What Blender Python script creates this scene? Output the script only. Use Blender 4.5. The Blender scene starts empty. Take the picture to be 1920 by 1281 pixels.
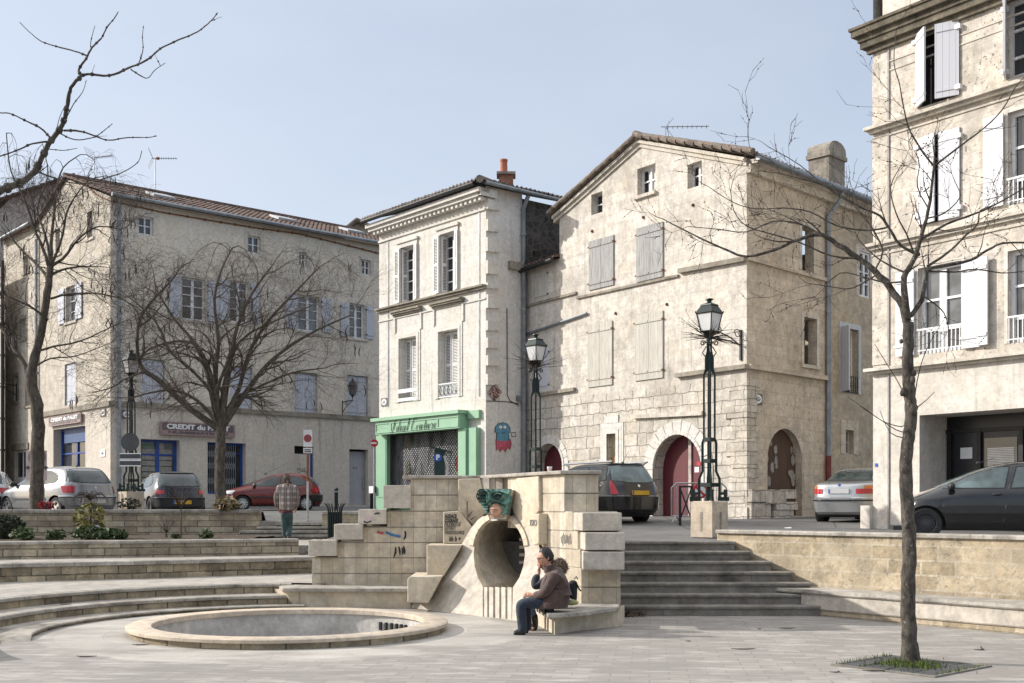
import bpy, bmesh, math, random
from mathutils import Vector, Matrix, Quaternion, noise
from mathutils.geometry import tessellate_polygon
SC = bpy.context.scene
COL = SC.collection
F, CX, HZ, H = 2150.0, 960.0, 948.0, 1.75   # focal length in photo pixels, principal column, horizon row, eye height
PI = math.pi
V = Vector
def P(px, py, Y):
 return V(((px - CX) / F * Y, Y, H + (HZ - py) / F * Y))
def G(px, py, z=0.0):
 return P(px, py, (H - z) * F / (py - HZ))
def street(y):
 return 1.12 + 0.0185 * (min(max(y, 14.0), 52.0) - 20.2)
class MB:
 """collects shapes; build() links them as ONE mesh object"""
 def __init__(s):
  s.v = []; s.f = []; s.m = []; s.uv = []
 def face(s, pts, m=0, uv=None):
  i = len(s.v); s.v += [V(p) for p in pts]
  s.f.append(list(range(i, i + len(pts)))); s.m.append(m); s.uv.append(uv)
 def grid(s, rows, m=0, uvs=None, closed=False):
  i = len(s.v); n = len(rows[0])
  for r in rows: s.v += [V(p) for p in r]
  for a in range(len(rows) - 1):
   for b in range(n - 1 + (1 if closed else 0)):
    c = (b + 1) % n
    s.f.append([i + a * n + b, i + a * n + c, i + (a + 1) * n + c, i + (a + 1) * n + b])
    s.m.append(m)
    s.uv.append([uvs[a][b], uvs[a][c], uvs[a + 1][c], uvs[a + 1][b]] if uvs else None)
 def hexa(s, q, m=0):
  i = len(s.v); s.v += [V(p) for p in q]
  for f in ((0, 3, 2, 1), (4, 5, 6, 7), (0, 1, 5, 4), (1, 2, 6, 5), (2, 3, 7, 6), (3, 0, 4, 7)):
   s.f.append([i + k for k in f]); s.m.append(m); s.uv.append(None)
 def box(s, a, b, m=0):
  x0, y0, z0 = a; x1, y1, z1 = b
  s.hexa([(x0, y0, z0), (x1, y0, z0), (x1, y1, z0), (x0, y1, z0), (x0, y0, z1), (x1, y0, z1), (x1, y1, z1), (x0, y1, z1)], m)
 def prism(s, poly, ext, m=0, cap=True, back=True, side_m=None):
  ext = V(ext); A = [V(p) for p in poly]; B = [p + ext for p in A]
  tris = tessellate_polygon([A])
  i = len(s.v); s.v += A + B; n = len(A)
  for t in tris:
   if cap: s.f.append([i + k for k in t]); s.m.append(m); s.uv.append(None)
   if back: s.f.append([i + n + k for k in reversed(t)]); s.m.append(m); s.uv.append(None)
  for k in range(n):
   l = (k + 1) % n
   s.f.append([i + k, i + l, i + n + l, i + n + k]); s.m.append(m if side_m is None else side_m); s.uv.append(None)
 def tube(s, pts, rad, sides=6, m=0, cap=True):
  pts = [V(p) for p in pts]; n = len(pts)
  if not hasattr(rad, '__len__'): rad = [rad] * n
  t = (pts[1] - pts[0]).normalized()
  up = V((0, 0, 1)) if abs(t.z) < .9 else V((1, 0, 0))
  a = t.cross(up).normalized(); rows = []
  for k in range(n):
   if k == 0: d = pts[1] - pts[0]
   elif k == n - 1: d = pts[k] - pts[k - 1]
   else: d = pts[k + 1] - pts[k - 1]
   if d.length < 1e-9: d = t
   d = d.normalized(); a = (a - d * a.dot(d))
   if a.length < 1e-6: a = d.orthogonal()
   a.normalize(); b = d.cross(a)
   rows.append([pts[k] + (a * math.cos(2 * PI * j / sides) + b * math.sin(2 * PI * j / sides)) * rad[k] for j in range(sides)])
  s.grid(rows, m, closed=True)
  if cap:
   s.face(list(reversed(rows[0])), m); s.face(rows[-1], m)
 def lathe(s, prof, c=(0, 0, 0), ax='z', sides=16, m=0):
  rows = []
  for r, h in prof:
   row = []
   for j in range(sides):
    a = 2 * PI * j / sides
    if ax == 'z': p = (r * math.cos(a), r * math.sin(a), h)
    elif ax == 'y': p = (r * math.cos(a), h, r * math.sin(a))
    else: p = (h, r * math.cos(a), r * math.sin(a))
    row.append(V(p) + V(c))
   rows.append(row)
  s.grid(rows, m, closed=True)
 def blob(s, c, r, m=0, nu=10, nv=7, jit=0.0, rng=random):
  c = V(c); r = V(r) if hasattr(r, '__len__') else V((r, r, r)); rows = []
  for a in range(nv + 1):
   th = PI * a / nv; row = []
   for b in range(nu):
    ph = 2 * PI * b / nu; k = 1 + (rng.random() - .5) * jit
    row.append(c + V((r.x * math.sin(th) * math.cos(ph), r.y * math.sin(th) * math.sin(ph), r.z * math.cos(th))) * k)
   rows.append(row)
  s.grid(rows, m, closed=True)
 def build(s, name, mats, parent=None, smooth=False, local=False, loc=None, mat4=None):
  off = V((0, 0, 0))
  if parent is not None and not local: off = rootloc(parent)
  elif parent is None and not local:
   if loc is None:
    xs = [p.x for p in s.v]; ys = [p.y for p in s.v]; zs = [p.z for p in s.v]
    loc = ((min(xs) + max(xs)) / 2, (min(ys) + max(ys)) / 2, min(zs))
   off = V(loc)
  me = bpy.data.meshes.new(name)
  me.from_pydata([tuple(p - off) for p in s.v], [], s.f)
  if not isinstance(mats, (list, tuple)): mats = [mats]
  for mt in mats: me.materials.append(mt)
  me.polygons.foreach_set('material_index', s.m)
  lay = me.uv_layers.new(name='UVMap'); flat = []
  for f, uv in zip(s.f, s.uv):
   if uv is None:
    p = [s.v[k] for k in f]; nrm = V((0, 0, 0))
    for k in range(len(p)):
     a, b = p[k], p[(k + 1) % len(p)]
     nrm += V(((a.y - b.y) * (a.z + b.z), (a.z - b.z) * (a.x + b.x), (a.x - b.x) * (a.y + b.y)))
    nrm = nrm.normalized() if nrm.length > 1e-12 else V((0, 0, 1))
    if abs(nrm.z) > .75: uv = [(q.x, q.y) for q in p]
    else:
     t = V((-nrm.y, nrm.x, 0)).normalized()
     if t.x < -1e-3 or (abs(t.x) <= 1e-3 and t.y < 0): t = -t
     uv = [(q.dot(t), q.z) for q in p]
   for q in uv: flat += [q[0], q[1]]
  lay.data.foreach_set('uv', flat)
  me.validate()
  bm = bmesh.new(); bm.from_mesh(me)
  bmesh.ops.recalc_face_normals(bm, faces=bm.faces); bm.to_mesh(me); bm.free()
  if smooth:
   me.polygons.foreach_set('use_smooth', [True] * len(me.polygons))
   try: me.set_sharp_from_angle(angle=math.radians(smooth if smooth is not True and smooth > 1 else 40))
   except Exception: pass
  o = bpy.data.objects.new(name, me); COL.objects.link(o)
  if parent is not None: o.parent = parent
  elif not local: o.location = off
  return o
def rootloc(o):
 p = V((0, 0, 0))
 while o is not None: p += o.location; o = o.parent
 return p
def tag(o, label=None, cat=None, group=None, kind=None):
 if label: o['label'] = label
 if cat: o['category'] = cat
 if group: o['group'] = group
 if kind: o['kind'] = kind
 return o
def thing(name, label, cat, loc=(0, 0, 0), rz=0, group=None):
 o = bpy.data.objects.new(name, None); COL.objects.link(o)
 o.location = loc; o.rotation_euler = (0, 0, rz); o.empty_display_size = .3
 return tag(o, label, cat, group)
def copy_tree(o, parent=None):
 c = o.copy(); COL.objects.link(c)
 if parent is not None: c.parent = parent
 for ch in list(o.children):
  copy_tree(ch, c)
 return c
def mesh_from(o_tmp, name, mat, parent=None):
 """evaluated mesh of a temporary object (curve, skin...)"""
 dg = bpy.context.evaluated_depsgraph_get(); dg.update()
 me = bpy.data.meshes.new_from_object(o_tmp.evaluated_get(dg))
 n = bpy.data.objects.new(name, me); COL.objects.link(n)
 me.materials.clear(); me.materials.append(mat)
 if parent is not None: n.parent = parent
 bpy.data.objects.remove(o_tmp)
 return n
class Wall:
 """vertical plane: origin o (x,y), direction d; n faces the viewer"""
 def __init__(s, o, d, n=None):
  s.o = V(o[:2]).to_2d(); s.d = V(d[:2]).to_2d().normalized()
  s.n = V((s.d.y, -s.d.x)).to_2d()
  if n is not None:
   s.n = V(n[:2]).to_2d().normalized()
  elif s.n.dot(-s.o) < 0: s.n = -s.n
 def uz(s, px, py):
  a = (px - CX) / F; b = (HZ - py) / F
  t = s.n.dot(s.o) / (s.n.x * a + s.n.y)
  return (V((a * t, t)).to_2d() - s.o).dot(s.d), H + b * t
 def pt(s, u, z, off=0.0):
  q = s.o + s.d * u + s.n * off
  return V((q.x, q.y, z))
 def px(s, px, py, off=0.0):
  u, z = s.uz(px, py); return s.pt(u, z, off)
 def rect(s, xl, yt, xr, yb):
  u0, z1 = s.uz(xl, yt); _, z0 = s.uz(xl, yb); u1, _ = s.uz(xr, yt)
  return (min(u0, u1), max(u0, u1), z0, z1)
 def n3(s): return V((s.n.x, s.n.y, 0))
 def d3(s): return V((s.d.x, s.d.y, 0))
def wbox(mb, w, u0, u1, z0, z1, o0, o1, m=0):
 mb.hexa([w.pt(u0, z0, o0), w.pt(u1, z0, o0), w.pt(u1, z0, o1), w.pt(u0, z0, o1),
    w.pt(u0, z1, o0), w.pt(u1, z1, o0), w.pt(u1, z1, o1), w.pt(u0, z1, o1)], m)
def wline(mb, w, pts, h, o0, o1, m=0):
 """moulding following points (u,z of its top edge) on the wall"""
 for (ua, za), (ub, zb) in zip(pts[:-1], pts[1:]):
  mb.hexa([w.pt(ua, za - h, o0), w.pt(ub, zb - h, o0), w.pt(ub, zb - h, o1), w.pt(ua, za - h, o1),
     w.pt(ua, za, o0), w.pt(ub, zb, o0), w.pt(ub, zb, o1), w.pt(ua, za, o1)], m)
def wall_panel(mb, w, outline, holes, depth=.25, m=0, mr=None):
 """flat wall face with openings and their reveals; outline and holes are lists of (u,z)"""
 polys = [[V((u, z, 0)) for u, z in outline]] + [[V((u, z, 0)) for u, z in h] for h in holes]
 flat = [p for q in polys for p in q]
 for t in tessellate_polygon(polys):
  mb.face([w.pt(flat[k].x, flat[k].y) for k in t], m, [(flat[k].x, flat[k].y) for k in t])
 for h in holes:
  n = len(h)
  for k in range(n):
   a, b = h[k], h[(k + 1) % n]
   mb.face([w.pt(*a), w.pt(*b), w.pt(b[0], b[1], -depth), w.pt(a[0], a[1], -depth)], m if mr is None else mr)
def rpoly(r): return [(r[0], r[2]), (r[1], r[2]), (r[1], r[3]), (r[0], r[3])]
def arch_poly(u0, u1, z0, zs, zt, n=12):
 """arched opening: springing zs, crown zt"""
 c = (u0 + u1) / 2; a = (u1 - u0) / 2; b = zt - zs
 return [(u0, z0), (u1, z0)] + [(c + a * math.cos(PI * k / n), zs + b * math.sin(PI * k / n)) for k in range(n + 1)]
def _mat(name):
 m = bpy.data.materials.new(name); m.use_nodes = True
 nt = m.node_tree; b = nt.nodes['Principled BSDF']
 return m, nt, b
def N(nt, typ, ins=None, **at):
 n = nt.nodes.new(typ)
 for k, v in at.items(): setattr(n, k, v)
 for k, v in (ins or {}).items():
  if isinstance(v, bpy.types.NodeSocket): nt.links.new(v, n.inputs[k])
  elif hasattr(v, '__len__') and len(v) == 3 and n.inputs[k].type == 'RGBA': n.inputs[k].default_value = (*v, 1)
  else: n.inputs[k].default_value = v
 return n
def mixc(nt, f, a, b, mode='MIX'):
 n = nt.nodes.new('ShaderNodeMix'); n.data_type = 'RGBA'; n.blend_type = mode; n.clamp_factor = True
 for s, v in ((n.inputs[0], f), (n.inputs[6], a), (n.inputs[7], b)):
  if isinstance(v, bpy.types.NodeSocket): nt.links.new(v, s)
  elif hasattr(v, '__len__'): s.default_value = (*v[:3], 1)
  else: s.default_value = v
 return n.outputs[2]
def mth(nt, op, a, b=0.0, c=None):
 n = nt.nodes.new('ShaderNodeMath'); n.operation = op
 for s, v in zip(n.inputs, (a, b) if c is None else (a, b, c)):
  if isinstance(v, bpy.types.NodeSocket): nt.links.new(v, s)
  else: s.default_value = v
 return n.outputs[0]
def ramp(nt, f, lo, hi, a=0.0, b=1.0):
 n = nt.nodes.new('ShaderNodeMapRange'); n.interpolation_type = 'SMOOTHSTEP'
 nt.links.new(f, n.inputs[0])
 for k, v in zip((1, 2, 3, 4), (lo, hi, a, b)): n.inputs[k].default_value = v
 return n.outputs[0]
def nz(nt, vec, scale, detail=4, rough=.6, dim='3D'):
 n = N(nt, 'ShaderNodeTexNoise', {'Scale': scale, 'Detail': detail, 'Roughness': rough}, noise_dimensions=dim)
 if vec is not None: nt.links.new(vec, n.inputs['Vector'])
 return n
def bump(nt, b, h, strength, dist=.02, prev=None):
 n = N(nt, 'ShaderNodeBump', {'Strength': strength, 'Distance': dist, 'Height': h})
 if prev is not None: nt.links.new(prev, n.inputs['Normal'])
 nt.links.new(n.outputs[0], b.inputs['Normal'])
 return n.outputs[0]
def scalev(nt, vec, s):
 return N(nt, 'ShaderNodeMapping', {'Vector': vec, 'Scale': s}).outputs[0]
def setin(b, **k):
 for a, v in k.items(): b.inputs[a.replace('_', ' ')].default_value = (*v, 1) if hasattr(v, '__len__') and len(v) == 3 else v
def plain(name, c, rough=.6, metal=0.0, var=.15, scale=6.0, bmp=0.0, coord='Object', spec=None, dirt=None):
 m, nt, b = _mat(name); tc = N(nt, 'ShaderNodeTexCoord')
 n = nz(nt, tc.outputs[coord], scale, 5)
 col = mixc(nt, ramp(nt, n.outputs[0], .3, .7), tuple(x * (1 - var) for x in c), tuple(min(1, x * (1 + var)) for x in c))
 if dirt:
  n2 = nz(nt, tc.outputs[coord], scale * .35, 6)
  col = mixc(nt, ramp(nt, n2.outputs[0], .5, .72, 0, dirt[3]), col, dirt[:3])
 nt.links.new(col, b.inputs['Base Color'])
 setin(b, Roughness=rough, Metallic=metal)
 if spec is not None: b.inputs['Specular IOR Level'].default_value = spec
 if bmp: bump(nt, b, n.outputs[0], bmp, .01)
 return m
def stone(name, c1, c2, mort, bw, bh, ms=.012, stain=(.2, .17, .13), stain_amt=.55, stain_scale=.5, streak=.35, pit=.35, bmp=.35,
   rough=.9, distort=.03, low=None, rubble=False, sq=(1, 1), grime=(.10, .095, .085), tint=.35, relief=.02, mott=.3):
 c1, c2, mort, stain, grime = [(c[0] * 1.0, c[1] * .99, c[2] * .985) for c in (c1, c2, mort, stain, grime)]
 m, nt, b = _mat(name)
 uv = N(nt, 'ShaderNodeUVMap').outputs[0]; pos = N(nt, 'ShaderNodeNewGeometry').outputs['Position']
 dn = nz(nt, uv, 3.0, 3)
 off = N(nt, 'ShaderNodeVectorMath', {0: dn.outputs['Color'], 1: (.5, .5, .5)}, operation='SUBTRACT')
 off2 = N(nt, 'ShaderNodeVectorMath', {0: off.outputs[0], 'Scale': distort}, operation='SCALE')
 duv = N(nt, 'ShaderNodeVectorMath', {0: uv, 1: off2.outputs[0]}, operation='ADD').outputs[0]
 if rubble:
  sv = scalev(nt, duv, (1 / bw, 1 / bh, 1))
  v1 = N(nt, 'ShaderNodeTexVoronoi', {'Vector': sv, 'Scale': 1.0, 'Randomness': .75}, feature='DISTANCE_TO_EDGE')
  v2 = N(nt, 'ShaderNodeTexVoronoi', {'Vector': sv, 'Scale': 1.0, 'Randomness': .75})
  fac = ramp(nt, v1.outputs['Distance'], .02, .02 + ms * 6, 1, 0)
  sx = N(nt, 'ShaderNodeSeparateXYZ', {0: v2.outputs['Color']})
  col = mixc(nt, sx.outputs[0], c1, c2); col = mixc(nt, fac, col, mort)
 else:
  br = N(nt, 'ShaderNodeTexBrick', {'Vector': duv, 'Color1': c1, 'Color2': c2, 'Mortar': mort, 'Scale': 1.0, 'Mortar Size': ms,
    'Mortar Smooth': .25, 'Bias': 0.0, 'Brick Width': bw, 'Row Height': bh}, offset=.5, squash=sq[0], squash_frequency=2)
  col = br.outputs['Color']; fac = br.outputs['Fac']
 big = nz(nt, pos, stain_scale, 9, .68)
 col = mixc(nt, ramp(nt, big.outputs[0], .47, .72, 0, stain_amt), col, stain)
 warm = nz(nt, pos, stain_scale * 2.3, 6, .6)
 col = mixc(nt, ramp(nt, warm.outputs[0], .45, .7, 0, tint), col, tuple(x * y for x, y in zip(c1, (1.04, .96, .82))))
 if mott:
  mo = nz(nt, pos, 3.2, 10, .76); g = ramp(nt, mo.outputs[0], .3, .7, 1 - mott, 1 + mott * .45)
  col = mixc(nt, 1.0, col, N(nt, 'ShaderNodeCombineColor', {0: g, 1: g, 2: g}).outputs[0], 'MULTIPLY')
 if streak:
  st = nz(nt, scalev(nt, uv, (2.6, .16, 1)), 1.6, 6, .65)
  col = mixc(nt, ramp(nt, st.outputs[0], .52, .75, 0, streak), col, grime)
 fine = nz(nt, pos, 9.0, 8, .72)
 col = mixc(nt, ramp(nt, fine.outputs[0], .32, .62, .42, 0), col, tuple(x * .5 for x in c1))
 if pit:
  pt = nz(nt, pos, 12.0, 4, .55)
  big2 = nz(nt, pos, 1.1, 4, .6)
  pf = mth(nt, 'MULTIPLY', ramp(nt, pt.outputs[0], .58, .66, 0, 1), ramp(nt, big2.outputs[0], .38, .6, .2, 1))
  col = mixc(nt, mth(nt, 'MULTIPLY', pf, pit), col, grime)
 nt.links.new(col, b.inputs['Base Color']); setin(b, Roughness=rough)
 b.inputs['Specular IOR Level'].default_value = .25
 n1 = bump(nt, b, fac, -bmp, relief)
 n2 = bump(nt, b, fine.outputs[0], bmp * .9, .02, n1)
 return m
def wood_planks(name, c, pw=.1, var=.12, rough=.55, wear=None, wear_amt=.0):
 m, nt, b = _mat(name); uv = N(nt, 'ShaderNodeUVMap').outputs[0]
 br = N(nt, 'ShaderNodeTexBrick', {'Vector': uv, 'Color1': tuple(x * (1 - var) for x in c), 'Color2': c, 'Mortar': tuple(x * .45 for x in c), 'Scale': 1.0,
   'Mortar Size': .004, 'Mortar Smooth': .3, 'Brick Width': pw, 'Row Height': 40.0}, offset=0)
 col = br.outputs['Color']
 g = nz(nt, scalev(nt, uv, (18, .9, 1)), 2.0, 6, .7)
 if wear:
  col = mixc(nt, ramp(nt, g.outputs[0], .44, .62, 0, wear_amt), col, wear)
 else: col = mixc(nt, ramp(nt, g.outputs[0], .35, .7, .18, 0), col, tuple(x * .7 for x in c))
 nt.links.new(col, b.inputs['Base Color']); setin(b, Roughness=rough)
 n1 = bump(nt, b, br.outputs['Fac'], -.5, .008); bump(nt, b, g.outputs[0], .15, .004, n1)
 return m
def tiles_mat(name, cols, pitch=.21, row=.34):
 m, nt, b = _mat(name); uv = N(nt, 'ShaderNodeUVMap').outputs[0]
 sv = scalev(nt, uv, (1 / pitch, 1 / row, 1))
 fl = N(nt, 'ShaderNodeVectorMath', {0: sv}, operation='FLOOR')
 wn = N(nt, 'ShaderNodeTexWhiteNoise', {'Vector': fl.outputs[0]}, noise_dimensions='2D')
 r = nt.nodes.new('ShaderNodeValToRGB'); nt.links.new(wn.outputs[0], r.inputs[0])
 e = r.color_ramp.elements
 e[0].color = (*cols[0], 1); e[1].color = (*cols[-1], 1)
 for k, c in enumerate(cols[1:-1]):
  x = e.new((k + 1) / (len(cols) - 1)); x.color = (*c, 1)
 pos = N(nt, 'ShaderNodeNewGeometry').outputs['Position']
 big = nz(nt, pos, 1.2, 8, .7); col = mixc(nt, ramp(nt, big.outputs[0], .45, .68, 0, .75), r.outputs[0], (.055, .05, .045))
 li = nz(nt, pos, 7, 6, .7); col = mixc(nt, ramp(nt, li.outputs[0], .55, .72, 0, .3), col, (.2, .185, .15))
 nt.links.new(col, b.inputs['Base Color']); setin(b, Roughness=.9); bump(nt, b, li.outputs[0], .3, .01)
 return m
def glass_dark(name, c=(.03, .035, .04), rough=.04, curtain=None):
 m, nt, b = _mat(name); tc = N(nt, 'ShaderNodeTexCoord')
 n = nz(nt, tc.outputs['Object'], 1.3, 3)
 nt.links.new(mixc(nt, ramp(nt, n.outputs[0], .35, .65), tuple(x * .6 for x in c), tuple(x * 1.5 for x in c)), b.inputs['Base Color'])
 setin(b, Roughness=rough); b.inputs['Specular IOR Level'].default_value = .7
 w = nz(nt, tc.outputs['Object'], 2.5, 2); bump(nt, b, w.outputs[0], .08, .02)
 return m
def paint(name, c, rough=.25, coat=1.0, metal=0.0, dust=.05):
 m, nt, b = _mat(name); tc = N(nt, 'ShaderNodeTexCoord')
 n = nz(nt, tc.outputs['Object'], 3.0, 7, .65)
 col = mixc(nt, ramp(nt, n.outputs[0], .45, .75, 0, dust), c, (.22, .2, .17))
 nt.links.new(col, b.inputs['Base Color']); setin(b, Roughness=rough, Metallic=metal)
 b.inputs['Coat Weight'].default_value = coat; b.inputs['Coat Roughness'].default_value = .06
 nt.links.new(ramp(nt, n.outputs[0], .3, .8, rough * .8, rough * 1.5), b.inputs['Roughness'])
 return m
M = {}
LIME = dict(stain=(.27, .235, .185), grime=(.13, .115, .095))
M['stone_front'] = stone('stone_front', (.71, .665, .60), (.62, .575, .51), (.52, .48, .42), .66, .33, ms=.009, stain_amt=.55, streak=.5, pit=.4, bmp=.45, distort=.05, relief=.012, **LIME)
M['stone_side'] = stone('stone_side', (.66, .585, .485), (.56, .49, .395), (.47, .41, .33), .6, .33, ms=.011, stain_amt=.5, streak=.3, pit=.55, distort=.05, bmp=.45, relief=.012, **LIME)
M['stone_rough'] = stone('stone_rough', (.68, .635, .57), (.52, .48, .415), (.20, .18, .15), .62, .36, ms=.016, stain_amt=.55, streak=.15, pit=.5, bmp=1.0, distort=.16, relief=.07, **LIME)
M['rubble'] = stone('rubble', (.56, .485, .38), (.42, .36, .275), (.46, .395, .305), .3, .2, ms=.02, stain_amt=.4, streak=.2, pit=.3, bmp=.7, rubble=True, distort=.1, relief=.03, **LIME)
M['rubble_dark'] = stone('rubble_dark', (.10, .09, .08), (.05, .046, .042), (.14, .125, .11), .35, .22, ms=.02, stain=(.03, .028, .026), stain_amt=.8, streak=.2, pit=.2, bmp=.8, rubble=True, distort=.12, relief=.04)
M['white_stone'] = stone('white_stone', (.72, .70, .655), (.66, .635, .585), (.52, .49, .44), .8, .38, ms=.006, stain=(.45, .41, .345), stain_amt=.3, streak=.4, pit=.12, bmp=.2, relief=.008, mott=.12)
M['white_side'] = stone('white_side', (.72, .70, .665), (.70, .68, .645), (.69, .67, .635), 2.2, 1.4, ms=.003, stain=(.45, .42, .37), stain_amt=.4, streak=.45, pit=.2, bmp=.15, relief=.004, mott=.10)
M['trim'] = stone('trim', (.66, .615, .54), (.62, .575, .5), (.5, .46, .4), 1.1, .6, ms=.005, stain=(.3, .265, .21), stain_amt=.45, streak=.3, pit=.3, bmp=.25, relief=.006)
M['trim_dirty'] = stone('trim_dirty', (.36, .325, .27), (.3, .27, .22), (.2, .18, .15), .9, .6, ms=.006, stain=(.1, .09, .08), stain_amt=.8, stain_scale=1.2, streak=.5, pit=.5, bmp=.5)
M['right_stone'] = stone('right_stone', (.70, .645, .57), (.60, .55, .475), (.50, .455, .39), .75, .36, ms=.008, stain=(.31, .275, .225), stain_amt=.55, streak=.3, pit=.8, mott=.35, bmp=.5, relief=.012)
M['right_smooth'] = stone('right_smooth', (.70, .66, .60), (.66, .62, .56), (.56, .525, .475), 1.3, .62, ms=.004, stain=(.42, .37, .3), stain_amt=.35, streak=.4, pit=.12, bmp=.12, relief=.004, mott=.16)
M['left_render'] = stone('left_render', (.70, .64, .555), (.67, .615, .535), (.66, .605, .525), 3.2, 2.1, ms=.002, stain=(.54, .485, .41), stain_amt=.5, stain_scale=.3, streak=.15, pit=.0, bmp=.15, relief=.004, tint=.4, mott=.12)
M['left_base'] = stone('left_base', (.63, .575, .50), (.62, .565, .49), (.6, .55, .475), 3.4, 2.4, ms=.002, stain=(.38, .345, .30), stain_amt=.45, stain_scale=.4, streak=.5, pit=.0, bmp=.12, relief=.003, tint=.2, mott=.12)
M['left_stone'] = stone('left_stone', (.62, .57, .49), (.52, .47, .395), (.42, .375, .31), .55, .3, ms=.008, stain_amt=.4, streak=.2, pit=.3, bmp=.45, relief=.012, **LIME)
M['far_render'] = stone('far_render', (.40, .375, .36), (.38, .36, .345), (.38, .36, .345), 3, 2, ms=.002, stain=(.3, .28, .26), stain_amt=.4, streak=.2, pit=0, bmp=.1)
M['fountain'] = stone('fountain_stone', (.67, .605, .50), (.46, .395, .295), (.24, .205, .15), .205, 40.0, ms=.004, stain=(.33, .295, .24), stain_amt=.55, stain_scale=1.2, streak=.45, pit=.12, bmp=.25, distort=.004, tint=.5, relief=.004, grime=(.17, .155, .13))
M['fountain_panel'] = stone('fountain_panel', (.64, .565, .445), (.60, .525, .405), (.56, .49, .375), .9, 40.0, ms=.003, stain=(.38, .34, .28), stain_amt=.4, stain_scale=.8, streak=.25, pit=.1, bmp=.15, distort=.004, tint=.5, grime=(.2, .18, .15))
M['concrete'] = stone('concrete', (.58, .53, .455), (.56, .51, .435), (.55, .50, .425), 4, 3, ms=.001, stain=(.3, .27, .23), stain_amt=.5, stain_scale=1.1, streak=.35, pit=.25, bmp=.2, distort=.0, tint=.2, grime=(.16, .15, .13))
M['concrete_dark'] = stone('concrete_dark', (.54, .49, .42), (.48, .44, .37), (.34, .31, .26), .12, 40.0, ms=.003, stain=(.26, .235, .2), stain_amt=.6, stain_scale=1.4, streak=.5, pit=.3, bmp=.3, distort=.01)
M['basin_rim'] = stone('basin_rim', (.60, .51, .405), (.54, .465, .375), (.36, .31, .25), .9, 40.0, ms=.004, stain=(.42, .4, .37), stain_amt=.5, stain_scale=.7, streak=.1, pit=.2, bmp=.15, distort=.002)
M['basin_in'] = stone('basin_inside', (.55, .53, .50), (.53, .51, .48), (.52, .5, .47), 6, 3, ms=.001, stain=(.40, .385, .36), stain_amt=.5, stain_scale=1.0, streak=.25, pit=.15, bmp=.12, distort=.0, tint=.1)
M['wall_yellow'] = stone('wall_yellow', (.60, .505, .365), (.42, .345, .235), (.60, .53, .41), .56, .225, ms=.016, stain=(.2, .175, .14), stain_amt=.55, stain_scale=1.6, streak=.12, pit=.5, bmp=1.2, distort=.02, relief=.06, tint=.3, mott=.45)
M['wall_tier'] = stone('wall_tier', (.52, .44, .31), (.22, .18, .125), (.09, .078, .06), .5, .16, ms=.014, mott=.5, stain=(.06, .052, .042), stain_amt=.6, stain_scale=1.4, streak=.4, pit=.3, bmp=.9, distort=.03, relief=.04)
M['wall_planter'] = stone('wall_planter', (.56, .485, .36), (.30, .25, .18), (.13, .112, .085), .62, .15, ms=.014, mott=.45, stain=(.11, .095, .078), stain_amt=.45, stain_scale=1.0, streak=.35, pit=.3, bmp=.9, distort=.02, relief=.04)
M['coping'] = stone('coping', (.47, .44, .39), (.38, .35, .305), (.17, .155, .13), 1.05, 40.0, ms=.006, stain=(.07, .062, .052), stain_amt=.85, stain_scale=1.3, mott=.4, streak=.0, pit=.45, bmp=.45, distort=.01)
M['step'] = stone('step_stone', (.27, .25, .22), (.22, .205, .18), (.11, .10, .085), 1.6, 40.0, ms=.004, stain=(.09, .08, .068), stain_amt=.8, stain_scale=1.5, streak=.35, pit=.4, bmp=.35, distort=.01)
M['zinc'] = plain('zinc', (.23, .25, .27), .45, .6, .2, 3)
M['pipe_red'] = plain('pipe_red', (.16, .03, .025), .5, 0, .2, 5)
M['tiles'] = tiles_mat('roof_tiles', [(.07, .046, .038), (.115, .066, .05), (.09, .064, .052), (.15, .082, .06), (.11, .088, .075)])
M['tiles_old'] = tiles_mat('roof_tiles_old', [(.13, .10, .08), (.20, .145, .115), (.17, .145, .12), (.26, .21, .17), (.22, .2, .17)])
M['tiles_red'] = tiles_mat('roof_tiles_red', [(.3, .12, .075), (.42, .2, .12), (.25, .12, .08), (.38, .17, .1)])
M['shutter_grey'] = wood_planks('shutter_grey', (.50, .52, .58), .12)
M['shutter_white'] = wood_planks('shutter_white', (.66, .66, .68), .13, var=.04)
M['shutter_shade'] = wood_planks('shutter_white_shaded', (.60, .60, .64), .13, var=.05)  # the white shutters again, with their shade put into the colour
M['shutter_worn'] = wood_planks('shutter_worn', (.40, .395, .385), .16, rough=.9, wear=(.20, .19, .175), wear_amt=.85)
M['shutter_cream'] = wood_planks('shutter_cream', (.55, .52, .465), .16, rough=.85, wear=(.33, .305, .255), wear_amt=.75)
M['louvre'] = plain('louvre_white', (.72, .71, .69), .5, 0, .06, 4)
M['frame_white'] = plain('frame_white', (.70, .70, .71), .45, 0, .08, 6)
M['frame_grey'] = plain('frame_grey', (.44, .45, .46), .5, 0, .1, 6)
M['frame_blue'] = plain('frame_blue', (.015, .06, .27), .4, 0, .2, 3)
M['glass'] = glass_dark('glass')
M['glass_mid'] = glass_dark('glass_mid', (.1, .105, .11))
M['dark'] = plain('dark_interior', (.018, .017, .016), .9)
M['white_pane'] = plain('dusty_pane', (.55, .54, .51), .35, 0, .15, 4)
M['curtain'] = plain('curtain', (.5, .5, .52), .8, 0, .2, 6)
M['red_door'] = wood_planks('red_door', (.125, .012, .02), .09, var=.25, rough=.6)
M['brown_door'] = wood_planks('brown_door', (.10, .055, .032), .22, rough=.8, wear=(.05, .03, .02), wear_amt=.8)
M['beige_panel'] = plain('beige_panel', (.52, .44, .29), .6, 0, .08, 3)
M['paper'] = plain('paper', (.27, .255, .235), .8, 0, .2, 9)
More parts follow.
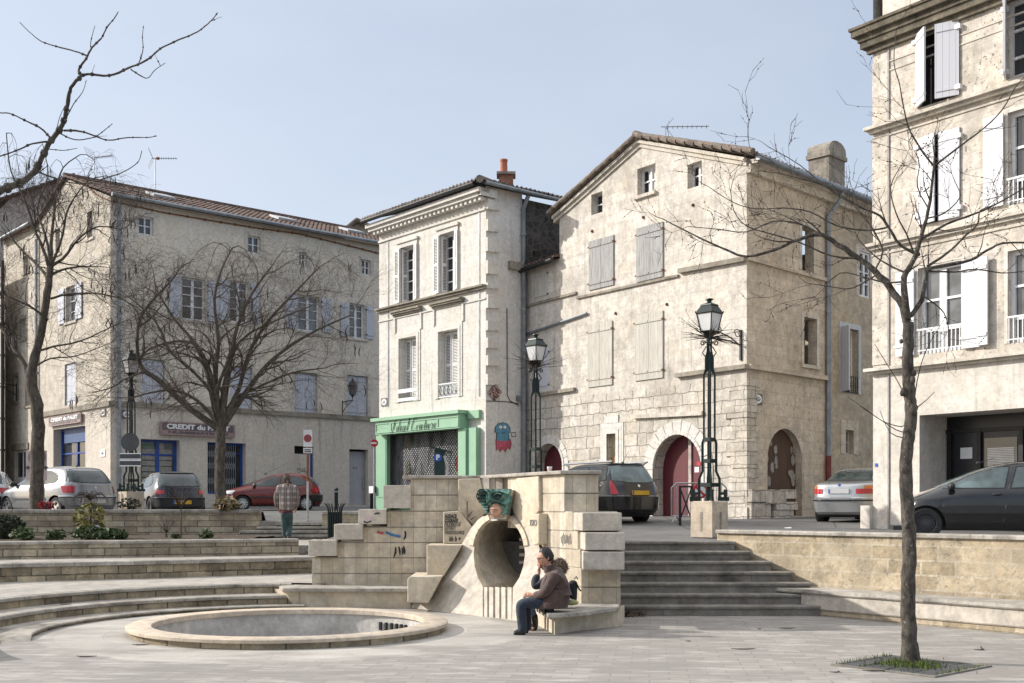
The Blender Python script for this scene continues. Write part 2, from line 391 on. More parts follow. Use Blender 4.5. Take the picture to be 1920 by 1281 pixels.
M['green_shop'] = plain('green_shop', (.24, .42, .28), .45, 0, .05, 2)
M['green_dark'] = plain('green_dark', (.008, .020, .017), .4, .2, .3, 4)
M['iron_black'] = plain('iron_black', (.016, .017, .018), .45, .3, .3, 6)
M['iron_white'] = plain('iron_white', (.66, .66, .66), .45, 0, .08, 6)
M['steel'] = plain('galvanised', (.42, .43, .44), .4, .7, .15, 8)
M['lamp_glass'] = plain('lamp_glass', (.62, .63, .62), .25, 0, .05, 3)
M['rust'] = plain('rust', (.19, .08, .035), .85, 0, .4, 14)
M['grey_door'] = plain('grey_door', (.34, .34, .36), .5, 0, .06, 3)
M['sign_mauve'] = plain('sign_mauve', (.30, .21, .20), .5, 0, .08, 3)
M['sign_dark'] = plain('sign_dark', (.105, .085, .095), .5, 0, .12, 3)
M['sign_white'] = plain('sign_white', (.72, .72, .71), .4, 0, .05, 5)
M['sign_pink'] = plain('sign_pink', (.56, .45, .44), .6, 0, .1, 5)
M['sign_red'] = plain('sign_red', (.45, .02, .03), .4, 0, .1, 5)
M['sign_blue'] = plain('sign_blue', (.02, .1, .42), .4, 0, .1, 5)
M['sign_back'] = plain('sign_back', (.085, .088, .095), .5, .3, .15, 4)
M['ink'] = plain('ink', (.02, .02, .022), .7, 0, .2, 9)
M['ink_soft'] = plain('ink_soft', (.16, .145, .125), .8, 0, .3, 9)
M['brick_red'] = stone('brick_red', (.36, .12, .07), (.28, .1, .06), (.3, .25, .2), .2, .07, ms=.01, stain_amt=.3, streak=.2, pit=.2)
M['terracotta'] = plain('terracotta', (.36, .12, .065), .8, 0, .15, 6)
M['chimney'] = stone('chimney_stone', (.36, .33, .285), (.28, .255, .215), (.2, .18, .15), .7, .4, ms=.006, stain=(.06, .055, .05), stain_amt=.8, stain_scale=1.5, streak=.7, pit=.4, bmp=.4)
M['cornice_moss'] = stone('cornice_moss', (.21, .185, .14), (.15, .13, .10), (.09, .08, .065), .9, .6, ms=.006, stain=(.045, .042, .03), stain_amt=.95, stain_scale=2.2, streak=.7, pit=.6, bmp=.9, mott=.5, relief=.03)
PC = V((-3.10, 16.06, 0)); PR = 2.2            # round basin: centre, rim radius
def paving_mat():
 m, nt, b = _mat('plaza_paving'); pos = N(nt, 'ShaderNodeNewGeometry').outputs['Position']
 rel = N(nt, 'ShaderNodeVectorMath', {0: pos, 1: tuple(PC)}, operation='SUBTRACT').outputs[0]
 sx = N(nt, 'ShaderNodeSeparateXYZ', {0: rel})
 r = mth(nt, 'SQRT', mth(nt, 'ADD', mth(nt, 'MULTIPLY', sx.outputs[0], sx.outputs[0]), mth(nt, 'MULTIPLY', sx.outputs[1], sx.outputs[1])))
 ang = mth(nt, 'ARCTAN2', sx.outputs[1], sx.outputs[0])
 pol = N(nt, 'ShaderNodeCombineXYZ', {0: mth(nt, 'MULTIPLY', ang, 3.4), 1: r}).outputs[0]
 dn = nz(nt, pos, 2.5, 3)
 d2 = N(nt, 'ShaderNodeVectorMath', {0: dn.outputs['Color'], 'Scale': .02}, operation='SCALE').outputs[0]
 rot = N(nt, 'ShaderNodeMapping', {'Vector': N(nt, 'ShaderNodeVectorMath', {0: pos, 1: d2}, operation='ADD').outputs[0], 'Rotation': (0, 0, .12)}).outputs[0]
 br = N(nt, 'ShaderNodeTexBrick', {'Vector': rot, 'Color1': (.335, .31, .278), 'Color2': (.25, .232, .208), 'Mortar': (.215, .198, .175), 'Scale': 1.0, 'Mortar Size': .011, 'Mortar Smooth': .3, 'Brick Width': .40, 'Row Height': .20}, offset=.5)
 wn = nz(nt, scalev(nt, rot, (2.4, 5, 1)), 1.0, 1)
 outer = mixc(nt, ramp(nt, wn.outputs[0], .5, .75, 0, .55), br.outputs['Color'], (.47, .44, .4))
 b2 = N(nt, 'ShaderNodeTexBrick', {'Vector': pol, 'Color1': (.48, .445, .395), 'Color2': (.385, .355, .315), 'Mortar': (.33, .305, .27), 'Scale': 1.0, 'Mortar Size': .006, 'Mortar Smooth': .2, 'Brick Width': 1.1, 'Row Height': .62}, offset=.5)
 edge = nz(nt, pos, .9, 2)
 rr = mth(nt, 'ADD', r, mth(nt, 'MULTIPLY', mth(nt, 'SUBTRACT', edge.outputs[0], .5), .9))
 inner = ramp(nt, rr, 3.25, 3.4, 1, 0)
 col = mixc(nt, inner, outer, b2.outputs['Color'])
 f2 = N(nt, 'ShaderNodeVectorMath', {0: pos, 1: (1.5, 17.4, 0)}, operation='SUBTRACT').outputs[0]
 fx = N(nt, 'ShaderNodeSeparateXYZ', {0: f2})
 fr = mth(nt, 'SQRT', mth(nt, 'ADD', mth(nt, 'MULTIPLY', fx.outputs[0], fx.outputs[0]), mth(nt, 'MULTIPLY', fx.outputs[1], fx.outputs[1])))
 wv = mth(nt, 'FRACT', mth(nt, 'DIVIDE', fr, .2))
 ln = mth(nt, 'MULTIPLY', ramp(nt, wv, .0, .09, 1, 0), mth(nt, 'MULTIPLY', ramp(nt, fr, 2.02, 2.06, 1, 0), ramp(nt, fx.outputs[0], .05, .1)))
 col = mixc(nt, mth(nt, 'MULTIPLY', ln, .75), col, (.13, .12, .1))
 big = nz(nt, scalev(nt, pos, (.6, 1.6, 1)), .7, 9, .7)
 col = mixc(nt, ramp(nt, big.outputs[0], .42, .64, 0, .75), col, (.215, .2, .18))
 st = nz(nt, pos, 2.2, 7, .7); col = mixc(nt, ramp(nt, st.outputs[0], .56, .75, 0, .5), col, (.19, .175, .155))
 wh = nz(nt, scalev(nt, pos, (.8, 3, 1)), 1.3, 6, .6); col = mixc(nt, ramp(nt, wh.outputs[0], .54, .68, 0, .45), col, (.56, .53, .49))
 fine = nz(nt, pos, 30, 5, .7); col = mixc(nt, ramp(nt, fine.outputs[0], .35, .6, .3, 0), col, (.22, .2, .18))
 nt.links.new(col, b.inputs['Base Color']); setin(b, Roughness=.85)
 n1 = bump(nt, b, br.outputs['Fac'], -.35, .008); bump(nt, b, fine.outputs[0], .25, .008, n1)
 return m
def asphalt_mat():
 m, nt, b = _mat('asphalt'); pos = N(nt, 'ShaderNodeNewGeometry').outputs['Position']
 a = nz(nt, pos, .6, 8, .7); f = nz(nt, pos, 40, 4, .7)
 col = mixc(nt, ramp(nt, a.outputs[0], .35, .65), (.085, .082, .08), (.135, .13, .125))
 col = mixc(nt, ramp(nt, f.outputs[0], .4, .65, 0, .5), col, (.2, .195, .185))
 ck = N(nt, 'ShaderNodeTexVoronoi', {'Vector': pos, 'Scale': .35}, feature='DISTANCE_TO_EDGE')
 col = mixc(nt, ramp(nt, ck.outputs[0], .003, .012, .7, 0), col, (.04, .04, .04))
 nt.links.new(col, b.inputs['Base Color']); setin(b, Roughness=.9); bump(nt, b, f.outputs[0], .3, .006)
 return m
def soil_mat():
 m, nt, b = _mat('soil'); pos = N(nt, 'ShaderNodeNewGeometry').outputs['Position']
 a = nz(nt, pos, 9, 8, .75); g = nz(nt, pos, 2.2, 5)
 col = mixc(nt, ramp(nt, a.outputs[0], .35, .7), (.03, .022, .015), (.14, .10, .065))
 col = mixc(nt, ramp(nt, g.outputs[0], .55, .7, 0, .6), col, (.05, .07, .02))
 nt.links.new(col, b.inputs['Base Color']); setin(b, Roughness=1.0); bump(nt, b, a.outputs[0], 1.0, .05)
 return m
M['paving'] = paving_mat(); M['asphalt'] = asphalt_mat(); M['soil'] = soil_mat()
M['pavement'] = stone('pavement_slabs', (.30, .28, .25), (.26, .245, .22), (.17, .16, .14), .9, .6, ms=.008, stain=(.15, .14, .125), stain_amt=.6, stain_scale=.8, streak=0, pit=.3, bmp=.3)
M['line_paint'] = plain('line_paint', (.5, .5, .49), .7, 0, .2, 6)
M['terrace'] = stone('terrace_paving', (.46, .43, .385), (.40, .37, .33), (.3, .275, .24), .8, .8, ms=.006, stain=(.3, .28, .25), stain_amt=.6, stain_scale=.7, streak=0, pit=.3, bmp=.25)
def st(name, o): return tag(o, kind='structure')
def circ(c, r, n, a0=0, a1=2 * PI, z=0):
 return [V((c.x + r * math.cos(a0 + (a1 - a0) * k / n), c.y + r * math.sin(a0 + (a1 - a0) * k / n), z)) for k in range(n + (0 if abs(a1 - a0 - 2 * PI) < 1e-6 else 1))]
mb = MB()
outer = [V((-45, -25, 0)), V((45, -25, 0)), V((45, 24, 0)), V((-45, 24, 0))]
hole = circ(PC, 1.95, 64)
fl = outer + hole
for t in tessellate_polygon([outer, hole]): mb.face([fl[k] for k in t])
st('plaza', mb.build('ground', M['paving'], loc=(0, 0, 0)))
mb = MB(); nn = 24
fl0 = [V((-900, -900, -1.0)), V((900, -900, -1.0)), V((900, 900, -1.0)), V((-900, 900, -1.0))]; mb.face(fl0)
st('land', mb.build('terrain', M['asphalt'], loc=(0, 0, -1)))
WA, WB = V((3.685, 20.6)), V((7.37, 16.5)); WD = (WB - WA).normalized()
WE = WA + WD * 14
def rd(x, y, dz=0): return V((x, y, street(y) + dz))
mb = MB()
ST0, ST1 = 20.0, 20.32
xs0, xs1 = 1.55, 3.9
poly = [(-3.4, 21.0), (-1.2, 21.0), (-1.2, 20.5), (xs0, 20.25), (xs1, 20.25), (WA.x + .25, WA.y + .05)]
wq = WA + V((.75, .67)) * .22
poly = [(-3.4, 21.0), (-1.0, 21.0), (.2, 19.9), (xs0, 20.25), (wq.x, 20.25), (wq.x, wq.y), (WE.x + .17, WE.y + .15), (60, 8), (60, 52), (-60, 52), (-60, 30.2), (-3.4, 30.2)]
A = [V((x, y, 0)) for x, y in poly]
for t in tessellate_polygon([A]):
 mb.face([rd(A[k].x, A[k].y) for k in t])
a = [V((60, 52, street(52))), V((-60, 52, street(52))), V((-400, 400, street(52))), V((400, 400, street(52)))]
mb.face(a)
for (x0, y0), (x1, y1) in zip(poly[:6], poly[1:6]):
 mb.face([rd(x0, y0), rd(x1, y1), V((x1, y1, 0)), V((x0, y0, 0))])
for i in (11,):
 mb.face([rd(-3.4, 30.2), rd(-3.4, 21.0), V((-3.4, 21, 0)), V((-3.4, 30.2, 0))])
st('road', mb.build('road', M['asphalt'], loc=(0, 0, 0)))
mb = MB()
def stripe(p, q, w=.1):
 p = V(p).to_2d(); q = V(q).to_2d(); d = (q - p).normalized(); n = V((-d.y, d.x)) * w / 2
 c = [p - n, q - n, q + n, p + n]
 mb.face([rd(v.x, v.y, .004) for v in c])
for k in range(6):
 x = -9.6 + k * 2.5
 stripe((x + 3.0, 35.5), (x + 1.0, 39.8))
stripe((-8.5, 39.8), (-2.2, 35.2)); stripe((-9, 36.8), (-3, 33.2))
stripe((1.6, 24.6), (6.0, 27.2)); stripe((3.8, 23.4), (6.6, 25.2)); stripe((2.4, 28.6), (5.4, 29.9))
st('marks', mb.build('road_markings', M['line_paint'], loc=(0, 0, 0)))
# ---- curved tiers round the basin
AR0, AR1 = math.radians(212), math.radians(98)
tc_ = V((-3.05, 16.1, 0))
def ring_step(name, label, r, z0, z1, w, a0=AR0, a1=AR1, tc_=tc_, tap=0):
 root = thing(name, label, 'step', (tc_.x + r * math.cos((a0 + a1) / 2), tc_.y + r * math.sin((a0 + a1) / 2), 0))
 n = 56; body = MB(); cop = MB(); ct = min(.055, (z1 - z0) * .5)
 ua = [a0 + (a1 - a0) * k / n for k in range(n + 1)]
 def q(rr, a, z): return V((tc_.x + rr * math.cos(a), tc_.y + rr * math.sin(a), z * (min(1, .04 + max(0, a0 - a) / tap) if tap else 1)))
 rg = random.Random(int(r * 100))
 jit = [0.010 * (rg.random() - .5) for _ in ua]
 body.grid([[q(r + .035, a, z0 - .01) for a in ua], [q(r + .035, a, z1 - ct) for a in ua]], 0, [[(a * r, z0) for a in ua], [(a * r, z1 - ct) for a in ua]])
 prof = [(r + .06, z1 - ct), (r + .004, z1 - ct + .003), (r, z1 - ct + .012), (r, z1 - .012), (r + .012, z1), (r + w, z1)]
 rows = [[q(rr + (j if rr < r + .05 else 0), a, zz) for a, j in zip(ua, jit)] for rr, zz in prof]
 vv = 0; uvs = []
 for k, pz in enumerate(prof):
  if k: vv += math.hypot(pz[0] - prof[k - 1][0], pz[1] - prof[k - 1][1])
  uvs.append([(a * r, vv) for a in ua])
 cop.grid(rows, 0, uvs)
 for a in (a0, a1):
  body.face([q(r + .035, a, z0 - .01), q(r + w, a, z0 - .01), q(r + w, a, z1 - ct), q(r + .035, a, z1 - ct)])
  cop.face([q(r, a, z1 - ct), q(r + w, a, z1 - ct), q(r + w, a, z1), q(r, a, z1)])
 body.build('riser', M['wall_tier'], root); cop.build('tread', M['coping'], root, smooth=35)
tc2 = V((-3.2, 15.85, 0))
ring_step('curved_step', 'lowest curved kerb-like stone step round the left of the basin', 3.42, 0.0, .06, .75, math.radians(203), AR1, tc_, .12)
ring_step('curved_step', 'middle curved stone step with weathered tread, left of the basin', 3.88, 0.0, .21, .62, math.radians(225), math.radians(99), tc2)
ring_step('curved_step', 'topmost curved stone step with blackened edge, bordering the pale terrace', 4.45, 0.0, .372, .4, math.radians(225), math.radians(99), tc2)
S1 = [G(-420, 1112, .375), G(-150, 1100, .375), G(0, 1092, .375), G(300, 1084, .375), G(600, 1074.5, .375)]
mb = MB()
arc = circ(tc2, 4.6, 40, math.radians(225), math.radians(99), .375)
x_end = -3.3
poly = arc + [V((x_end, 20.25, .375)), V((x_end, S1[-1].y, .375))] + [V((p.x, p.y + .05, .375)) for p in reversed(S1)] + [V((-16, 13.0, .375))]
for t in tessellate_polygon([poly]): mb.face([poly[k] for k in t])
mb.face([V((x_end, 20.25, .375)), V((x_end, S1[-1].y, .375)), V((x_end, S1[-1].y, 0)), V((x_end, 20.25, 0))])
st('terrace', mb.build('terrace', M['terrace'], loc=(0, 0, 0)))
def strip_wall(name, label, pts, z0, z1, th, mat, cop_h=.07, over=.035, cop=None, cat='wall', back_to=None, end_round=False):
 """low wall whose FRONT follows pts (left to right), with a coping"""
 pts = [V((p.x, p.y, 0)) for p in pts]
 root = thing(name, label, cat, ((pts[0].x + pts[-1].x) / 2, (pts[0].y + pts[-1].y) / 2, z0))
 nr = []
 for k in range(len(pts)):
  d = (pts[min(k + 1, len(pts) - 1)] - pts[max(k - 1, 0)]).normalized()
  nr.append(V((-d.y, d.x, 0)))
 body = MB(); c = MB(); s = [0]
 for k in range(1, len(pts)): s.append(s[-1] + (pts[k] - pts[k - 1]).length)
 def line(off, z): return [p + n * off + V((0, 0, z)) for p, n in zip(pts, nr)]
 body.grid([line(0, z0), line(0, z1 - cop_h)], 0, [[(u, z0) for u in s], [(u, z1 - cop_h) for u in s]])
 body.grid([line(th, z0), line(th, z1 - cop_h)], 0, [[(u, z0) for u in s], [(u, z1 - cop_h) for u in s]])
 for k in (0, -1):
  body.face([line(0, z0)[k], line(th, z0)[k], line(th, z1 - cop_h)[k], line(0, z1 - cop_h)[k]])
 prof = [(.02, z1 - cop_h), (-over, z1 - cop_h + .002), (-over, z1 - .015), (-over + .015, z1), (th + over, z1 + .002), (th + over, z1 - cop_h)]
 uvs = []; vv = 0
 for k, pz in enumerate(prof):
  if k: vv += math.hypot(pz[0] - prof[k - 1][0], pz[1] - prof[k - 1][1])
  uvs.append([(u, vv) for u in s])
 c.grid([line(o, z) for o, z in prof], 0, uvs)
 for k in (0, -1): c.face([line(o, z)[k] for o, z in prof])
 body.build('wall_body', mat, root); c.build('coping', cop or M['coping'], root, smooth=35)
 return root
strip_wall('low_wall', 'low stone seat wall with pale coping behind the curved steps', [p.copy() for p in S1], .36, .71, .42, M['wall_tier'], .075)
P1 = [G(-500, 1062, .71), G(-200, 1054, .71), G(0, 1048.5, .71), G(300, 1044, .71), G(560, 1040, .71)]
mb = MB()
poly = [V((p.x, p.y + .4, .705)) for p in S1] + [V((p.x, p.y + .06, .705)) for p in reversed(P1)]
mb.face(poly)
q0, q1 = S1[-1], P1[-1]
mb.face([V((q0.x, q0.y + .4, .705)), V((-2.2, q0.y + .4, .705)), V((-2.2, q1.y + .06, .705)), V((q1.x, q1.y + .06, .705))])
st('path', mb.build('path', M['terrace'], loc=(0, 0, 0)))
strip_wall('planter_wall', 'stone front wall of the planted bed, below the taller planter wall', P1, .70, 1.045, .3, M['wall_planter'], .06)
B1 = [V((-19.5, 28.0, 0)), V((-13.5, 29.4, 0)), V((-9.5, 29.9, 0)), V((-6.62, 30.05, 0))]
strip_wall('planter_wall', 'taller stone planter wall behind the flower bed, in front of the parked cars', B1, .85, 1.645, .35, M['wall_planter'], .085)
rg = random.Random(5); mb = MB()
rows = []
for a in range(9):
 row = []
 for k in range(60):
  t = k / 59; x = -19 + t * 13.0
  y0 = 22.0 + (24.4 - 22.0) * min(1, max(0, (x + 11) / 6)) ; y1 = 29.9
  y = y0 + .3 + (y1 - y0 - .1) * a / 8
  row.append(V((x, y, .985 + .05 * noise.noise((x * 1.3, y * 1.3, 0)) + .03 * rg.random())))
 rows.append(row)
mb.grid(rows)
st('bed', mb.build('flower_bed', M['soil'], loc=(0, 0, 0), smooth=True))
mb = MB(); rows = []
for a in range(5):
 rows.append([V((-20 + 13.2 * k / 40, 28.2 + 2.1 * (k / 40) ** .6 + .25 + a * .4, 1.56 - .10 * a * (a > 2) + .04 * rg.random())) for k in range(41)])
mb.grid(rows); st('bed2', mb.build('upper_flower_bed', M['soil'], loc=(0, 0, 0), smooth=True))
root = thing('stone_steps', 'short flight of dark stone steps that the walking person climbs to the street', 'steps', (-4.6, 29.5, .88))
zz = street(30.2); r = (zz - .9) / 4
for k in range(3):
 y = 29.0 + k * .34
 b = MB(); x0 = -7.35 + k * .38; x1 = -2.7 - k * .12
 b.box((x0, y + .03, .8), (x1, 30.3, .9 + r * (k + 1) - .05)); b.build('riser', M['step'], root)
 b = MB(); b.box((x0 - .02, y, .9 + r * (k + 1) - .049), (x1 + .02, y + .42, .9 + r * (k + 1))); b.build('tread', M['coping'], root)
b = MB(); y = 30.02; b.box((-6.2, y, zz - .07), (-3.0, y + .4, zz + .006)); b.build('tread', M['coping'], root)
mb = MB()
poly = [(-7.6, 24.9), (-2.4, 24.9), (-2.4, 29.4), (-7.6, 29.4)]
mb.face([V((x, y, .885)) for x, y in poly]); mb.face([V((-7.6, 24.9, .885)), V((-2.4, 24.9, .885)), V((-2.4, 24.9, .7)), V((-7.6, 24.9, .7))])
st('landing', mb.build('landing', M['terrace'], loc=(0, 0, 0)))
mb = MB(); mb.box((-7.5, 30.06, .86), (-6.0, 31.2, street(30.6) + .012)); st('p', mb.build('pavement', M['pavement']))
root = thing('stone_steps', 'dark little stone steps at the right end of the planted bed, beside the fountain', 'steps', (-3.8, 24.6, .7))
for k in range(2):
 b = MB(); b.box((-4.42, 24.5 + k * .3, .705), (-2.5, 25.2, .705 + .09 * (k + 1))); b.build('tread', M['step'], root)
# ---- stairs on the right
root = thing('stone_stairs', 'wide flight of seven stone stairs between the fountain and the right retaining wall', 'stairs', (3.0, 19, 0))
ends = [(1512, 18.15), (1478, 18.47), (1486, 18.79), (1450, 19.11), (1413, 19.43), (1408, 19.75), (1380, 20.07)]
for k in range(7):
 y = 18.15 + .32 * k; z1 = .16 * (k + 1); x1 = (ends[k][0] - CX) / F * y + (.32 if k < 5 else .0); x0 = 1.6
 b = MB(); b.box((x0, y + .035, 0 if k == 0 else z1 - .17), (x1 - .02, y + .5, z1 - .05)); b.build('riser', M['step'], root)
 b = MB(); rgk = random.Random(k)
 n = 40; xs = [x0 + (x1 - x0) * j / n for j in range(n + 1)]; jt = [.008 * (rgk.random() - .5) for _ in xs]
 y2 = y + (.36 if k < 6 else .45)
 prof = [(y + .06, z1 - .05), (y + .004, z1 - .048), (y, z1 - .04), (y, z1 - .014), (y + .014, z1), (y2, z1)]
 b.grid([[V((x, yy + (j if yy < y + .05 else 0), zc + (j * .5 if yy < y2 else 0))) for x, j in zip(xs, jt)] for yy, zc in prof])
 b.face([V((x1, yy, zc)) for yy, zc in prof] + [V((x1, y2, z1 - .05))])
 b.build('tread', M['step'], root, smooth=35)
# ---- right retaining wall and bench
w2 = [V((p.x, p.y, 0)) for p in (WA, WA + WD * 2, WA + WD * 4, WA + WD * 6, WE)]
strip_wall('retaining_wall', 'yellow rock-faced stone retaining wall with flat coping behind the slender tree', w2, 0.0, 1.315, .3, M['wall_yellow'], .06, .05)
BA, BB = V((4.76, 18.35)), V((6.94, 15.55)); bd = (BB - BA).normalized()
bn = V((bd.y, -bd.x));
if bn.y > 0: bn = -bn
root = thing('stone_bench', 'long stone bench with thick slab along the yellow retaining wall', 'bench', (BA.x, BA.y, 0))
BE = BA + bd * 12
def bench_prism(p0, p1, off_f, off_b, z0, z1, name, mat, jag=0):
 b = MB(); n = 40
 rows = [[], [], [], [], []]; rr = random.Random(3)
 for k in range(n + 1):
  p = p0 + (p1 - p0) * k / n; j = (rr.random() - .5) * jag
  f = p + bn * (off_f + j); f2 = p + bn * (off_f + j - .012); bk = p - bn * off_b
  rows[0].append(V((bk.x, bk.y, z0))); rows[1].append(V((f2.x, f2.y, z0 + j))); rows[2].append(V((f.x, f.y, z0 + .02 + j))); rows[3].append(V((f2.x, f2.y, z1 + j * .4))); rows[4].append(V((bk.x, bk.y, z1)))
 b.grid(rows)
 b.face([r[0] for r in rows]); b.face([r[-1] for r in rows]); b.build(name, mat, root)
bench_prism(BA + bd * .05, BE, 0.0, .9, 0, .085, 'plinth', M['wall_yellow'])
bench_prism(BA - bd * .15, BE, .02, .9, .09, .335, 'bench_front', M['concrete'])
bench_prism(BA - bd * 1.0, BE, .05, .75, .335, .40, 'seat_slab', M['coping'], .014)
def bx(mb, w, r, o0, o1, m=0): wbox(mb, w, r[0], r[1], r[2], r[3], o0, o1, m)
def window(w, parent, r, depth, frame='frame_white', cols=2, rows=2, pane='glass', fw=.055, bar=.03, name='window', sill=None, mull=None):
 """frame mesh with a pane below it, set back in the opening; r = (u0,u1,z0,z1)"""
 u0, u1, z0, z1 = r; b = MB(); o1 = -depth + .10; o0 = -depth + .03
 wbox(b, w, u0, u0 + fw, z0, z1, o0, o1); wbox(b, w, u1 - fw, u1, z0, z1, o0, o1)
 wbox(b, w, u0 + fw, u1 - fw, z0, z0 + fw, o0, o1); wbox(b, w, u0 + fw, u1 - fw, z1 - fw, z1, o0, o1)
 for c in range(1, cols):
  u = u0 + (u1 - u0) * c / cols; k = (mull or bar * 1.6) / 2
  wbox(b, w, u - k, u + k, z0 + fw, z1 - fw, o0 + .003, o1 - .004)
 hs = rows if hasattr(rows, '__len__') else [k / rows for k in range(1, rows)]
 for t in hs:
  z = z0 + (z1 - z0) * t
  wbox(b, w, u0 + fw, u1 - fw, z - bar / 2, z + bar / 2, o0 + .006, o1 - .008)
 f = b.build(name, M[frame], parent)
 p = MB(); wbox(p, w, u0 + .004, u1 - .004, z0 + .004, z1 - .004, -depth - .02, o0 + .012)
 p.build('pane', M[pane], f)
 if sill:
  s = MB(); wbox(s, w, u0 - .06, u1 + .06, z0 - .09, z0 - .004, -.05, .09); s.build('sill', M[sill], f)
 return f
def surround(w, parent, r, t, proud, mat, sides=True, bottom=False, top=True, name='surround'):
 u0, u1, z0, z1 = r; b = MB()
 if sides:
  wbox(b, w, u0 - t, u0, z0, z1, -.02, proud); wbox(b, w, u1, u1 + t, z0, z1, -.02, proud)
 if top: wbox(b, w, u0 - t, u1 + t, z1, z1 + t, -.02, proud)
 if bottom: wbox(b, w, u0 - t - .03, u1 + t + .03, z0 - .1, z0, -.02, proud + .05)
 return b.build(name, M[mat], parent)
def shutter(w, parent, r, off=.03, mat='shutter_grey', th=.04, battens=True, leaves=1, hinge='iron_black'):
 u0, u1, z0, z1 = r
 for k in range(leaves):
  a = u0 + (u1 - u0) * k / leaves + .006; c = u0 + (u1 - u0) * (k + 1) / leaves - .006
  b = MB(); wbox(b, w, a, c, z0, z1, off, off + th)
  if battens:
   h = z1 - z0
   for t in (.12, .88): wbox(b, w, a + .012, c - .012, z0 + h * t - .035, z0 + h * t + .035, off + th - .002, off + th + .022)
  s = b.build('shutter', M[mat], parent)
  hb = MB(); e = a if k == 0 else c
  for t in (.12, .88):
   z = z0 + (z1 - z0) * t; wbox(hb, w, e - .035, e + .035, z - .02, z + .02, off - .03, off + th + .026)
  hb.build('hinge', M[hinge], s)
def shutter_swung(w, parent, u, z0, z1, width, ang, side, mat, off=.03, th=.04):
 """leaf hinged at u; ang=0 closed over the opening (towards `side` = +1/-1 in u), 180 = flat on the wall"""
 a = math.radians(ang); d = w.d * side * math.cos(a) + w.n * math.sin(a)
 hp = w.o + w.d * u + w.n * off
 ww = Wall(hp, d, n=w.n * math.cos(a) - w.d * side * math.sin(a))
 b = MB(); wbox(b, ww, 0, width, z0, z1, -th / 2, th / 2)
 for t in (.1, .9): wbox(b, ww, .02, width - .02, z0 + (z1 - z0) * t - .03, z0 + (z1 - z0) * t + .03, -th / 2 - .015, th / 2 + .015)
 s = b.build('shutter', M[mat], parent)
 hb = MB()
 for t in (.1, .9): wbox(hb, w, u - .06, u + .06, z0 + (z1 - z0) * t - .045, z0 + (z1 - z0) * t + .045, off - .04, off + .07)
 hb.build('hinge', M['iron_white'], s)
def louvre(w, parent, u0, u1, z0, z1, off, mat='louvre'):
 b = MB(); st_ = .05; n = max(8, int((z1 - z0) / .055))
 wbox(b, w, u0, u0 + st_, z0, z1, off, off + .04); wbox(b, w, u1 - st_, u1, z0, z1, off, off + .04)
 for t in (0, .5, 1):
  z = z0 + (z1 - z0 - .09) * t; wbox(b, w, u0 + st_, u1 - st_, z, z + .09, off + .003, off + .037)
 for k in range(n):
  z = z0 + .09 + (z1 - z0 - .12) * k / n; h = (z1 - z0) / n * .62
  b.hexa([w.pt(u0 + st_, z, off + .03), w.pt(u1 - st_, z, off + .03), w.pt(u1 - st_, z, off + .036), w.pt(u0 + st_, z, off + .036),
    w.pt(u0 + st_, z + h, off + .004), w.pt(u1 - st_, z + h, off + .004), w.pt(u1 - st_, z + h, off + .01), w.pt(u0 + st_, z + h, off + .01)])
 s = b.build('shutter', M[mat], parent)
 k = MB(); wbox(k, w, u0 + st_, u1 - st_, z0 + .05, z1 - .05, off + .0, off + .003); k.build('shutter_back', M['dark'], s)
def tile_roof(e0, e1, r1, r0, parent, mat, pitch=.21, row=.34, name='roof', amp=.04, seed=1):
 """canal tiles over the patch eave e0-e1, ridge r0-r1"""
 e0, e1, r0, r1 = V(e0), V(e1), V(r0), V(r1)
 L = max((e1 - e0).length, (r1 - r0).length); S = max((r0 - e0).length, (r1 - e1).length)
 nu = max(2, int(L / pitch)); nv = max(2, int(S / row)); sub = 6
 nrm = (e1 - e0).cross(r0 - e0).normalized()
 if nrm.z < 0: nrm = -nrm
 rg = random.Random(seed); rows = []; uvs = []
 tj = [[(rg.random() - .5) * .022 for _ in range(nu + 1)] for _ in range(nv + 1)]
 for a in range(nv):
  for (fr, hh) in ((0.0, .035), (1.0, .0)):
   t = (a + fr) / nv; row_ = []; uv = []
   for k in range(nu * sub + 1):
    s = k / (nu * sub); p = (e0.lerp(e1, s)).lerp(r0.lerp(r1, s), t)
    c = math.cos(2 * PI * k / sub); j = tj[a][k // sub]
    row_.append(p + nrm * (amp * (c if c > 0 else c * .6) + hh + j)); uv.append((k / sub * pitch + 1e-3, (a + .5) * row))
   rows.append(row_); uvs.append(uv)
 b = MB(); low = [p - nrm * .055 for p in rows[0]]
 b.grid([low] + rows, 0, [uvs[0]] + uvs)
 for i in (0, -1):
  ed = [r[i] for r in rows]; b.grid([ed, [p - nrm * .08 for p in ed]])
 b.face([e0 - nrm * .06, e1 - nrm * .06, r1 - nrm * .06, r0 - nrm * .06])
 return b.build(name, M[mat], parent)
def verge(parent, a, b_, rad=.1, mat='tiles_old', n=None):
 a, b_ = V(a), V(b_); L = (b_ - a).length; n = n or max(2, int(L / .36)); m = MB()
 for k in range(n):
  p = a.lerp(b_, k / n); q = a.lerp(b_, (k + 1.12) / n)
  m.tube([p + V((0, 0, -.012)), q + V((0, 0, .02))], [rad * 1.08, rad * .86], 8)
 return m.build('ridge_tiles', M[mat], parent, smooth=40)
def pipe(parent, pts, r=.05, mat='zinc', name='downpipe', rings=True):
 b = MB(); b.tube(pts, r, 8)
 for p, q in zip(pts[:-1], pts[1:]):
  p, q = V(p), V(q); L = (q - p).length
  if rings and L > 1.5:
   for k in range(1, int(L / 1.6) + 1):
    c = p.lerp(q, k / (int(L / 1.6) + 1)); d = (q - p).normalized()
    b.tube([c - d * .04, c + d * .04], r * 1.3, 8)
 return b.build(name, M[mat], parent, smooth=40)
